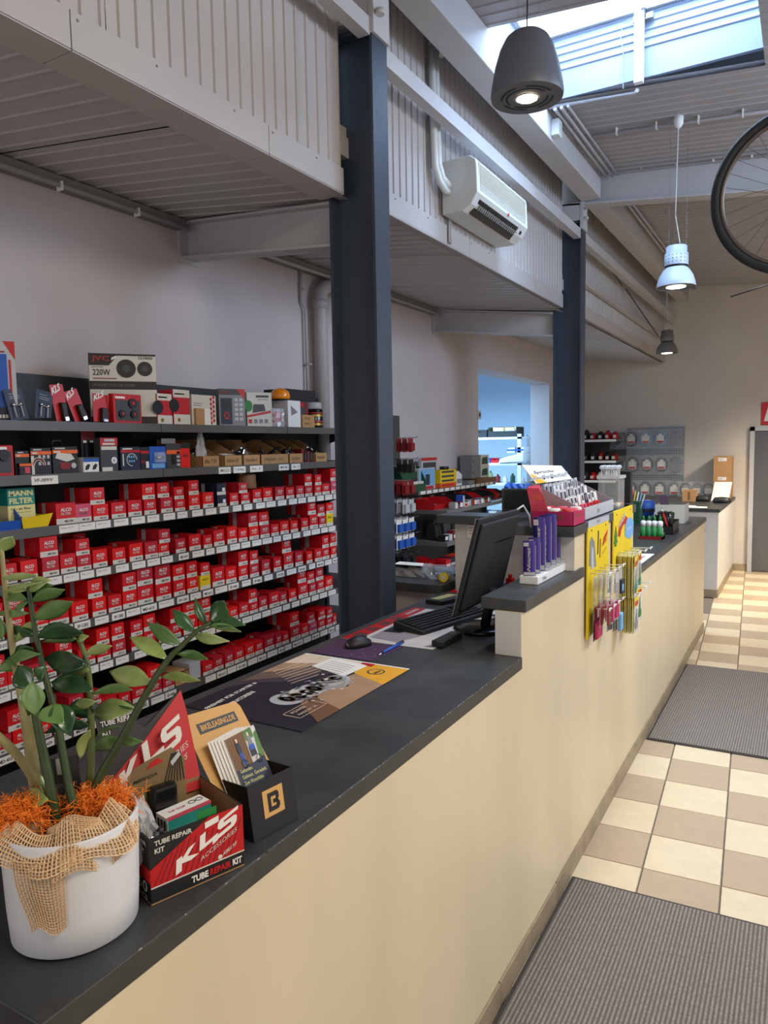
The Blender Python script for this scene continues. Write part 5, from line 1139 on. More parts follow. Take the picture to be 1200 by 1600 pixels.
for a in [((305, 987), (270, 952), .42, D, .79), ((283, 1006), (230, 973), .34, Mi, .78), ((262, 1031), (203, 996), .32, Li, .77), ((323, 976), (305, 934), .40, D, .80), ((330, 974), (350, 938), .75, D, .80),
          ((332, 971), (384, 977), .34, D, .81), ((325, 977), (377, 987), .22, Mi, .80), ((303, 993), (359, 1002), .26, Li, .79), ((277, 1022), (325, 1030), .28, Mi, .78), ((237, 1068), (171, 1049), .38, Li, .75), ((252, 1058), (313, 1063), .26, Li, .76),
          ((213, 1107), (144, 1116), .34, Li, .74), ((212, 1108), (182, 1098), .35, D, .74), ((187, 1157), (224, 1158), .3, Mi, .73), ((187, 1156), (140, 1172), .36, Mi, .73),
          ((43, 938), (2, 931), .30, Mi, .66), ((50, 940), (101, 921), .30, Mi, .66), ((45, 920), (80, 906), .42, Li, .66), ((44, 922), (6, 920), .24, Li, .66), ((46, 925), (84, 914), .22, Mi, .66), ((53, 968), (114, 940), .30, Mi, .66),
          ((46, 958), (-6, 958), .16, Mi, .66), ((54, 992), (-6, 982), .20, D, .66), ((58, 996), (130, 988), .34, D, .66), ((58, 972), (20, 1006), .26, Li, .66), ((45, 940), (18, 960), .26, Mi, .66),
          ((119, 998), (66, 1003), .20, Mi, .70), ((122, 1000), (139, 994), .5, Li, .71), ((132, 1022), (175, 1009), .26, Li, .70), ((139, 1037), (69, 1029), .36, D, .70), ((140, 1046), (86, 1062), .28, Li, .70), ((146, 1080), (80, 1066), .36, D, .69),
          ((143, 1084), (207, 1078), .18, Mi, .70), ((148, 1107), (98, 1113), .44, D, .70), ((150, 1096), (118, 1100), .35, Li, .70), ((138, 1132), (70, 1146), .30, D, .69), ((126, 1186), (141, 1140), .38, Li, .69),
          ((25, 1032), (-6, 1048), .42, Mi, .65), ((14, 1030), (64, 1022), .26, Mi, .65), ((24, 1032), (52, 1012), .60, D, .65), ((2, 862), (20, 838), .60, Li, .65), ((0, 880), (-8, 830), .5, Li, .65), ((3, 1000), (-6, 960), .5, Mi, .65),
          ((50, 1075), (28, 1040), .9, D, .64), ((50, 1065), (55, 1118), .75, Mi, .62), ((60, 1062), (72, 1040), .8, D, .63), ((66, 1108), (100, 1132), .72, Mi, .62), ((85, 1100), (110, 1150), .7, D, .63), ((60, 1090), (44, 1118), .6, D, .63),
          ((76, 1250), (28, 1262), .52, Li, .63), ((78, 1248), (62, 1210), .46, Li, .64), ((2, 905), (58, 898), .14, Li, .65), ((5, 925), (66, 910), .12, Li, .65), ((190, 1135), (150, 1150), .12, Mi, .72)]:
    leaf(a[0], a[1], a[2], a[3], a[4], roll=random.uniform(.1, .75)*random.choice((1, -1)), bend=random.uniform(.02, .16))
# care tag
q0, q1, q2, q3 = (at(*p, Y=.69) for p in ((86, 1283), (134, 1276), (120, 1180), (73, 1187)))
tg = MB().prism([q0, q1, q2, q3], (0, .0015, 0), 'grey_dark').build('plant_tag', t)
rr = (q1-q0).normalized(); uu = (q3-q0).normalized(); nf = rr.cross(uu).normalized()
nf = nf if nf.y < 0 else -nf
sg_ = lambda a, c, w, h, m: MB().prism([q0+rr*a+uu*c+nf*.0006, q0+rr*(a+w)+uu*c+nf*.0006, q0+rr*(a+w)+uu*(c+h)+nf*.0006, q0+rr*a+uu*(c+h)+nf*.0006], nf*.0004, m).build('tag_print', tg)
LW, LH = (q1-q0).length, (q3-q0).length
sg_(LW*.3, LH*.72, LW*.28, LH*.26, 'off_white'); 
text('EMERALD PALM', q0+rr*LW*.1+uu*LH*.52+nf*.0012, rr, uu, LW*.8, LH*.07, 'grey_light', tg, bold=0)
for k in range(2):
    for j in range(3): MB().disc(q0+rr*(LW*(.2+.28*j))+uu*(LH*(.38-.15*k))+nf*.001, rr, uu, LW*.05, 'grey_light', 8).build('tag_print', tg)
# coir: tufts of orange fibre
random.seed(12)
cu = bpy.data.curves.new('coir', 'CURVE'); cu.dimensions = '3D'; cu.bevel_depth = .0005; cu.bevel_resolution = 0
def wisps(c, n, rx, rz, spread):
    for _ in range(n):
        a = random.random()*6.28; r = random.random()**.6*rx; p = Vector(c)+Vector((math.cos(a)*r, math.sin(a)*r, random.random()*rz*.4))
        sp = cu.splines.new('POLY'); sp.points.add(5); v = Vector((random.gauss(0, 1), random.gauss(0, 1), random.gauss(.3, .8))).normalized()*spread
        for k in range(6):
            q = p+v*(k/5)+Vector((0, 0, -spread*.35*(k/5)**2)) + Vector((random.gauss(0, .0042), random.gauss(0, .0042), random.gauss(0, .0042)))
            if q.z < ZT+.14 and (q-PC).xy.length < .08: q.z = ZT+.142
            sp.points[k].co = (*q, 1)
l_, r2_ = at(38, 1300, Y=.60), at(165, 1262, Y=.68)
wisps(PC+Vector((-.045, -.045, .160)), 800, .034, .07, .030); wisps(PC+Vector((.016, .036, .160)), 700, .032, .07, .028); wisps(PC+Vector((-.01, .02, .15)), 160, .05, .03, .03); wisps(PC+Vector((-.04, -.05, .16)), 60, .035, .04, .055); wisps(PC+Vector((.03, .05, .16)), 60, .03, .04, .045)
cu.materials.append(MATS['coir_orange'])
o = bpy.data.objects.new('coir_fibre', cu); COL.objects.link(o); o.parent = t
dg = bpy.context.evaluated_depsgraph_get(); dg.update(); me = bpy.data.meshes.new_from_object(o.evaluated_get(dg)); bpy.data.objects.remove(o)
o = bpy.data.objects.new('coir_fibre', me); COL.objects.link(o); o.parent = t; o['kind'] = 'stuff'
me.transform(Matrix.Translation(-PC))
# burlap: woven strips laid over the rim and hanging down in front of the pot
vd = Vector((.80, -.60, 0)).normalized()      # towards the camera side
sdv = Vector((vd.y*-1, vd.x, 0))              # along the rim, left to right seen from the camera
sdv = Vector((.60, .80, 0))
def weave(name, f, nu, nv, th=.0022, m='burlap'):
    b = MB()
    G_ = [[f(i/nu, j/nv) for j in range(nv+1)] for i in range(nu+1)]
    for i in range(nu+1):
        b.tube([G_[i][j]+vd*(.0007*(1 if (i+j) % 2 else -1)) for j in range(nv+1)], th*.5, m, 3, False)
    for j in range(nv+1):
        b.tube([G_[i][j]+vd*(.0007*(-1 if (i+j) % 2 else 1)) for i in range(nu+1)], th*.5, m, 3, False)
    o = b.build(name, t); o['kind'] = 'stuff'; return o
def rim(a, out=0.): return PC+Vector((math.cos(a)*(.094+out), math.sin(a)*(.098+out), 0))
def f_tongue(u, v):      # hanging tongue, u across, v down
    a = math.radians(-62+42*(u-.5)*(1-.35*v)+6*v); p = rim(a, .002+.003*math.sin(v*5)); p.z = ZT+.150-.098*v - .016*(u-.5)*(u-.5)*-4*v*.0+.006*math.sin(u*7)*v; return p
def f_skirt(u, v):
    a = math.radians(-118+150*u); out = .004+.006*math.sin(u*17)*v+.003*v; p = rim(a, out-.03*(1-v)**2); p.z = ZT+.178-.040*v+.006*math.sin(u*13)-.035*(1-abs(2*u-1))*0; return p
def f_right(u, v):
    a = math.radians(-48+66*u); p = rim(a, .004+.008*math.sin(u*6.5+1)*v-.032*(1-v)**2); p.z = ZT+.186-.060*v+.010*math.sin(u*8); return p
def f_knot(u, v):
    a = (u-.5)*2.6; r = .034+.012*v; c = PC+vd*.052+sdv*(.006); p = c+sdv*(math.sin(a)*r)+vd*(math.cos(a)*r*.9-.01); p.z = ZT+.165+.045*(1-v)*(1-.5*abs(u-.5)*2)-.012; return p
def f_left(u, v):
    a = math.radians(-150+42*u); p = rim(a, .004+.03*(1-u)*v-.02*(1-v)**2); p.z = ZT+.175-.045*v+.006*math.sin(u*9); return p
weave('burlap_tongue', f_tongue, 14, 24); weave('burlap_skirt', f_skirt, 50, 10); weave('burlap_fold', f_right, 26, 14); weave('burlap_knot', f_knot, 22, 15); weave('burlap_fold', f_left, 18, 12)
def backing(f, nm):
    n = 14; b = MB(); vs = [f(i/n, j/n)-vd*.0012 for i in range(n+1) for j in range(n+1)]
    b.add(vs, [(i*(n+1)+j, i*(n+1)+j+1, (i+1)*(n+1)+j+1, (i+1)*(n+1)+j) for i in range(n) for j in range(n)], 'burlap', True); return b.build(nm, t)
mat('burlap_under', (150, 112, 74), .95, alpha=.28)
for f_, nm in ((f_knot, 'burlap_lining'), (f_skirt, 'burlap_lining'), (f_right, 'burlap_lining')):
    o = backing(f_, nm); o.data.materials[0] = MATS['burlap_under']
MB().ball(PC+Vector((-.01, -.055, .165)), .014, 'brown', 10).build('bark_chip', t)
# ================================================================== RAISED COUNTER, DISPLAYS, REGISTER AREA
Z1, Z2 = 1.2456, 1.4256
# --- blue chocolate bars in a white slotted holder on the ledge
t = thing('bar_holder', 'white slotted holder on the low ledge carrying upright blue sweet bars', 'holder', (-.86, 2.76, Z1))
c0, c1v = Vector((-.862, 2.535, Z1)), Vector((-.862, 2.985, Z1))
MB().box((-.895, 2.53, Z1), (-.825, 2.975, Z1+.03), 'white').build('base', t, bevel=.003)
for k in range(8):
    y = 2.66+k*.04; MB().box((-.845, y, Z1+.03), (-.822, y+.03, Z1+.045), 'clear').build('slot_divider', t)
text('750c', (-.8249, 2.58, Z1+.008), (0, 1, 0), (0, 0, 1), .05, .012, 'text_grey', t, 'price_lettering')
def bar(x, y, z, h, label, grp):
    q = thing('wrapped_bar', label, 'sweet bar', (x, y, z), random.uniform(-.08, .08)+.25, grp)
    w = .045; b = MB(); n = 10; vs = []
    for i in range(n+1):
        u = i/n; pinch = min(1, .35+6*min(u, 1-u)); th = .008*pinch
        for s_ in (-1, 1): 
            for k in range(3): vs.append((-w/2+w*k/2, s_*(th if k == 1 else .0012), h*u))
    fs = []
    for i in range(n):
        a = i*6; fs += [(a, a+1, a+7, a+6), (a+1, a+2, a+8, a+7), (a+4, a+3, a+9, a+10), (a+5, a+4, a+10, a+11), (a+2, a+5, a+11, a+8), (a+3, a, a+6, a+9)]
    b.add(vs, fs, 'purple', True); b.build('wrapper', q, local=True)
    text('Nougat', (.007, -.0095, h*.12), (0, 0, 1), (-1, 0, 0), h*.72, .015, 'grey_light', q, local=True, shear=.3, bold=.03)
    MB().tube([(w/2-.001, 0, h*.1), (w/2-.001, 0, h*.88)], .0022, 'grey_light', 4).build('crimp_edge', q, local=True)
    text('Nougat', (-.0, .0095, h*.12), (0, 0, 1), (1, 0, 0), h*.72, .015, 'grey_light', q, local=True, shear=.3, bold=.03)
    MB().box((-w/2+.002, -.0092, h*.02), (w/2-.002, -.0086, h*.11), 'grey_light').box((-w/2+.002, -.0088, h*.86), (-w/2+.02, -.0082, h*.97), 'grey_light').build('silver_band', q, local=True)
    MB().box((-w/2, -.0012, h*.90), (w/2, .0012, h*1.02), 'purple').build('seal', q, local=True)
    return q
random.seed(2)
n = 0
for k, (y, h, wh) in enumerate(((2.545, .125, 'shortest and nearest'), (2.60, .13, 'second short'), (2.66, .20, 'first tall'), (2.735, .20, 'second tall'), (2.80, .20, 'third tall'), (2.86, .205, 'fourth tall'), (2.92, .20, 'rearmost tall'))):
    z = Z1+.0305
    b_ = bar(-.862, y, z, h, 'blue wrapped sweet bar in the white holder, %s one' % wh, 'blue sweet bars on the ledge')
# --- screwdriver and plug by the riser
t = thing('screwdriver', 'yellow and black screwdriver handle standing behind the low ledge', 'tool', (-1.0, 2.9, ZT))
p = at(820, 905, Y=2.9); q = at(824, 877, Y=2.9)
MB().tube([p-Vector((0, 0, .0)), p+(q-p)*.4, q], [.009, .012, .010], 'brass', 10).tube([p+(q-p)*.55, p+(q-p)*.8], .0125, 'black', 10).build('handle', t)
MB().tube([Vector((p.x, p.y, ZT)), p], .004, 'chrome', 6).build('shaft', t)
t = thing('tool_box_small', 'low black box with a red plug on it beside the screwdriver', 'box', (-.99, 2.75, ZT))
p = at(795, 915, Y=2.75)
MB().box((p.x-.04, 2.72, ZT), (p.x+.035, 2.8, p.z+.0), 'black').build('body', t, bevel=.004)
t = thing('red_plug', 'small red plug sitting on the low black box', 'plug', (p.x, 2.76, p.z+.0006))
MB().box((p.x-.012, 2.745, p.z+.0006), (p.x+.016, 2.775, p.z+.03), 'red').box((p.x-.004, 2.75, p.z+.03), (p.x+.008, 2.77, p.z+.045), 'red').build('body', t, bevel=.003)
t = thing('riser_note', 'small red and white notice stuck to the riser behind the monitor', 'notice', (-1.02, 3.168, 1.3))
a_, b_ = at(822, 825, Y=3.167), at(862, 845, Y=3.167)
MB().box((a_.x, 3.166, b_.z), (b_.x, 3.1685, a_.z), 'paper').box((a_.x+.01, 3.1655, (a_.z+b_.z)/2), (b_.x-.01, 3.166, a_.z-.004), 'pink_red').build('sheet', t)
t = thing('taped_note', 'pale pink paper note taped to the riser left of the monitor', 'notice', (-1.3, 3.168, 1.3))
a_, b_ = at(730, 815, Y=3.167), at(752, 842, Y=3.167)
MB().box((a_.x, 3.166, b_.z), (b_.x, 3.1685, a_.z), 'paper').build('sheet', t)
for k in range(4): MB().box((a_.x+.008, 3.1655, a_.z-.016-.014*k), (b_.x-.01, 3.166, a_.z-.013-.014*k), 'pink_red').build('print_line', t)
# --- second screen and tower on the raised shelf
t = thing('register_screen', 'dark flat screen with a grey frame standing on the raised shelf', 'monitor', (-1.2, 3.45, Z2))
a_, b_ = at(784, 812, Y=3.42), at(828, 764, Y=3.42)
MB().box((a_.x, 3.42, Z2+.0), (b_.x, 3.45, b_.z), 'grey_dark').build('frame', t, bevel=.002)
MB().box((a_.x+.012, 3.417, Z2+.012), (b_.x, 3.4195, b_.z-.008), 'black_soft').build('panel', t)
MB().box((a_.x-.004, 3.44, Z2), (b_.x, 3.56, b_.z-.012), 'grey_light').build('housing', t)
q = thing('blue_parcel', 'crumpled bright blue plastic parcel lying on top of the register screen', 'parcel', ((a_.x+b_.x)/2, 3.5, b_.z+.0006))
random.seed(6); g = MB(); vs = []
for i in range(9):
    for j in range(7):
        a = math.pi*j/6; vs.append((a_.x+.005+(b_.x-a_.x-.01)*i/8, 3.49+.055*math.cos(a)+random.uniform(-.006, .006), b_.z-.011+max(0, .034*math.sin(a)+random.uniform(-.006, .006)*(0 < j < 6))))
g.add(vs, [(i*7+j, i*7+j+1, (i+1)*7+j+1, (i+1)*7+j) for i in range(8) for j in range(6)], 'blue', False); g.build('film', q)
t = thing('computer_tower', 'tall narrow black computer case standing beside the register screen', 'computer', (-1.1, 3.4, Z2))
a_, b_ = at(828, 812, Y=3.36), at(858, 752, Y=3.36)
MB().box((a_.x+.002, 3.36, Z2), (b_.x+.02, 3.62, b_.z), 'black').build('case', t, bevel=.004)
MB().box((a_.x+.01, 3.357, Z2+.03), (b_.x+.01, 3.3598, Z2+.034), 'grey_dark').box((a_.x+.01, 3.357, Z2+.10), (b_.x+.01, 3.3598, Z2+.103), 'grey_dark').build('seam', t)
# --- air freshener counter display: tilted white header, wedge sides, sachets
t = thing('sachet_display', 'counter display with tilted white header card, pale blue wedge side and rows of sachets', 'display', (-.93, 3.2, Z2))
y0, y1, x0, x1 = 3.03, 3.60, -1.02, -.80
Pd = lambda s_, w, o=0.: Vector((x0+(x1-x0)*w, y0+(y1-y0)*.0+.0*s_, 0))
# wedge: high at the left back (-X), low at the right front (+X)
for yy in (y0, y1-.004):
    MB().prism([(x0, yy, Z2), (x1, yy, Z2), (x1, yy, Z2+.055), (x0, yy, Z2+.165)], (0, .004, 0), 'p_lilac').build('side_wedge', t)
MB().box((x0, y0+.004, Z2), (x1, y1-.004, Z2+.004), 'p_lilac').box((x1-.004, y0+.004, Z2), (x1, y1-.004, Z2+.055), 'grey_light').box((x0, y0+.004, Z2), (x0+.004, y1-.004, Z2+.165), 'p_lilac').build('tray', t)
text('7H1', (x1, 3.28, Z2+.015), (0, 1, 0), (0, 0, 1), .05, .02, 'text_grey', t)
h0, h1, h2, h3 = at(849, 785, Y=3.05), at(900, 775, Y=3.5), at(862, 733, Y=3.5), at(823, 735, Y=3.05)
h0, h1, h2, h3 = Vector((-1.0, 3.04, Z2+.155)), Vector((-1.0, 3.59, Z2+.150)), Vector((-1.055, 3.59, Z2+.215)), Vector((-1.065, 3.04, Z2+.235))
MB().prism([h0, h1, h2, h3], (h1-h0).cross(h3-h0).normalized()*.004, 'paper').build('header_card', t)
hr_, hu_ = (h1-h0).normalized(), (h3-h0).normalized(); hn = hr_.cross(hu_).normalized()
hn = hn if hn.x > 0 else -hn
text('Sprüche', h0+hr_*.06+hu_*.045+hn*.0045, hr_, hu_, .30, .022, 'grey_dark', t, shear=.35); 
MB().prism([h0+hn*.0045+hr_*.01, h0+hn*.0045+hr_*.14, h0+hn*.0045+hr_*.06+hu_*.04, h0+hn*.0045+hr_*.01+hu_*.055], hn*.0006, 'p_amber').build('print', t)
random.seed(9)
ri = 0
for r in range(4):
    for k in range(9):
        x = x0+.028+r*.046; y = y0+.035+k*.058; zb = Z2+.005; top = Z2+.185-.028*r+random.uniform(-.006, .006)
        col = (('grey_light', 'sky_blue'), ('grey_light', 'p_lilac'), ('p_pale', 'pink_red'), ('off_white', 'red'))[r]
        if r == 3: col = (('off_white', 'p_cream'), ('off_white', 'p_cream'), ('off_white', 'pink_red'), ('off_white', 'pink_red'), ('off_white', 'pink_red'), ('navy', 'red'), ('off_white', 'red'), ('off_white', 'red'), ('off_white', 'red'))[k]
        q = thing('sachet', 'sachet with %s contents, %s from the near end, %s row of display' % ({'sky_blue': 'blue', 'p_lilac': 'lilac', 'pink_red': 'pink', 'red': 'red', 'p_cream': 'cream'}[col[1]], ORD[k], ('rear', 'second', 'third', 'front')[r]), 'sachet', (x, y, zb), 0, 'sachets in the counter display')
        lean = .02
        MB().prism([(0, -.022, 0), (0, .022, 0), (-lean, .022, top-zb), (-lean, -.022, top-zb)], (.0015, 0, 0), col[0]).build('card', q, local=True)
        MB().prism([(.002, -.017, .01), (.002, .017, .01), (.002-lean*.5, .017, (top-zb)*.55), (.002-lean*.5, -.017, (top-zb)*.55)], (.009, 0, 0), col[1]).build('contents', q, local=True, bevel=.003, seg=1)
        MB().prism([(.0016-lean*.7, -.012, (top-zb)*.68), (.0016-lean*.7, .012, (top-zb)*.68), (.0016-lean*.92, .012, (top-zb)*.92), (.0016-lean*.92, -.012, (top-zb)*.92)], (.0006, 0, 0), random.choice(('navy', 'text_grey', 'white'))).build('print', q, local=True)
# magenta tray of small cans in front, with raised lid
t = thing('can_tray', 'magenta display tray of small scent cans with a pink printed lid', 'display', (-.87, 2.92, Z2))
x0, x1, y0, y1, hh = -.955, -.785, 2.845, 3.02, .058
MB().box((x0, y0, Z2), (x1, y1, Z2+.003), 'magenta').box((x0, y0, Z2), (x1, y0+.002, Z2+hh), 'magenta').box((x0, y1-.002, Z2), (x1, y1, Z2+hh), 'magenta').box((x1-.002, y0, Z2), (x1, y1, Z2+hh), 'magenta').box((x0, y0, Z2), (x0+.002, y1, Z2+hh), 'magenta').build('tray', t)
text('CALIFORNIA', (x0+.05, y0, Z2+.034), (1, 0, 0), (0, 0, 1), .085, .012, 'brass', t, bold=.03); text('SCENTS', (x0+.085, y0, Z2+.022), (1, 0, 0), (0, 0, 1), .05, .009, 'brass', t); text('the air fresh', (x0+.075, y0, Z2+.009), (1, 0, 0), (0, 0, 1), .07, .008, 'pink_red', t, shear=.3)
text('CALIFORNIA', (x1, y0+.03, Z2+.034), (0, 1, 0), (0, 0, 1), .08, .012, 'brass', t); text('scents', (x1, y0+.05, Z2+.015), (0, 1, 0), (0, 0, 1), .06, .012, 'pink_red', t)
MB().prism([(x0, y0+.002, Z2+hh), (x0, y1-.002, Z2+hh), (x0-.02, y1-.002, Z2+.155), (x0-.02, y0+.02, Z2+.155)], (-.002, 0, 0), 'pink_red').prism([(x0, y0, Z2+hh), (x0+.07, y0, Z2+hh), (x0+.05, y0, Z2+.12), (x0+.03, y0, Z2+.15), (x0-.02, y0, Z2+.15)], (0, .002, 0), 'pink_red').build('lid', t)
text('COOL', (x0+.004, y0, Z2+.105), (1, 0, 0), (0, 0, 1), .04, .02, 'orange', t, bold=.03)
for k in range(9):
    cx, cy = x0+.03+.055*(k % 3), y0+.03+.055*(k//3)
    q = thing('scent_can', 'round scent can in the magenta tray, %s column, %s row from front' % (ORD[k % 3], ORD[k//3]), 'can', (cx, cy, Z2+.0035), 0, 'scent cans in the magenta tray')
    MB().lathe([(.026, 0), (.026, .055), (.022, .064), (.001, .065)], (0, 0, 0), ('pink_red', 'off_white', 'red')[(k+k//3) % 3], 14).build('body', q, local=True)
    MB().lathe([(.0265, .03), (.0265, .05)], (0, 0, 0), 'off_white', 14, cap=False).build('label_band', q, local=True)
# clear lolly jar, black dispenser behind it
t = thing('sweet_jar', 'clear plastic box of wrapped sweets at the far end of the raised shelf', 'jar', (-.86, 3.75, Z2))
MB().box((-.89, 3.66, Z2), (-.79, 3.80, Z2+.15), 'clear').build('body', t, bevel=.006)
MB().box((-.895, 3.655, Z2+.15), (-.785, 3.805, Z2+.165), 'film_hazy').build('lid', t)
random.seed(13)
for k in range(16):
    q = thing('sweet', 'small wrapped sweet lying in the clear plastic box', 'sweet', (-.875+.024*(k % 4), 3.68+.03*(k//4), Z2+.008), 0, 'wrapped sweets in the clear box')
    MB().ball((0, 0, .012+.0*(k % 2)), .012, random.choice(('brass', 'off_white', 'red', 'brown')), 6).build('wrapper', q, local=True)
for k in range(12):
    q = thing('lollipop', 'white topped lollipop standing on the lid of the clear sweet box', 'lollipop', (-.877+.024*(k % 4), 3.68+.035*(k//4), Z2+.1655), 0, 'lollipops on the clear sweet box')
    MB().tube([(0, 0, 0), (0, 0, .03)], .002, 'white', 5).ball((0, 0, .04), .011, 'film_hazy', 8).build('head', q, local=True)
t = thing('black_dispenser', 'upright black dispenser with a round grey emblem at the end of the raised shelf', 'device', (-.83, 3.93, Z2))
MB().box((-.84, 3.86, Z2), (-.78, 3.98, Z2+.015), 'black').prism([(-.84, 3.97, Z2+.015), (-.785, 3.97, Z2+.015), (-.785, 3.97, Z2+.18), (-.84, 3.97, Z2+.18)], (0, -.05, 0), 'black').build('body', t, bevel=.004)
MB().disc((-.7845, 3.945, Z2+.11), (0, 1, 0), (0, 0, 1), .018, 'grey_dark', 16, (.001, 0, 0)).build('emblem', t)
# --- yellow hanging display boards with hooks and packs on the counter front
def board(y0, y1, zt, zb, name_l, grp=None):
    t = thing('hanging_display', name_l, 'display', (XC+.008, (y0+y1)/2, zb), 0, 'yellow hanging displays on the counter front')
    MB().prism([(XC+.008, y0, zb+.0), (XC+.008, y1, zb+.03), (XC+.008, y1, zt), (XC+.008, y0, zt)], (.006, 0, 0), 'yellow').build('board', t)
    MB().box((XC+.014, y0+.03, zt-.001), (XC-.05, y0+.05, zt+.003), 'chrome').box((XC+.014, y1-.05, zt-.001), (XC-.05, y1-.03, zt+.003), 'chrome').build('hanger', t) if False else None
    for yy in (y0+.06, y1-.06): MB().tube([(XC+.0145, yy, zt-.02), (XC+.016, yy, zt-.02)], .004, 'black', 8).build('eyelet', t)
    return t
X2 = XC+.0145
b1 = board(3.03, 3.40, 1.405, .93, 'yellow hanging board of key packs, nearer one on the raised counter')
MB().prism([(X2, 3.03, 1.40), (X2, 3.40, 1.40), (X2, 3.40, 1.425), (X2, 3.03, 1.43)], (.001, 0, 0), 'grey_light').build('header_strip', b1)
text('7H1', (X2+.001, 3.17, 1.407), (0, 1, 0), (0, 0, 1), .06, .014, 'text_grey', b1)
def pic(pts, m, p=b1, k=1): return MB().prism([(X2+.0004*k, y, z) for y, z in pts], (.0006, 0, 0), m).build('print', p)
pic([(3.05, 1.24), (3.17, 1.22), (3.14, 1.33), (3.09, 1.36), (3.06, 1.34)], 'grey'); pic([(3.08, 1.22), (3.13, 1.22), (3.12, 1.30), (3.09, 1.32)], 'grey_light', k=2)
pic([(3.19, 1.27), (3.205, 1.27), (3.215, 1.37), (3.20, 1.375)], 'navy'); pic([(3.23, 1.25), (3.24, 1.25), (3.25, 1.33), (3.235, 1.335)], 'red_dark')
pic([(3.29, 1.30), (3.37, 1.34), (3.375, 1.36), (3.30, 1.33)], 'red'); text('Wunder', (X2+.0012, 3.27, 1.29), (0, 1, .25), (0, -.1, 1), .10, .018, 'red', b1, shear=.2); text('key-service', (X2+.001, 3.27, 1.255), (0, 1, .25), (0, 0, 1), .09, .012, 'grey_dark', b1)
b2 = board(3.50, 3.93, 1.43, .94, 'yellow hanging board of tree air fresheners, farther one on the raised counter')
MB().prism([(X2+.001, 3.74, 1.29), (X2+.001, 3.80, 1.27), (X2+.001, 3.86, 1.26), (X2+.001, 3.94, 1.28), (X2+.001, 3.95, 1.34), (X2+.001, 3.88, 1.37), (X2+.001, 3.80, 1.37), (X2+.001, 3.75, 1.34)], (.0008, 0, 0), 'sky_blue').build('print', b2)
text('Jetzt neu', (X2+.0022, 3.79, 1.31), (0, 1, 0), (0, 0, 1), .10, .018, 'white', b2)
for k in range(6): a = math.pi*(1-k/6)*.9; a2 = math.pi*(1-(k+1)/6)*.9; MB().prism([(X2+.0006, 3.73+.15*math.cos(a), 1.27+.12*math.sin(a)), (X2+.0006, 3.73+.15*math.cos(a2), 1.27+.12*math.sin(a2)), (X2+.0006, 3.73+.10*math.cos(a2), 1.27+.08*math.sin(a2)), (X2+.0006, 3.73+.10*math.cos(a), 1.27+.08*math.sin(a))], (.0006, 0, 0), 'red').build('print', b2)
text('WUNDER', (X2+.0014, 3.60, 1.335), (0, 1, .35), (0, -.3, 1), .16, .026, 'off_white', b2, bold=.03)
def tree(y, z, s_, m, parent, x=X2+.0006):
    pts = [(y-.02*s_, z), (y-.015*s_, z+.012*s_), (y-.045*s_, z+.02*s_), (y-.02*s_, z+.045*s_), (y-.035*s_, z+.05*s_), (y, z+.11*s_), (y+.035*s_, z+.05*s_), (y+.02*s_, z+.045*s_), (y+.045*s_, z+.02*s_), (y+.015*s_, z+.012*s_), (y+.02*s_, z)]
    return MB().prism([(x, a, c) for a, c in pts], (.001, 0, 0), m).build('tree_print', parent)
tree(3.54, 1.26, .9, 'green', b2); tree(3.22, 1.0, .6, 'green', b1); tree(3.27, 1.015, .6, 'green', b1)
def hook(t, y, z, L=.085): MB().tube([(X2, y, z), (X2+L, y, z+.004), (X2+L+.006, y, z+.012)], .0025, 'white', 6).build('hook', t); MB().box((X2+L-.004, y-.016, z-.002), (X2+L-.002, y+.016, z+.010), 'white').build('price_flag', t)
def pack(x, y, z, w, h, front, body, label, cat='pack', grp='packs hanging on the yellow displays', th=.0012, blister=None):
    q = thing('hang_pack', label, cat, (x, y, z-h), random.uniform(-.06, .06), grp)
    MB().box((-.001, -w/2, 0), (th, w/2, h), body).build('backing_card', q, local=True)
    MB().box((th, -w/2+.003, h*.72), (th+.0006, w/2-.003, h*.97), front).build('header_print', q, local=True)
    if blister: MB().box((th, -w/2+.006, h*.06), (th+.016, w/2-.006, h*.62), blister).build('contents', q, local=True, bevel=.004, seg=1)
    return q
random.seed(17)
# near board: long clear packs with red discs, one blue keyholder
for k in range(4):
    y = 3.075+k*.083; hook(b1, y, 1.205)
    for j in range(3):
        q = thing('hang_pack', 'long clear pack with a %s tag, hook %s, %s on it' % ('dark red', ORD[k], ('rear', 'middle', 'front')[j]) if k < 3 else 'small blue and black pack on the fourth hook, %s' % ('rear', 'middle', 'front')[j], 'pack', (X2+.018+.026*j, y, 1.195), random.uniform(-.12, .12), 'clear packs on the near yellow display')
        if k < 3:
            MB().box((0, -.027, -.215), (.003, .027, 0), 'clear').build('sleeve', q, local=True); MB().box((.003, -.022, -.205), (.009, .022, -.13), 'magenta' if k else 'red_dark').build('tag', q, local=True, bevel=.003)
            MB().box((.0035, -.02, -.05), (.005, .02, -.006), 'film_hazy').build('header_print', q, local=True)
        else:
            MB().box((0, -.024, -.115), (.003, .024, 0), 'film').build('sleeve', q, local=True); MB().box((.003, -.022, -.112), (.012, .022, -.05), 'navy').box((.012, -.015, -.10), (.013, .01, -.07), 'sky_blue').build('tag', q, local=True, bevel=.003)
for k in range(4): hook(b1, 3.075+k*.083, 1.055)
q = pack(X2+.02, 3.10, 1.045, .10, .125, 'paper', 'grey_dark', 'round red bait card at the lower left of the near yellow display', blister='magenta')
for j in range(3): pack(X2+.02+.022*j, 3.325, 1.045, .06, .14, 'grey_light', 'p_pale', 'blue and white pack on the lower hook of the near yellow display, %s' % ('rear', 'middle', 'front')[j], blister='sky_blue' if j == 2 else 'grey')
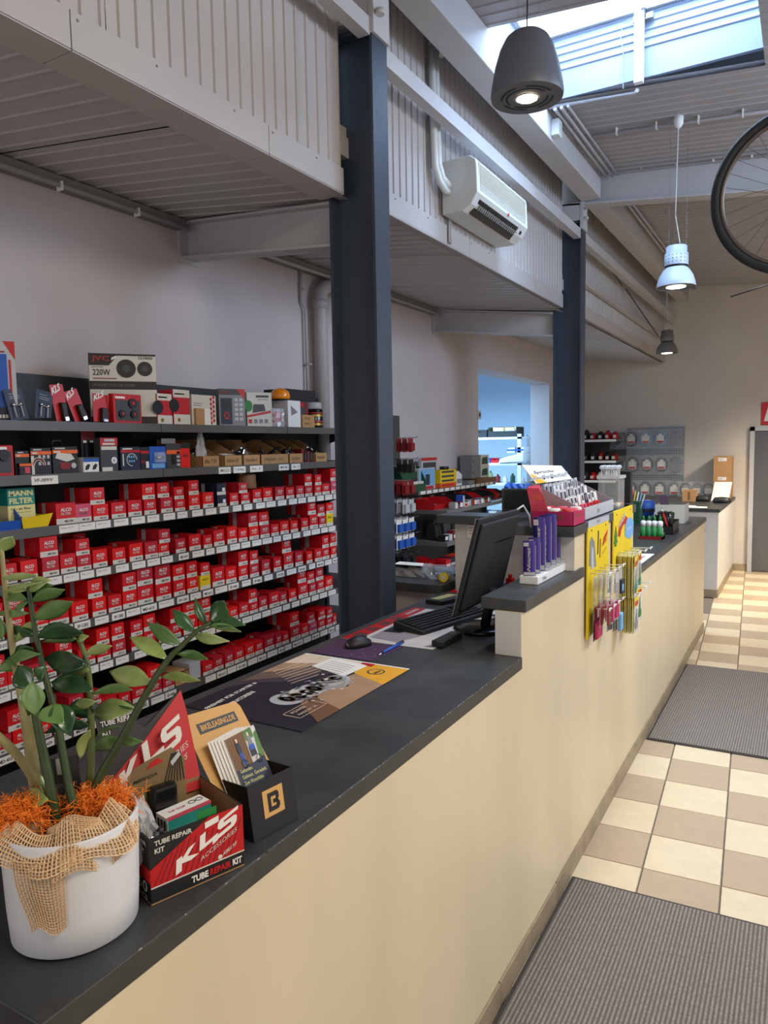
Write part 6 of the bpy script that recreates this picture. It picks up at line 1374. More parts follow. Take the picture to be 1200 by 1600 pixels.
# far board: thick stacks of tree packs, each pack its own
for (y, zt_, n, h) in ((3.60, 1.215, 9, .20), (3.76, 1.205, 6, .21), (3.90, 1.20, 5, .20), (3.62, 1.015, 9, .18), (3.77, 1.02, 6, .2), (3.90, 1.02, 5, .19)):
    hook(b2, y, zt_+.008, .10)
    for j in range(n):
        q = pack(X2+.006+.0095*j, y+random.uniform(-.006, .006), zt_, .085, h, 'yellow', 'pale_yellow' if j < n-1 else 'film_hazy', 'yellow air freshener pack, %s out in the %s %s stack' % (ORD[j], 'upper' if zt_ > 1.1 else 'lower', 'near' if y < 3.7 else 'middle' if y < 3.85 else 'far'), grp='air freshener packs on the far yellow display')
        if j == n-1:
            MB().box((.0022, -.03, h*.74), (.003, .03, h*.86), 'red').build('logo_print', q, local=True); MB().prism([(.002, -.02, .02), (.002, .02, .02), (.002, .028, .05), (.002, .012, .06), (.002, 0, h*.66), (.002, -.012, .06), (.002, -.028, .05)], (.002, 0, 0), ('green', 'sky_blue', 'grey')[int(y*100) % 3]).build('tree', q, local=True)
# --- lower far worktop: bottles rack, black tangle, paper, brochure stand, blue device
t = thing('bottle_crate', 'dark red crate with green and white bottles on the far worktop', 'crate', (-.93, 5.5, ZT))
MB().box((-1.03, 5.44, ZT), (-.87, 5.52, ZT+.02), 'red_dark').box((-1.03, 5.52, ZT), (-.87, 5.56, ZT+.035), 'red_dark').box((-1.03, 5.44, ZT), (-1.025, 5.56, ZT+.04), 'green').box((-.875, 5.44, ZT), (-.87, 5.56, ZT+.04), 'green').build('tray', t)
def bottle(x, y, z, label, g):
    q = thing('lube_bottle', label, 'bottle', (x, y, z), 0, g)
    MB().lathe([(.018, 0), (.019, .004), (.019, .07)], (0, 0, 0), 'green', 12).build('lower_body', q, local=True)
    MB().lathe([(.0195, .07), (.0195, .105), (.010, .112)], (0, 0, 0), 'white', 12).build('collar', q, local=True)
    MB().lathe([(.010, .112), (.009, .135), (.003, .145), (.001, .147)], (0, 0, 0), 'green', 10).build('cap', q, local=True)
    MB().box((.019, -.008, .02), (.0196, .008, .06), 'white').build('label_patch', q, local=True)
for k in range(4): bottle(-1.005+k*.038, 5.475, ZT+.0206, 'green and white bottle in the red crate, %s from the left' % ORD[k], 'bottles in the red crate')
for k in range(3): bottle(-1.0+k*.042, 6.15, ZT, 'green and white bottle behind the black basket, %s from the left' % ORD[k], 'bottles behind the black basket')
t = thing('black_basket', 'open black basket heaped with black cables on the far worktop', 'basket', (-.96, 5.9, ZT))
MB().box((-1.05, 5.78, ZT), (-.85, 6.08, ZT+.004), 'black').box((-.854, 5.78, ZT), (-.85, 6.08, ZT+.085), 'black').box((-1.05, 5.78, ZT), (-1.046, 6.08, ZT+.085), 'black').box((-1.05, 5.78, ZT), (-.85, 5.784, ZT+.06), 'black').box((-1.05, 6.076, ZT), (-.85, 6.08, ZT+.09), 'black').build('body', t)
random.seed(31); q = thing('cable_heap', 'heap of black straps and cables lying in the black basket', 'cables', (-.96, 5.9, ZT+.005))
for k in range(16):
    c = Vector((-.95+random.uniform(-.05, .05), 5.93+random.uniform(-.09, .09), ZT+.06)); pts = [c+Vector((random.uniform(-.06, .06), random.uniform(-.06, .06), random.uniform(-.04, .10))) for _ in range(5)]
    for p in pts: p.x = min(max(p.x, -1.04), -.86); p.y = min(max(p.y, 5.79), 6.07)
    MB().tube(pts, random.choice((.005, .008, .011)), random.choice(('black', 'black_soft', 'grey_dark')), 6).build('cable', q)
q = thing('red_tool', 'red handled tool leaning in the black basket', 'tool', (-.92, 5.85, ZT+.02))
MB().tube([(-.885, 5.83, ZT+.02), (-.93, 5.85, ZT+.15)], .008, 'red', 8).tube([(-.93, 5.85, ZT+.15), (-.945, 5.855, ZT+.19)], .004, 'chrome', 6).build('handle', q)
t = thing('price_sheets', 'white printed sheets lying on the far worktop by the yellow display', 'paper', (-.83, 4.45, ZT))
MB().prism([(-.90, 4.32, ZT), (-.80, 4.30, ZT), (-.80, 4.72, ZT), (-.90, 4.70, ZT)], (0, 0, .003), 'paper').build('sheet', t)
text('Preisliste', (-.83, 4.36, ZT+.0032), (0, 1, 0), (-1, 0, 0), .25, .02, 'grey_dark', t)
t = thing('brochure_stand', 'white box stand with a purple brochure holder on the far worktop', 'stand', (-1.05, 6.9, ZT))
a_, b_ = at(1029, 815, Y=6.6), at(1070, 800, Y=6.6)
MB().box((-1.12, 6.62, ZT), (-.885, 6.66, ZT+.155), 'off_white').box((-1.12, 6.66, ZT), (-1.08, 6.9, ZT+.15), 'off_white').box((-.89, 6.66, ZT), (-.885, 6.9, ZT+.155), 'grey_light').build('panel', t)
q = thing('purple_leaflet', 'purple leaflet in a small clear holder on top of the white box stand', 'leaflet', (-1.05, 6.64, ZT+.1555))
MB().prism([(-1.08, 6.62, ZT+.1555), (-1.01, 6.62, ZT+.1555), (-1.03, 6.65, ZT+.235), (-1.10, 6.65, ZT+.235)], (0, .003, 0), 'p_purple').build('sheet', q)
t = thing('label_printer', 'round blue and black device on the far worktop', 'device', (-1.27, 7.0, ZT))
MB().lathe([(.06, 0), (.075, .03), (.085, .08), (.08, .15), (.05, .165), (.001, .166)], (-1.27, 7.0, ZT), 'blue', 20).build('body', t); MB().lathe([(.086, .06), (.086, .09)], (-1.27, 7.0, ZT), 'navy', 20, cap=False).build('band', t)
t = thing('register_printer', 'dark box shaped printer with grey front at the inner edge of the far worktop', 'device', (-1.32, 6.0, ZT))
MB().box((-1.46, 5.9, ZT), (-1.22, 6.2, ZT+.12), 'black').box((-1.45, 5.895, ZT+.02), (-1.23, 5.9, ZT+.07), 'grey').build('body', t, bevel=.006)
t = thing('green_box_stack', 'dark green box holding thin bright items at the inner edge of the far worktop', 'box', (-1.25, 6.5, ZT))
MB().box((-1.42, 6.45, ZT), (-1.22, 6.6, ZT+.19), 'green_dark').box((-1.40, 6.44, ZT+.02), (-1.30, 6.45, ZT+.15), 'off_white').build('body', t)
for k in range(6): MB().tube([(-1.33+.02*k, 6.52, ZT+.1), (-1.31+.025*k, 6.5, ZT+.30-.01*k)], .006, ('off_white', 'pink_red', 'yellow', 'white', 'sky_blue', 'off_white')[k], 6).build('item', t)
# ================================================================== REAR RACK LEFT OF THE MONITOR
rk = thing('rear_rack', 'grey steel rack with perforated upright along the left wall past the near column', 'shelving', (-2.65, 6.0, 0))
for y in (5.245, 6.15, 7.0-.06):
    b = MB().box((XW+.06, y-.012, 0), (XW+.10, y+.012, 1.45), 'shelf_panel')
    for k in range(28): b.box((XW+.1, y-.004, .1+k*.047), (XW+.1015, y+.004, .12+k*.047), 'black')
    b.box((XW+.07, y-.0135, .1), (XW+.075, y-.012, 1.4), 'grey'); b.build('upright', rk)
    if y < 5.3:
        for k in range(30): MB().box((XW+.072, y-.0138, .12+k*.043), (XW+.086, y-.012, .145+k*.043), 'black').build('slot', rk)
MB().box((XW+.045, 5.245, .1), (XW+.06, 6.94, 1.42), 'shelf_panel').build('back_panel', rk)
RL = [(1.39, -2.70), (1.24, XS), (.985, XS), (.70, XS), (.45, XS)]
for z, xf in RL:
    for a, c in ((5.245, 6.145), (6.155, 6.94)):
        MB().box((XW+.06, a, z-.03), (xf, c, z), 'shelf_grey').build('shelf', rk)
for k in range(14):
    MB().box((-2.6999, 5.28+k*.115, 1.362), (-2.698, 5.28+k*.115+.085, 1.388), 'paper').build('price_label', rk)
    MB().box((-2.8385, 5.27+k*.115, 1.30), (-2.8375, 5.27+k*.115+.08, 1.325), 'off_white').build('price_label', rk) if k % 2 == 0 else None
# bins on the second shelf
def bin_(y, w, m, label, x=-2.58, z=1.2405, h=.085):
    t = thing('stacking_bin', label, 'bin', (x, y, z), 0, 'stacking bins on the rear rack')
    MB().box((-.17, 0, 0), (0, w, .003), m).prism([(0, .002, .003), (0, w-.002, .003), (.015, w-.002, h*.5), (.015, .002, h*.5)], (-.003, 0, 0), m).box((-.17, 0, .003), (-.167, w, h), m).build('body', t, local=True)
    for yy in (0, w-.003): MB().prism([(0, yy, .003), (-.17, yy, .003), (-.17, yy, h), (-.06, yy, h), (.015, yy, h*.5)], (0, .003, 0), m).build('side_wall', t, local=True)
    q = thing('bin_contents', 'small dark parts in the ' + label.split(',')[0], 'accessory', (x-.08, y+w/2, z+.0035), 0, 'parts in the rear bins')
    for k in range(4): MB().ball((random.uniform(-.04, .05), random.uniform(-w*.25, w*.25), .022), .018, random.choice(('grey_dark', 'black', 'chrome', 'off_white')), 6).build('part', q, local=True)
random.seed(41)
binl = [(5.27, .24, 'red', 'wide red bin nearest the upright'), (5.53, .10, 'red', 'narrow red bin next to the wide one')] + [(5.65+k*.082, .078, 'black', '%s small black bin in the left run' % ORD[k]) for k in range(5)] + [(6.08, .16, 'red', 'wide red bin in the middle of the rear rack')] + [(6.255+k*.082, .078, 'black', '%s small black bin in the right run' % ORD[k]) for k in range(4)] + [(6.60, .1, 'red', 'small red bin near the white riser'), (6.72, .09, 'black', 'last black bin before the doorway')]
for y, w, m, lb in binl: bin_(y, w, m, lb)
for k in range(16):
    y = 5.45+k*.05
    t = thing('small_carton', 'small carton before the bins of the rear rack, %s from the left' % ORD[k], 'box', (XS-.05, y, 1.2405), random.uniform(-.3, .3), 'small cartons before the rear bins')
    hh = random.choice((.03, .035, .05)) if k != 3 else .10
    MB().box((-.03, 0, 0), (.03, .042, hh), ('grey_light', 'green_dark', 'red_dark', 'blue', 'off_white', 'grey')[k % 6 if k != 3 else 3]).box((.03, .005, .006), (.0306, .037, hh-.008), ('off_white', 'red', 'white')[k % 3]).build('carton', t, local=True)
random.seed(42)
for k in range(10):     # third shelf: small lamp boxes
    y = 5.29+k*.08
    t = thing('lamp_box', 'small lamp box on third shelf of the rear rack, %s from left' % ORD[k], 'box', (XS-.04, y, .9855), random.uniform(-.1, .1), 'lamp boxes on the rear rack')
    MB().box((-.06, 0, 0), (0, .068, random.choice((.05, .06, .07))), ('black', 'grey_light', 'red_dark', 'off_white', 'navy')[k % 5]).box((0, .008, .012), (.001, .06, .04), ('white', 'off_white', 'white', 'teal', 'off_white')[k % 5]).build('carton', t, local=True)
for k, (y, m, h) in enumerate(((5.36, 'black_soft', .15), (5.52, 'grey_dark', .19), (5.70, 'black', .12), (5.90, 'red', .17), (6.05, 'black', .13))):
    t = thing('parts_box', 'larger %s part standing behind the small lamp boxes, %s from the left' % ({'black_soft': 'dark', 'grey_dark': 'grey', 'black': 'black', 'red': 'red'}[m], ORD[k]), 'box', (-2.64, y, .9855), random.uniform(-.2, .2), 'larger parts on the rear rack')
    MB().prism([(-.06, 0, 0), (.05, 0, 0), (.03, 0, h*.8), (-.03, 0, h), (-.06, 0, h*.9)], (0, .11, 0), m).build('body', t, local=True, bevel=.01); MB().tube([(0, .03, h*.8), (0, .05, h+.02), (0, .09, h*.8)], .006, 'grey', 6).build('strap', t, local=True)
for k in range(11):     # fourth shelf: red cartons
    y = 5.28+(k % 6)*.09; up2 = k >= 6
    t = thing('bulb_box', 'red and orange carton on fourth shelf of rear rack, %s %s' % (ORD[k % 6], 'on top' if up2 else 'below'), 'box', (XS-.03, y, .7005+(.0706 if up2 else 0)), random.uniform(-.08, .08), 'red cartons on the rear rack')
    MB().box((-.12, 0, 0), (0, .08, .07), ('carton_red', 'navy', 'carton_red', 'orange', 'carton_crimson', 'carton_red')[k % 6]).box((0, .008, .012), (.001, .072, .034), ('off_white', 'grey_light', 'orange')[k % 3]).build('carton', t, local=True)
for k in range(7):
    t = thing('bulb_box', 'carton on the bottom visible shelf of the rear rack, %s from the left' % ORD[k], 'box', (XS-.03, 5.28+k*.1, .4505), 0, 'lower cartons on the rear rack')
    MB().box((-.12, 0, 0), (0, .09, .1), 'carton_red').box((0, .01, .02), (.001, .08, .06), 'off_white').build('carton', t, local=True)
# --- goods on the top shelf
TZ = 1.3905
def P3d(px, py): return at(px, py, X=-2.72)
def flat(name, label, cat, pts, m, th=.03, extra=None):
    base = min(P3d(*p).z for p in pts); c = sum((P3d(*p) for p in pts), Vector())/len(pts)
    t = thing(name, label, cat, (-2.74, c.y, TZ))
    q = [P3d(*p) for p in pts]; dz = TZ-min(v.z for v in q)
    MB().prism([v+Vector((0, 0, dz)) for v in q], (-th, 0, 0), m).build('body', t)
    return t, dz
t = thing('green_display', 'dark green two tier display of small pale boxes on the rear rack', 'display', (-2.76, 5.2, TZ))
ya, yb = P3d(628, 770).y, P3d(662, 770).y
MB().box((-2.80, ya, TZ), (-2.70, yb, TZ+.004), 'green_dark').prism([(-2.70, ya, TZ+.004), (-2.82, ya, TZ+.004), (-2.82, ya, TZ+.22), (-2.76, ya, TZ+.2), (-2.70, ya, TZ+.09)], (0, .004, 0), 'green_dark').prism([(-2.70, yb-.004, TZ+.004), (-2.82, yb-.004, TZ+.004), (-2.82, yb-.004, TZ+.22), (-2.76, yb-.004, TZ+.2), (-2.70, yb-.004, TZ+.09)], (0, .004, 0), 'green_dark').box((-2.704, ya, TZ+.004), (-2.70, yb, TZ+.06), 'green_dark').box((-2.762, ya, TZ+.1), (-2.758, yb, TZ+.16), 'green_dark').box((-2.82, ya, TZ+.1), (-2.76, yb, TZ+.104), 'green_dark').build('frame', t)
k = 0
for (x, z, n) in ((-2.73, TZ+.005, 4), (-2.79, TZ+.105, 4), (-2.80, TZ+.160, 3)):
    for j in range(n):
        y = ya+.012+j*(yb-ya-.02)/n
        q = thing('seed_box', 'small cream box in the green display, %s tier, %s from the left' % (('lower', 'upper', 'topmost')[k], ORD[j]), 'box', (x, y, z), 0, 'cream boxes in the green display')
        MB().box((-.02, 0, 0), (.018, (yb-ya-.02)/n-.006, .075 if k < 2 else .05), 'off_white').box((.018, .006, .02), (.0186, (yb-ya-.02)/n-.012, .05), 'brown').build('carton', q, local=True)
    k += 1
def wbox(name, label, cat, pl, pr2, ptop, m, dep=.07, x=-2.74, z=TZ):
    a, c = at(pl, 760, X=x).y, at(pr2, 760, X=x).y; zz = at((pl+pr2)/2, ptop, X=x).z
    t = thing(name, label, cat, (x, a, z)); MB().box((-dep, 0, 0), (0, c-a, zz-z), m).build('carton', t, local=True, bevel=.002, seg=1); return t, c-a, zz-z
t, w, h = wbox('blue_picture_card', 'blue and white product card with a figure picture on the rear rack', 'card', 655, 680, 731, 'grey_light', .02, -2.74)
MB().box((0, .01, .035), (.001, w-.01, h-.01), 'sky_blue').box((.001, w*.4, .04), (.0016, w*.65, h*.7), 'navy').box((0, .02, .004), (.001, w-.03, .03), 'red').build('print', t, local=True)
t, w, h = wbox('red_top_pack', 'tall white pack with a red header behind the blue picture card', 'box', 659, 683, 715, 'grey_light', .03, -2.79)
MB().box((0, 0, h-.025), (.001, w, h), 'red').box((0, .03, .05), (.001, w-.02, h-.04), 'grey_dark').build('print', t, local=True)
for k in range(4):
    t = thing('yellow_pack', ('red and orange pack at the bottom of the yellow stack', 'lowest yellow pack of the stack on the rear rack', 'middle yellow pack of the stack on the rear rack', 'topmost yellow pack of the stack on the rear rack')[k], 'box', (-2.74, 0, TZ+k*.0385), 0, 'stack of yellow packs')
    a, c = at(688, 760, X=-2.74).y, at(713, 760, X=-2.74).y; t.location.y = a
    MB().box((-.09, 0, 0), (0, c-a, .038), 'orange' if k == 0 else 'yellow').box((0, .03, .01), (.0008, c-a-.05, .028), 'red' if k == 0 else 'grey_dark').build('carton', t, local=True)
t = thing('black_tin', 'small black tin on top of the stack of yellow packs', 'tin', (-2.78, (a+c)/2, TZ+.1545)); MB().lathe([(.04, 0), (.042, .004), (.042, .022), (.038, .026), (.001, .026)], (0, 0, 0), 'black', 16).build('body', t, local=True)
t, w, h = wbox('white_jug', 'white jug with a black cap beside the yellow packs', 'bottle', 713, 722, 741, 'white', .06, -2.74)
MB().prism([(-.05, .0, h), (-.05, w, h), (-.05, w*.6, h+.03), (-.05, w*.2, h+.03)], (.04, 0, 0), 'white').lathe([(.012, h+.03), (.012, h+.055)], (-.03, w*.4, 0), 'black', 10).box((.0, .01, .02), (.001, w-.01, h*.6), 'grey').build('neck_and_cap', t, local=True)
a, c, e = at(731, 760, X=-2.78).y, at(745, 760, X=-2.78).y, at(758, 760, X=-2.78).y
t = None
for k in range(2):
    q = thing('grey_box', '%s grey box with green printed front beside the blue doorway' % ('lower', 'upper')[k], 'box', (-2.74, a, TZ+.048+k*.1105), 0, 'stacked grey boxes by the doorway')
    MB().box((-.12, 0, 0), (0, c-a, .11), 'grey').box((-.12, c-a+.001, 0), (0, e-a, .11), 'off_white').prism([(0, c-a+.03, .02), (0, e-a-.03, .02), (0, e-a-.04, .09), (0, c-a+.05, .08)], (.001, 0, 0), 'green_dark').box((0, .03, .04), (.001, .05, .06), 'grey_dark').build('carton', q, local=True)
q = thing('kraft_pile', 'pile of kraft paper bags under the grey boxes', 'bags', (-2.74, a-.15, TZ))
MB().box((-2.86, a-.12, TZ), (-2.72, a+.02, TZ+.035), 'grey').box((-2.86, a+.03, TZ), (-2.70, e+.1, TZ+.047), 'brown').build('pile', q)
t, w, h = wbox('dark_tall_pack', 'narrow black and kraft pack leaning beside the doorway edge', 'box', 757, 767, 748, 'black_soft', .05, -2.74, TZ+.0475)
# --- peg display behind the near column: hooks with blue packs
pg = thing('peg_rack', 'narrow dark pegboard rack with blue hanging packs beside the near column', 'display', (-2.7, 4.9, 0))
MB().box((XW+.03, 4.62, .1), (XW+.05, 5.22, 2.0), 'shelf_panel').build('panel', pg)
for k, (z, n) in enumerate(((1.82, 1), (1.66, 1), (1.50, 2), (1.36, 2), (1.22, 3), (1.10, 3), (.95, 2))):
    for j in range(n):
        y = 4.93-.10*j; MB().tube([(XW+.05, y, z), (XW+.35, y, z), (XW+.36, y, z+.01)], .003, 'chrome', 5).build('hook', pg)
        q = thing('peg_pack', 'pack hanging on the peg rack, %s row, %s from the right' % (ORD[k], ORD[j]), 'pack', (XW+.30, y, z-.11), 0, 'packs on the peg rack')
        m = ('red_dark', 'black', 'red_dark', 'grey_light', 'blue', 'blue', 'black')[k]
        for i in range(3): MB().box((-.05*i-.002, -.04, 0), (-.05*i, .04, .105), 'paper' if m == 'blue' else m).box((-.05*i, -.03, .01), (-.05*i+.022, .03, .07), m).build('card', q, local=True)
for z in (.80, .66):
    for j in range(2):
        t = thing('stacking_bin', 'red bin on the %s level of the peg rack, %s' % ('upper' if z > .7 else 'lower', ('nearer the rear rack', 'nearer the column')[j]), 'bin', (-2.56, 5.10-.15*j, z), 0, 'red bins on the peg rack')
        MB().box((-.17, 0, 0), (0, .11, .003), 'red').prism([(0, 0, .003), (0, .11, .003), (.015, .11, .04), (.015, 0, .04)], (-.003, 0, 0), 'red').box((-.17, 0, .003), (-.167, .11, .07), 'red').prism([(0, 0, .003), (-.17, 0, .003), (-.17, 0, .07), (-.06, 0, .07), (.015, 0, .04)], (0, .003, 0), 'red').prism([(0, .107, .003), (-.17, .107, .003), (-.17, .107, .07), (-.06, .107, .07), (.015, .107, .04)], (0, .003, 0), 'red').build('body', t, local=True)
    MB().box((XW+.05, 4.85, z-.006), (-2.56, 5.22, z), 'shelf_panel').build('shelf', pg)

# ================================================================== STORE ROOM BEHIND THE DOORWAY
sh = thing('white_shelf_unit', 'white storage shelving in the blue lit store room', 'shelving', (-4.0, 10.0, 0))
SX = (-4.35, -3.40); SYY = (9.7, 10.1)
for x in (SX[0], SX[1]-.05):
    for y in SYY: MB().box((x, y-.02, 0), (x+.05, y+.02, 1.9), 'white').build('post', sh)
for z in (.62, .96, 1.22, 1.50, 1.86): MB().box((SX[0], SYY[0]-.02, z-.03), (SX[1], SYY[1]+.02, z), 'white').build('shelf', sh)
def sitem(name, label, cat, x, z, w, h, m, g=None, d=.2, k=0):
    t = thing(name, label, cat, (x, 9.74, z+.0006), 0, g)
    if k == 0: MB().box((0, 0, 0), (w, d, h), m).box((w*.1, -.001, h*.3), (w*.9, 0, h*.7), 'off_white').build('body', t, local=True)
    elif k == 1: MB().lathe([(w/2, 0), (w/2, h*.7), (w*.2, h*.85), (w*.2, h), (.001, h)], (w/2, .1, 0), m, 12).build('body', t, local=True)
    elif k == 2: 
        MB().box((0, 0, 0), (w, d, .01), m).box((0, 0, .01), (.01, d, h), m).box((w-.01, 0, .01), (w, d, h), m).box((.01, 0, .01), (w-.01, .01, h*.6), m).box((.01, d-.01, .01), (w-.01, d, h), m).build('body', t, local=True)
        MB().tube([(.02, .005, h*.6), (.04, .005, h), (w-.04, .005, h), (w-.02, .005, h*.6)], .006, m, 5).build('handle', t, local=True)
    return t
sitem('tool_crate', 'open black crate at the left on the top store room shelf', 'crate', -4.14, 1.86, .22, .11, 'black', 'black crates in the store room', k=2)
sitem('tool_crate', 'open black crate with pale parcels on the top store room shelf', 'crate', -3.9, 1.86, .42, .14, 'black', 'black crates in the store room', .3, k=2)
for k in range(2): sitem('parcel', 'pale parcel in the right black crate, %s one' % ('left', 'right')[k], 'parcel', -3.87+.18*k, 1.872, .16, .13, 'pale_yellow', 'parcels in the black crate', .1).location.y = 9.85
for k in range(4): sitem('store_bin', 'small %s bin on the second store room shelf, %s from the left' % (('red', 'blue')[k % 2], ORD[k]), 'bin', -4.1+.12*k, 1.50, .11, .07, ('red', 'blue')[k % 2], 'small bins in the store room', k=2)
t = thing('white_hood', 'white and blue plastic hood lying on the second store room shelf', 'part', (-3.6, 9.7, 1.5006))
MB().prism([(-3.72, 9.66, 1.5006), (-3.36, 9.66, 1.52), (-3.36, 9.66, 1.64), (-3.70, 9.66, 1.56)], (0, .3, 0), 'white').build('lower_shell', t, bevel=.01)
MB().prism([(-3.60, 9.68, 1.642), (-3.36, 9.68, 1.642), (-3.36, 9.68, 1.72), (-3.58, 9.68, 1.71)], (0, .25, 0), 'white').box((-3.60, 9.675, 1.67), (-3.36, 9.68, 1.69), 'blue').box((-3.48, 9.67, 1.642), (-3.465, 9.68, 1.72), 'blue').build('upper_shell', t)
for k in range(6): sitem('spray_can', '%s bottle on third store room shelf, %s from the left' % (('dark', 'pale green', 'red', 'white', 'dark', 'white')[k], ORD[k]), 'bottle', -4.05+.11*k, 1.22, .07 if k != 5 else .1, (.1, .17, .12, .1, .13, .09)[k], ('navy', 'leaf_light', 'red_dark', 'white', 'green_dark', 'white')[k], 'bottles in the store room', k=1)
for k in range(6): sitem('store_box', '%s box on the fourth store room shelf, %s from the left' % (('dark', 'blue', 'grey')[k % 3], ORD[k]), 'box', -4.2+.13*k, .96, .1, .13+.02*(k % 2), ('navy', 'blue', 'grey')[k % 3], 'boxes in the store room')
for k in range(5): sitem('store_box', 'box on the lowest visible store room shelf, %s from the left' % ORD[k], 'box', -4.2+.15*k, .62, .12, .2, ('grey', 'blue', 'off_white')[k % 3], 'boxes in the store room')
t = thing('wooden_cabinet', 'tall cabinet with a wood panel and dark edge inside the store room', 'cabinet', (-3.2, 9.3, 0))
MB().box((-3.30, 9.36, 0), (-3.20, 9.9, 2.06), 'grey_dark').box((-3.20, 9.355, 1.85), (-3.0, 9.42, 2.05), 'wood').build('body', t) if False else MB().box((-3.40, 10.3, 0), (-3.27, 10.8, 2.12), 'grey_dark').box((-3.27, 10.31, 1.85), (-3.17, 10.8, 2.1), 'wood').box((-3.27, 10.35, 0), (-3.17, 10.8, 1.84), 'grey_light').build('body', t)

# ================================================================== BACK CORNER: cable wall, shelves, cartons
hp = thing('pegboard', 'grey perforated board with bagged bicycle cables on the back wall', 'display', (-1.85, 10.87, .95))
b = MB().box((-2.24, 10.868, 1.002), (-1.47, 10.895, 1.96), 'peg_grey')
for i in range(24):
    for j in range(27): b.box((-2.22+i*.031, 10.8672, 1.01+j*.034), (-2.21+i*.031, 10.868, 1.02+j*.034), 'grey_dark')
b.build('panel', hp)
random.seed(51)
rowsz = (1.80, 1.44, 1.09); names = ('top', 'middle', 'lower')
for r, z in enumerate(rowsz):
    for c_ in range(5):
        x = -2.36+c_*.195+(.02 if r == 1 else 0); 
        if r == 2 and c_ == 0: continue
        MB().tube([(x, 10.868, z+.12), (x, 10.80, z+.12), (x, 10.795, z+.128)], .003, 'chrome', 5).build('hook', hp)
        q = thing('cable_pack', 'coiled cable in a clear bag, %s row, %s from the left on the pegboard' % (names[r], ORD[c_]), 'cable pack', (x, 10.83, z), random.uniform(-.1, .1), 'bagged cables on the pegboard')
        ra = random.uniform(.076, .092); mm = random.choice(('black', 'black', 'sky_blue', 'grey_dark')) if c_ in (1, 2, 3) else 'grey'
        cb = MB()
        for k in range(3): cb.tube([((ra-.005*k)*math.cos(a*.42), -.012*k, (ra*1.25-.006*k)*math.sin(a*.42)) for a in range(16)], .005, mm, 6)
        cb.build('cable_coil', q, local=True)
        if c_ in (1, 2, 3) or r == 2: MB().box((-.052, -.03, -.062), (.052, -.027, .045), 'paper').box((-.045, -.031, -.058), (.045, -.03, -.03), 'red').box((-.02, -.0315, .045), (.026, -.027, .07), 'white').build('label_card', q, local=True)
        g = crumple(.2, .27, .05, 6, 'film_thin'); g.v = [Vector((v.y, -v.x*.5-.035, v.z-.14)) for v in g.v]; g.build('clear_bag', q, local=True)
# more bagged cables lying on the far cabinet
for k in range(4):
    x = -1.42+k*.14
    q = thing('cable_pack', 'coiled cable in a clear bag lying on the far cabinet, %s from the left' % ORD[k], 'cable pack', (x, 10.72, 1.0006), random.uniform(-.2, .2), 'bagged cables on the far cabinet')
    cb = MB()
    for j in range(3): cb.tube([((.075-.006*j)*math.cos(a*.42), -.012*j, .10+(.09-.006*j)*math.sin(a*.42)) for a in range(16)], .005, 'grey' if k else 'grey_dark', 6)
    cb.build('cable_coil', q, local=True); MB().box((-.04, -.04, .05), (.04, -.037, .12), 'paper').build('label_card', q, local=True)
    g = crumple(.19, .21, .07, 6, 'film_thin'); g.v = [Vector((v.y, -v.x*.5-.03, v.z)) for v in g.v]; g.build('clear_bag', q, local=True)
t = thing('kraft_parcel', 'small square kraft box with brown tape at the front of the far cabinet', 'box', (-1.33, 9.9, 1.0006))
a_, b_ = at(1066, 779, Y=9.9), at(1087, 766, Y=9.9)
MB().box((a_.x, 9.9, 1.0006), (b_.x, 10.08, b_.z), 'kraft').box(((a_.x+b_.x)/2-.015, 9.899, 1.02), ((a_.x+b_.x)/2+.015, 9.9, b_.z-.02), 'brown').build('carton', t)
for k, (px0, px1, yy) in enumerate(((1087, 1109, 9.95), (1114, 1142, 9.75))):
    t = thing('black_pouch', 'black soft pouch lying on the far cabinet, %s' % ('beside the small kraft box', 'below the tall kraft cartons')[k], 'pouch', (-1.2, yy, 1.0006), 0, 'black pouches on the far cabinet')
    a_, b_ = at(px0, 775, Y=yy), at(px1, 770, Y=yy); t.location.x = (a_.x+b_.x)/2
    MB().lathe([(.5*(b_.x-a_.x), 0), (.52*(b_.x-a_.x), .03), (.42*(b_.x-a_.x), .065), (.001, .075)], (0, 0, 0), 'black', 14, sy=.6).build('body', t, local=True)
for k, (z0, z1_, wd) in enumerate(((1.0006, 1.30, 'lower'), (1.3012, 1.55, 'upper'))):
    t = thing('tall_kraft_carton', '%s kraft carton with a white sticker at the corner of the far cabinet' % wd, 'box', (-1.0, 10.6, z0), 0, 'kraft cartons on the far cabinet')
    MB().box((-1.055, 10.50, z0), (-.845, 10.85, z1_), 'kraft').box((-1.0, 10.499, z1_-.06), (-.90, 10.5, z1_-.02), 'white').build('carton', t, bevel=.002)
    text('Bike %d' % (k+1), (-.99, 10.499, z1_-.05), (1, 0, 0), (0, 0, 1), .05, .02, 'red_dark', t)
t = thing('leaning_sheet', 'cream sheet propped against the kraft cartons', 'paper', (-1.02, 10.1, 1.08))
a_, b_ = at(1111, 770, Y=10.1), at(1139, 757, Y=10.1)
MB().prism([(a_.x, 10.1, 1.0006), (b_.x, 10.1, 1.0006), (b_.x+.02, 10.3, b_.z+.02), (a_.x+.02, 10.3, b_.z+.02)], (0, .002, .001), 'paper').build('sheet', t)
t = thing('desk_papers', 'white papers and a black wallet lying on the front of the far cabinet', 'paper', (-1.3, 9.2, 1.0006))
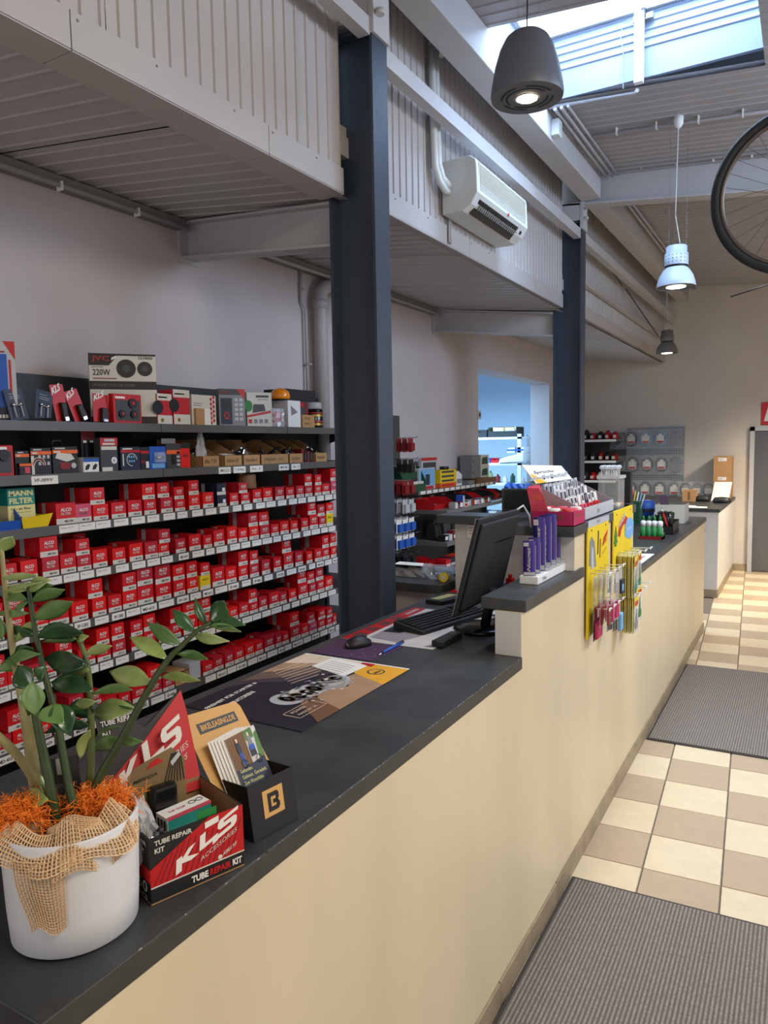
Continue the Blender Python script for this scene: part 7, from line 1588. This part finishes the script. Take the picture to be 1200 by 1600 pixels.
MB().prism([(-1.42, 8.95, 1.0006), (-1.12, 8.93, 1.0006), (-1.1, 9.25, 1.0006), (-1.4, 9.3, 1.0006)], (0, 0, .002), 'paper').prism([(-1.2, 8.9, 1.003), (-.95, 8.9, 1.003), (-.97, 9.1, 1.003), (-1.2, 9.1, 1.003)], (0, 0, .002), 'paper').build('sheet', t)
# small rack with red and black packs at the left end of the back wall
br_k = thing('back_rack', 'grey rack of red and black soft packs beside the far column', 'shelving', (-2.6, 10.3, 0))
for z in (.70, .98, 1.24, 1.51, 1.80): MB().box((-2.85, 10.25, z-.025), (-2.25, 10.85, z), 'shelf_grey').box((-2.85, 10.246, z-.03), (-2.25, 10.25, z+.002), 'white').build('shelf', br_k)
MB().box((-2.88, 10.25, 0), (-2.85, 10.85, 1.9), 'shelf_panel').build('side', br_k); MB().box((-2.88, 10.85, 0), (-2.25, 10.87, 1.9), 'shelf_panel').build('back_panel', br_k)
random.seed(61)
for z, nm in ((1.24, 'third'), (1.51, 'second'), (1.80, 'top')):
    for k in range(6):
        m = random.choice(('red', 'black', 'black_soft', 'red_dark', 'black')) if not (z == 1.24 and k > 2) else 'off_white'
        q = thing('soft_pack', 'soft %s pack on %s shelf of back corner rack, %s from left' % ({'red': 'red', 'black': 'black', 'black_soft': 'black', 'red_dark': 'dark red', 'off_white': 'pale'}[m], nm, ORD[k]), 'pack', (-2.79+.098*k, 10.42, z+.0006), random.uniform(-.2, .2), 'soft packs on the back corner rack')
        h = random.uniform(.09, .15); MB().lathe([(.045, 0), (.052, .02), (.045, h*.6), (.02, h), (.001, h)], (0, 0, 0), m, 8, sy=1.8).build('body', q, local=True); MB().box((-.02, -.10, .02), (.02, -.095, .06), 'off_white').build('tag', q, local=True)

# ================================================================== AIR CONDITIONER
ac = thing('air_conditioner', 'long white wall mounted air conditioner on the ribbed fascia', 'air conditioner', (XF, 4.3, 2.99))
ya, yb = 3.70, 4.50; x0 = XF+.012
zt_, zb_ = 3.265, 2.99
prof = [(x0, zt_), (x0+.16, zt_+.005), (x0+.195, zt_-.02), (x0+.20, zt_-.05), (x0+.205, zb_+.085), (x0+.17, zb_+.03), (x0+.12, zb_), (x0, zb_)]
MB().prism([(x, ya, z) for x, z in prof], (0, yb-ya, 0), 'ac_white').build('casing', ac, bevel=.006)
b = MB()
for k in range(13): b.box((x0+.2015, ya+.04, zb_+.105+k*.0105), (x0+.206, yb-.04, zb_+.109+k*.0105), 'ac_grille')
b.box((x0+.199, ya+.03, zb_+.10), (x0+.203, yb-.03, zb_+.245), 'ac_grille'); b.build('intake_grille', ac)
dv = Vector((.035, 0, .055)).normalized()
def acf(u, y, o): return Vector((x0+.17+(.035)*u, y, zb_+.03+.055*u)) + Vector((.055, 0, -.035)).normalized()*o
MB().prism([acf(-.5, ya+.06, .001)+Vector((-.02, 0, -.004)), acf(-.5, yb-.14, .001)+Vector((-.02, 0, -.004)), acf(.62, yb-.14, .001), acf(.62, ya+.06, .001)], Vector((.0025, 0, -.0016)), 'black').build('outlet_slot', ac)
for k in range(26):
    y = ya+.08+k*.026
    if y < yb-.16: MB().prism([acf(-.3, y, .004), acf(-.3, y+.004, .004), acf(.45, y+.012, .004), acf(.45, y+.008, .004)], Vector((.004, 0, -.003)), 'grey_dark').build('vane', ac)
MB().prism([acf(.1, ya+.06, .008), acf(.1, yb-.14, .008), acf(.17, yb-.14, .010), acf(.17, ya+.06, .010)], Vector((.002, 0, -.001)), 'grey').build('flap', ac)
MB().disc((x0+.207, (ya+yb)/2+.06, zb_+.085), (0, 1, 0), (0, 0, 1), .010, 'red', 12, (.001, 0, 0)).build('emblem', ac)
MB().prism([acf(.2, yb-.09, .001), acf(.2, yb-.06, .001), acf(.5, yb-.06, .001), acf(.5, yb-.09, .001)], Vector((.001, 0, -.0006)), 'black').build('receiver', ac)
pp = thing('refrigerant_pipes', 'pair of white insulated pipes running down the fascia into the air conditioner', 'pipe', (XF+.03, 3.62, 3.1))
for dy, r in ((0, .018), (.04, .02)):
    MB().tube([(XF+.03, 3.56+dy, 3.79), (XF+.032, 3.56+dy, 3.5), (XF+.035, 3.57+dy, 3.2+dy*.5), (XF+.045, 3.60+dy*.9, 3.13+dy*.6), (XF+.05, 3.66+dy*.5, 3.10+dy), (XF+.05, 3.72, 3.10+dy*.8)], r, 'ac_white', 12).build('pipe', pp)
MB().tube([(XF+.03, 3.56, 3.79), (XF+.03, 3.6, 3.82), (XF+.03, 3.64, 3.79), (XF+.03, 3.68, 3.8)], .02, 'ac_white', 10).build('elbow', pp)
MB().tube([(XF+.015, 3.78, 3.0), (XF+.015, 3.78, 2.86)], .007, 'pvc_grey', 6).tube([(XF+.015, 3.80, 3.0), (XF+.015, 3.80, 2.86)], .007, 'pvc_grey', 6).build('drain_tube', pp)

# ================================================================== PENDANT LAMPS
def wire(pts, r, m, parent, nm='suspension_wire'): return MB().tube(pts, r, m, 5).build(nm, parent)
def spot(name, loc, power, col, blend=.6, size=100, r=.04):
    L = bpy.data.lights.new(name, 'SPOT'); L.energy = power; L.color = col; L.spot_size = math.radians(size); L.spot_blend = blend; L.shadow_soft_size = r
    o = bpy.data.objects.new(name, L); o.location = loc; COL.objects.link(o); return o
cx, cy, zb = -.915, 2.68, 3.0
l1 = thing('pendant_lamp', 'large dark grey bell shaped pendant lamp hanging nearest the camera', 'lamp', (cx, cy, zb))
R_ = .128
pr_ = [(R_*1.0, 0), (R_*1.02, .012), (R_*.99, .045), (R_*.90, .105), (R_*.76, .165), (R_*.60, .203), (R_*.48, .216), (.001, .218)]
MB().lathe(pr_, (cx, cy, zb), 'lamp_grey', 48, cap=False).build('shade', l1)
MB().lathe([(.001, 0), (R_*.34, 0), (R_, .0)], (cx, cy, zb+.001), 'lamp_face', 48, cap=False).build('face_ring', l1)
def arc(r0, r1, a0, a1, z, m='black', n=14):
    vs = []
    for k in range(n+1):
        a = a0+(a1-a0)*k/n; vs += [(cx+r0*math.cos(a), cy+r0*math.sin(a), z), (cx+r1*math.cos(a), cy+r1*math.sin(a), z)]
    return MB().add(vs, [(2*k, 2*k+1, 2*k+3, 2*k+2) for k in range(n)], m).build('vent_slot', l1)
for k in range(4): arc(R_*.68, R_*.74, .3+k*1.571, 1.45+k*1.571, zb-.0005)
arc(R_*.54, R_*.60, .2, 2.6, zb-.0006); arc(R_*.54, R_*.60, 2.9, 6.0, zb-.0006)
MB().lathe([(R_*.31, -.001), (R_*.34, -.004), (R_*.36, -.001)], (cx, cy, zb), 'chrome', 24, cap=False).build('bezel', l1)
MB().disc((cx, cy, zb-.003), (1, 0, 0), (0, 1, 0), R_*.30, 'led', 8).build('bulb', l1)
zc = roof(cx)
for a in (.6, 2.7, 4.8): wire([(cx+.045*math.cos(a), cy+.045*math.sin(a), zb+.216), (cx+.045*math.cos(a), cy+.045*math.sin(a), zc)], .0009, 'chrome', l1)
wire([(cx, cy, zb+.216), (cx, cy, zb+.245)], .005, 'white', l1, 'cable_gland'); wire([(cx, cy, zb+.245), (cx+.004, cy, zb+.5), (cx-.006, cy, zc)], .0028, 'black', l1, 'power_cable')
spot('lamp_beam_near', (cx, cy, zb-.02), 26, WARM)
def dome(cx, cy, zb, ztop, m, label, n, power, R2_=.118):
    t = thing('pendant_lamp', label, 'lamp', (cx, cy, zb), 0, 'small dome pendant lamps')
    H_ = ztop-zb; s_ = H_/.285
    MB().lathe([(R2_, 0), (R2_*1.01, .004), (R2_*.97, .03), (R2_*.86, .07), (R2_*.68, .105), (R2_*.55, .12)], (cx, cy, zb), m, 40, cap=False).build('shade', t)
    MB().lathe([(R2_*.52, .118), (R2_*.54, .120), (R2_*.54, .132)], (cx, cy, zb), 'black', 32, cap=False).build('ring', t)
    MB().lathe([(R2_*.60, .132), (R2_*.61, .134), (R2_*.61, .205), (R2_*.54, .207), (R2_*.54, .25), (R2_*.50, .255), (.001, .256)], (cx, cy, zb), m, 32, cap=False).build('heat_sink', t)
    b = MB()
    for r in range(3):
        for k in range(18):
            a = 2*math.pi*k/18; p = Vector((cx+R2_*.612*math.cos(a), cy+R2_*.612*math.sin(a), zb+.15+r*.021)); tn = Vector((-math.sin(a), math.cos(a), 0)); b.disc(p, tn, (0, 0, 1), .0035, 'black', 6)
    b.build('cooling_holes', t)
    MB().lathe([(.001, .004), (R2_*.98, .003)], (cx, cy, zb), 'lamp_face', 32, cap=False).build('face_plate', t)
    for rr in (.9, .78, .66): MB().lathe([(R2_*rr, .002), (R2_*(rr-.03), .0015)], (cx, cy, zb), 'black', 32, cap=False).build('face_groove', t)
    MB().disc((cx, cy, zb-.0), (1, 0, 0), (0, 1, 0), R2_*.5, 'led_white', 20).build('bulb', t)
    zc = roof(cx)
    for a in (.5, 2.6, 4.7): wire([(cx+.06*math.cos(a), cy+.06*math.sin(a), zb+.25), (cx+.06*math.cos(a), cy+.06*math.sin(a), zc)], .0009, 'chrome', t)
    wire([(cx+.02, cy, zb+.255), (cx+.02, cy, zb+.27)], .008, 'black', t, 'cable_gland')
    wire([(cx+.02, cy, zb+.27), (cx-.01, cy, zb+.45), (cx, cy, zc-.06)], .0025, 'white', t, 'power_cable')
    MB().lathe([(.03, 0), (.028, -.05), (.012, -.075)], (cx, cy, zc), 'white', 16).box((cx-.07, cy-.012, zc-.008), (cx+.07, cy+.012, zc), 'grey').build('ceiling_rose', t)
    spot('lamp_beam_%d' % n, (cx, cy, zb-.02), power, WARM, size=130)
dome(-.755, 5.1, 2.735, 3.01, 'lamp_white', 'white dome pendant lamp with perforated neck, hanging beneath the high ceiling', 2, 26)
dome(-1.41, 8.95, 2.755, 3.03, 'lamp_dark', 'smaller looking grey dome pendant lamp further back in front of the back wall', 3, 70, .118)

# ================================================================== BICYCLE WHEEL
WX, WY, WZ, WR = -.047, 3.5, 2.757, .338
wh = thing('bicycle_wheel', 'bicycle wheel with black tyre hanging at the upper right', 'wheel', (WX, WY, WZ))
nt_ = 72
MB().tube([(WX+(WR-.018)*math.cos(2*math.pi*k/nt_), WY, WZ+(WR-.018)*math.sin(2*math.pi*k/nt_)) for k in range(nt_+1)], .019, 'rubber', 12, False).build('tyre', wh)
MB().tube([(WX+(WR-.042)*math.cos(2*math.pi*k/nt_), WY, WZ+(WR-.042)*math.sin(2*math.pi*k/nt_)) for k in range(nt_+1)], .0105, 'rim', 8, False).build('rim', wh)
MB().tube([(WX, WY-.035, WZ), (WX, WY+.035, WZ)], [.02, .02], 'black', 16).tube([(WX, WY-.03, WZ), (WX, WY-.026, WZ)], .03, 'rim', 16).tube([(WX, WY+.026, WZ), (WX, WY+.03, WZ)], .03, 'rim', 16).tube([(WX, WY-.07, WZ), (WX, WY+.07, WZ)], .005, 'chrome', 8).build('hub', wh)
for k in range(32):
    a = 2*math.pi*k/32; s_ = 1 if k % 2 else -1; a2 = a+(1.2 if (k//2) % 2 else -1.2)
    MB().tube([(WX+.027*math.cos(a2), WY+.028*s_, WZ+.027*math.sin(a2)), (WX+(WR-.048)*math.cos(a), WY, WZ+(WR-.048)*math.sin(a))], .0011, 'rim', 4).build('spoke', wh)
p = Vector((WX, WY, WZ))
MB().tube([(WX, WY, WZ+WR+.002), (WX, WY, roof(WX))], .002, 'chrome', 5).build('hanging_wire', wh)
MB().tube([(WX, WY+.05, WZ), (WX, WY+.05, WZ-.34), (WX-.06, WY+.04, WZ-.345), (-.30, WY, 2.36)], .0035, 'rim', 6).build('hanging_hook', wh)
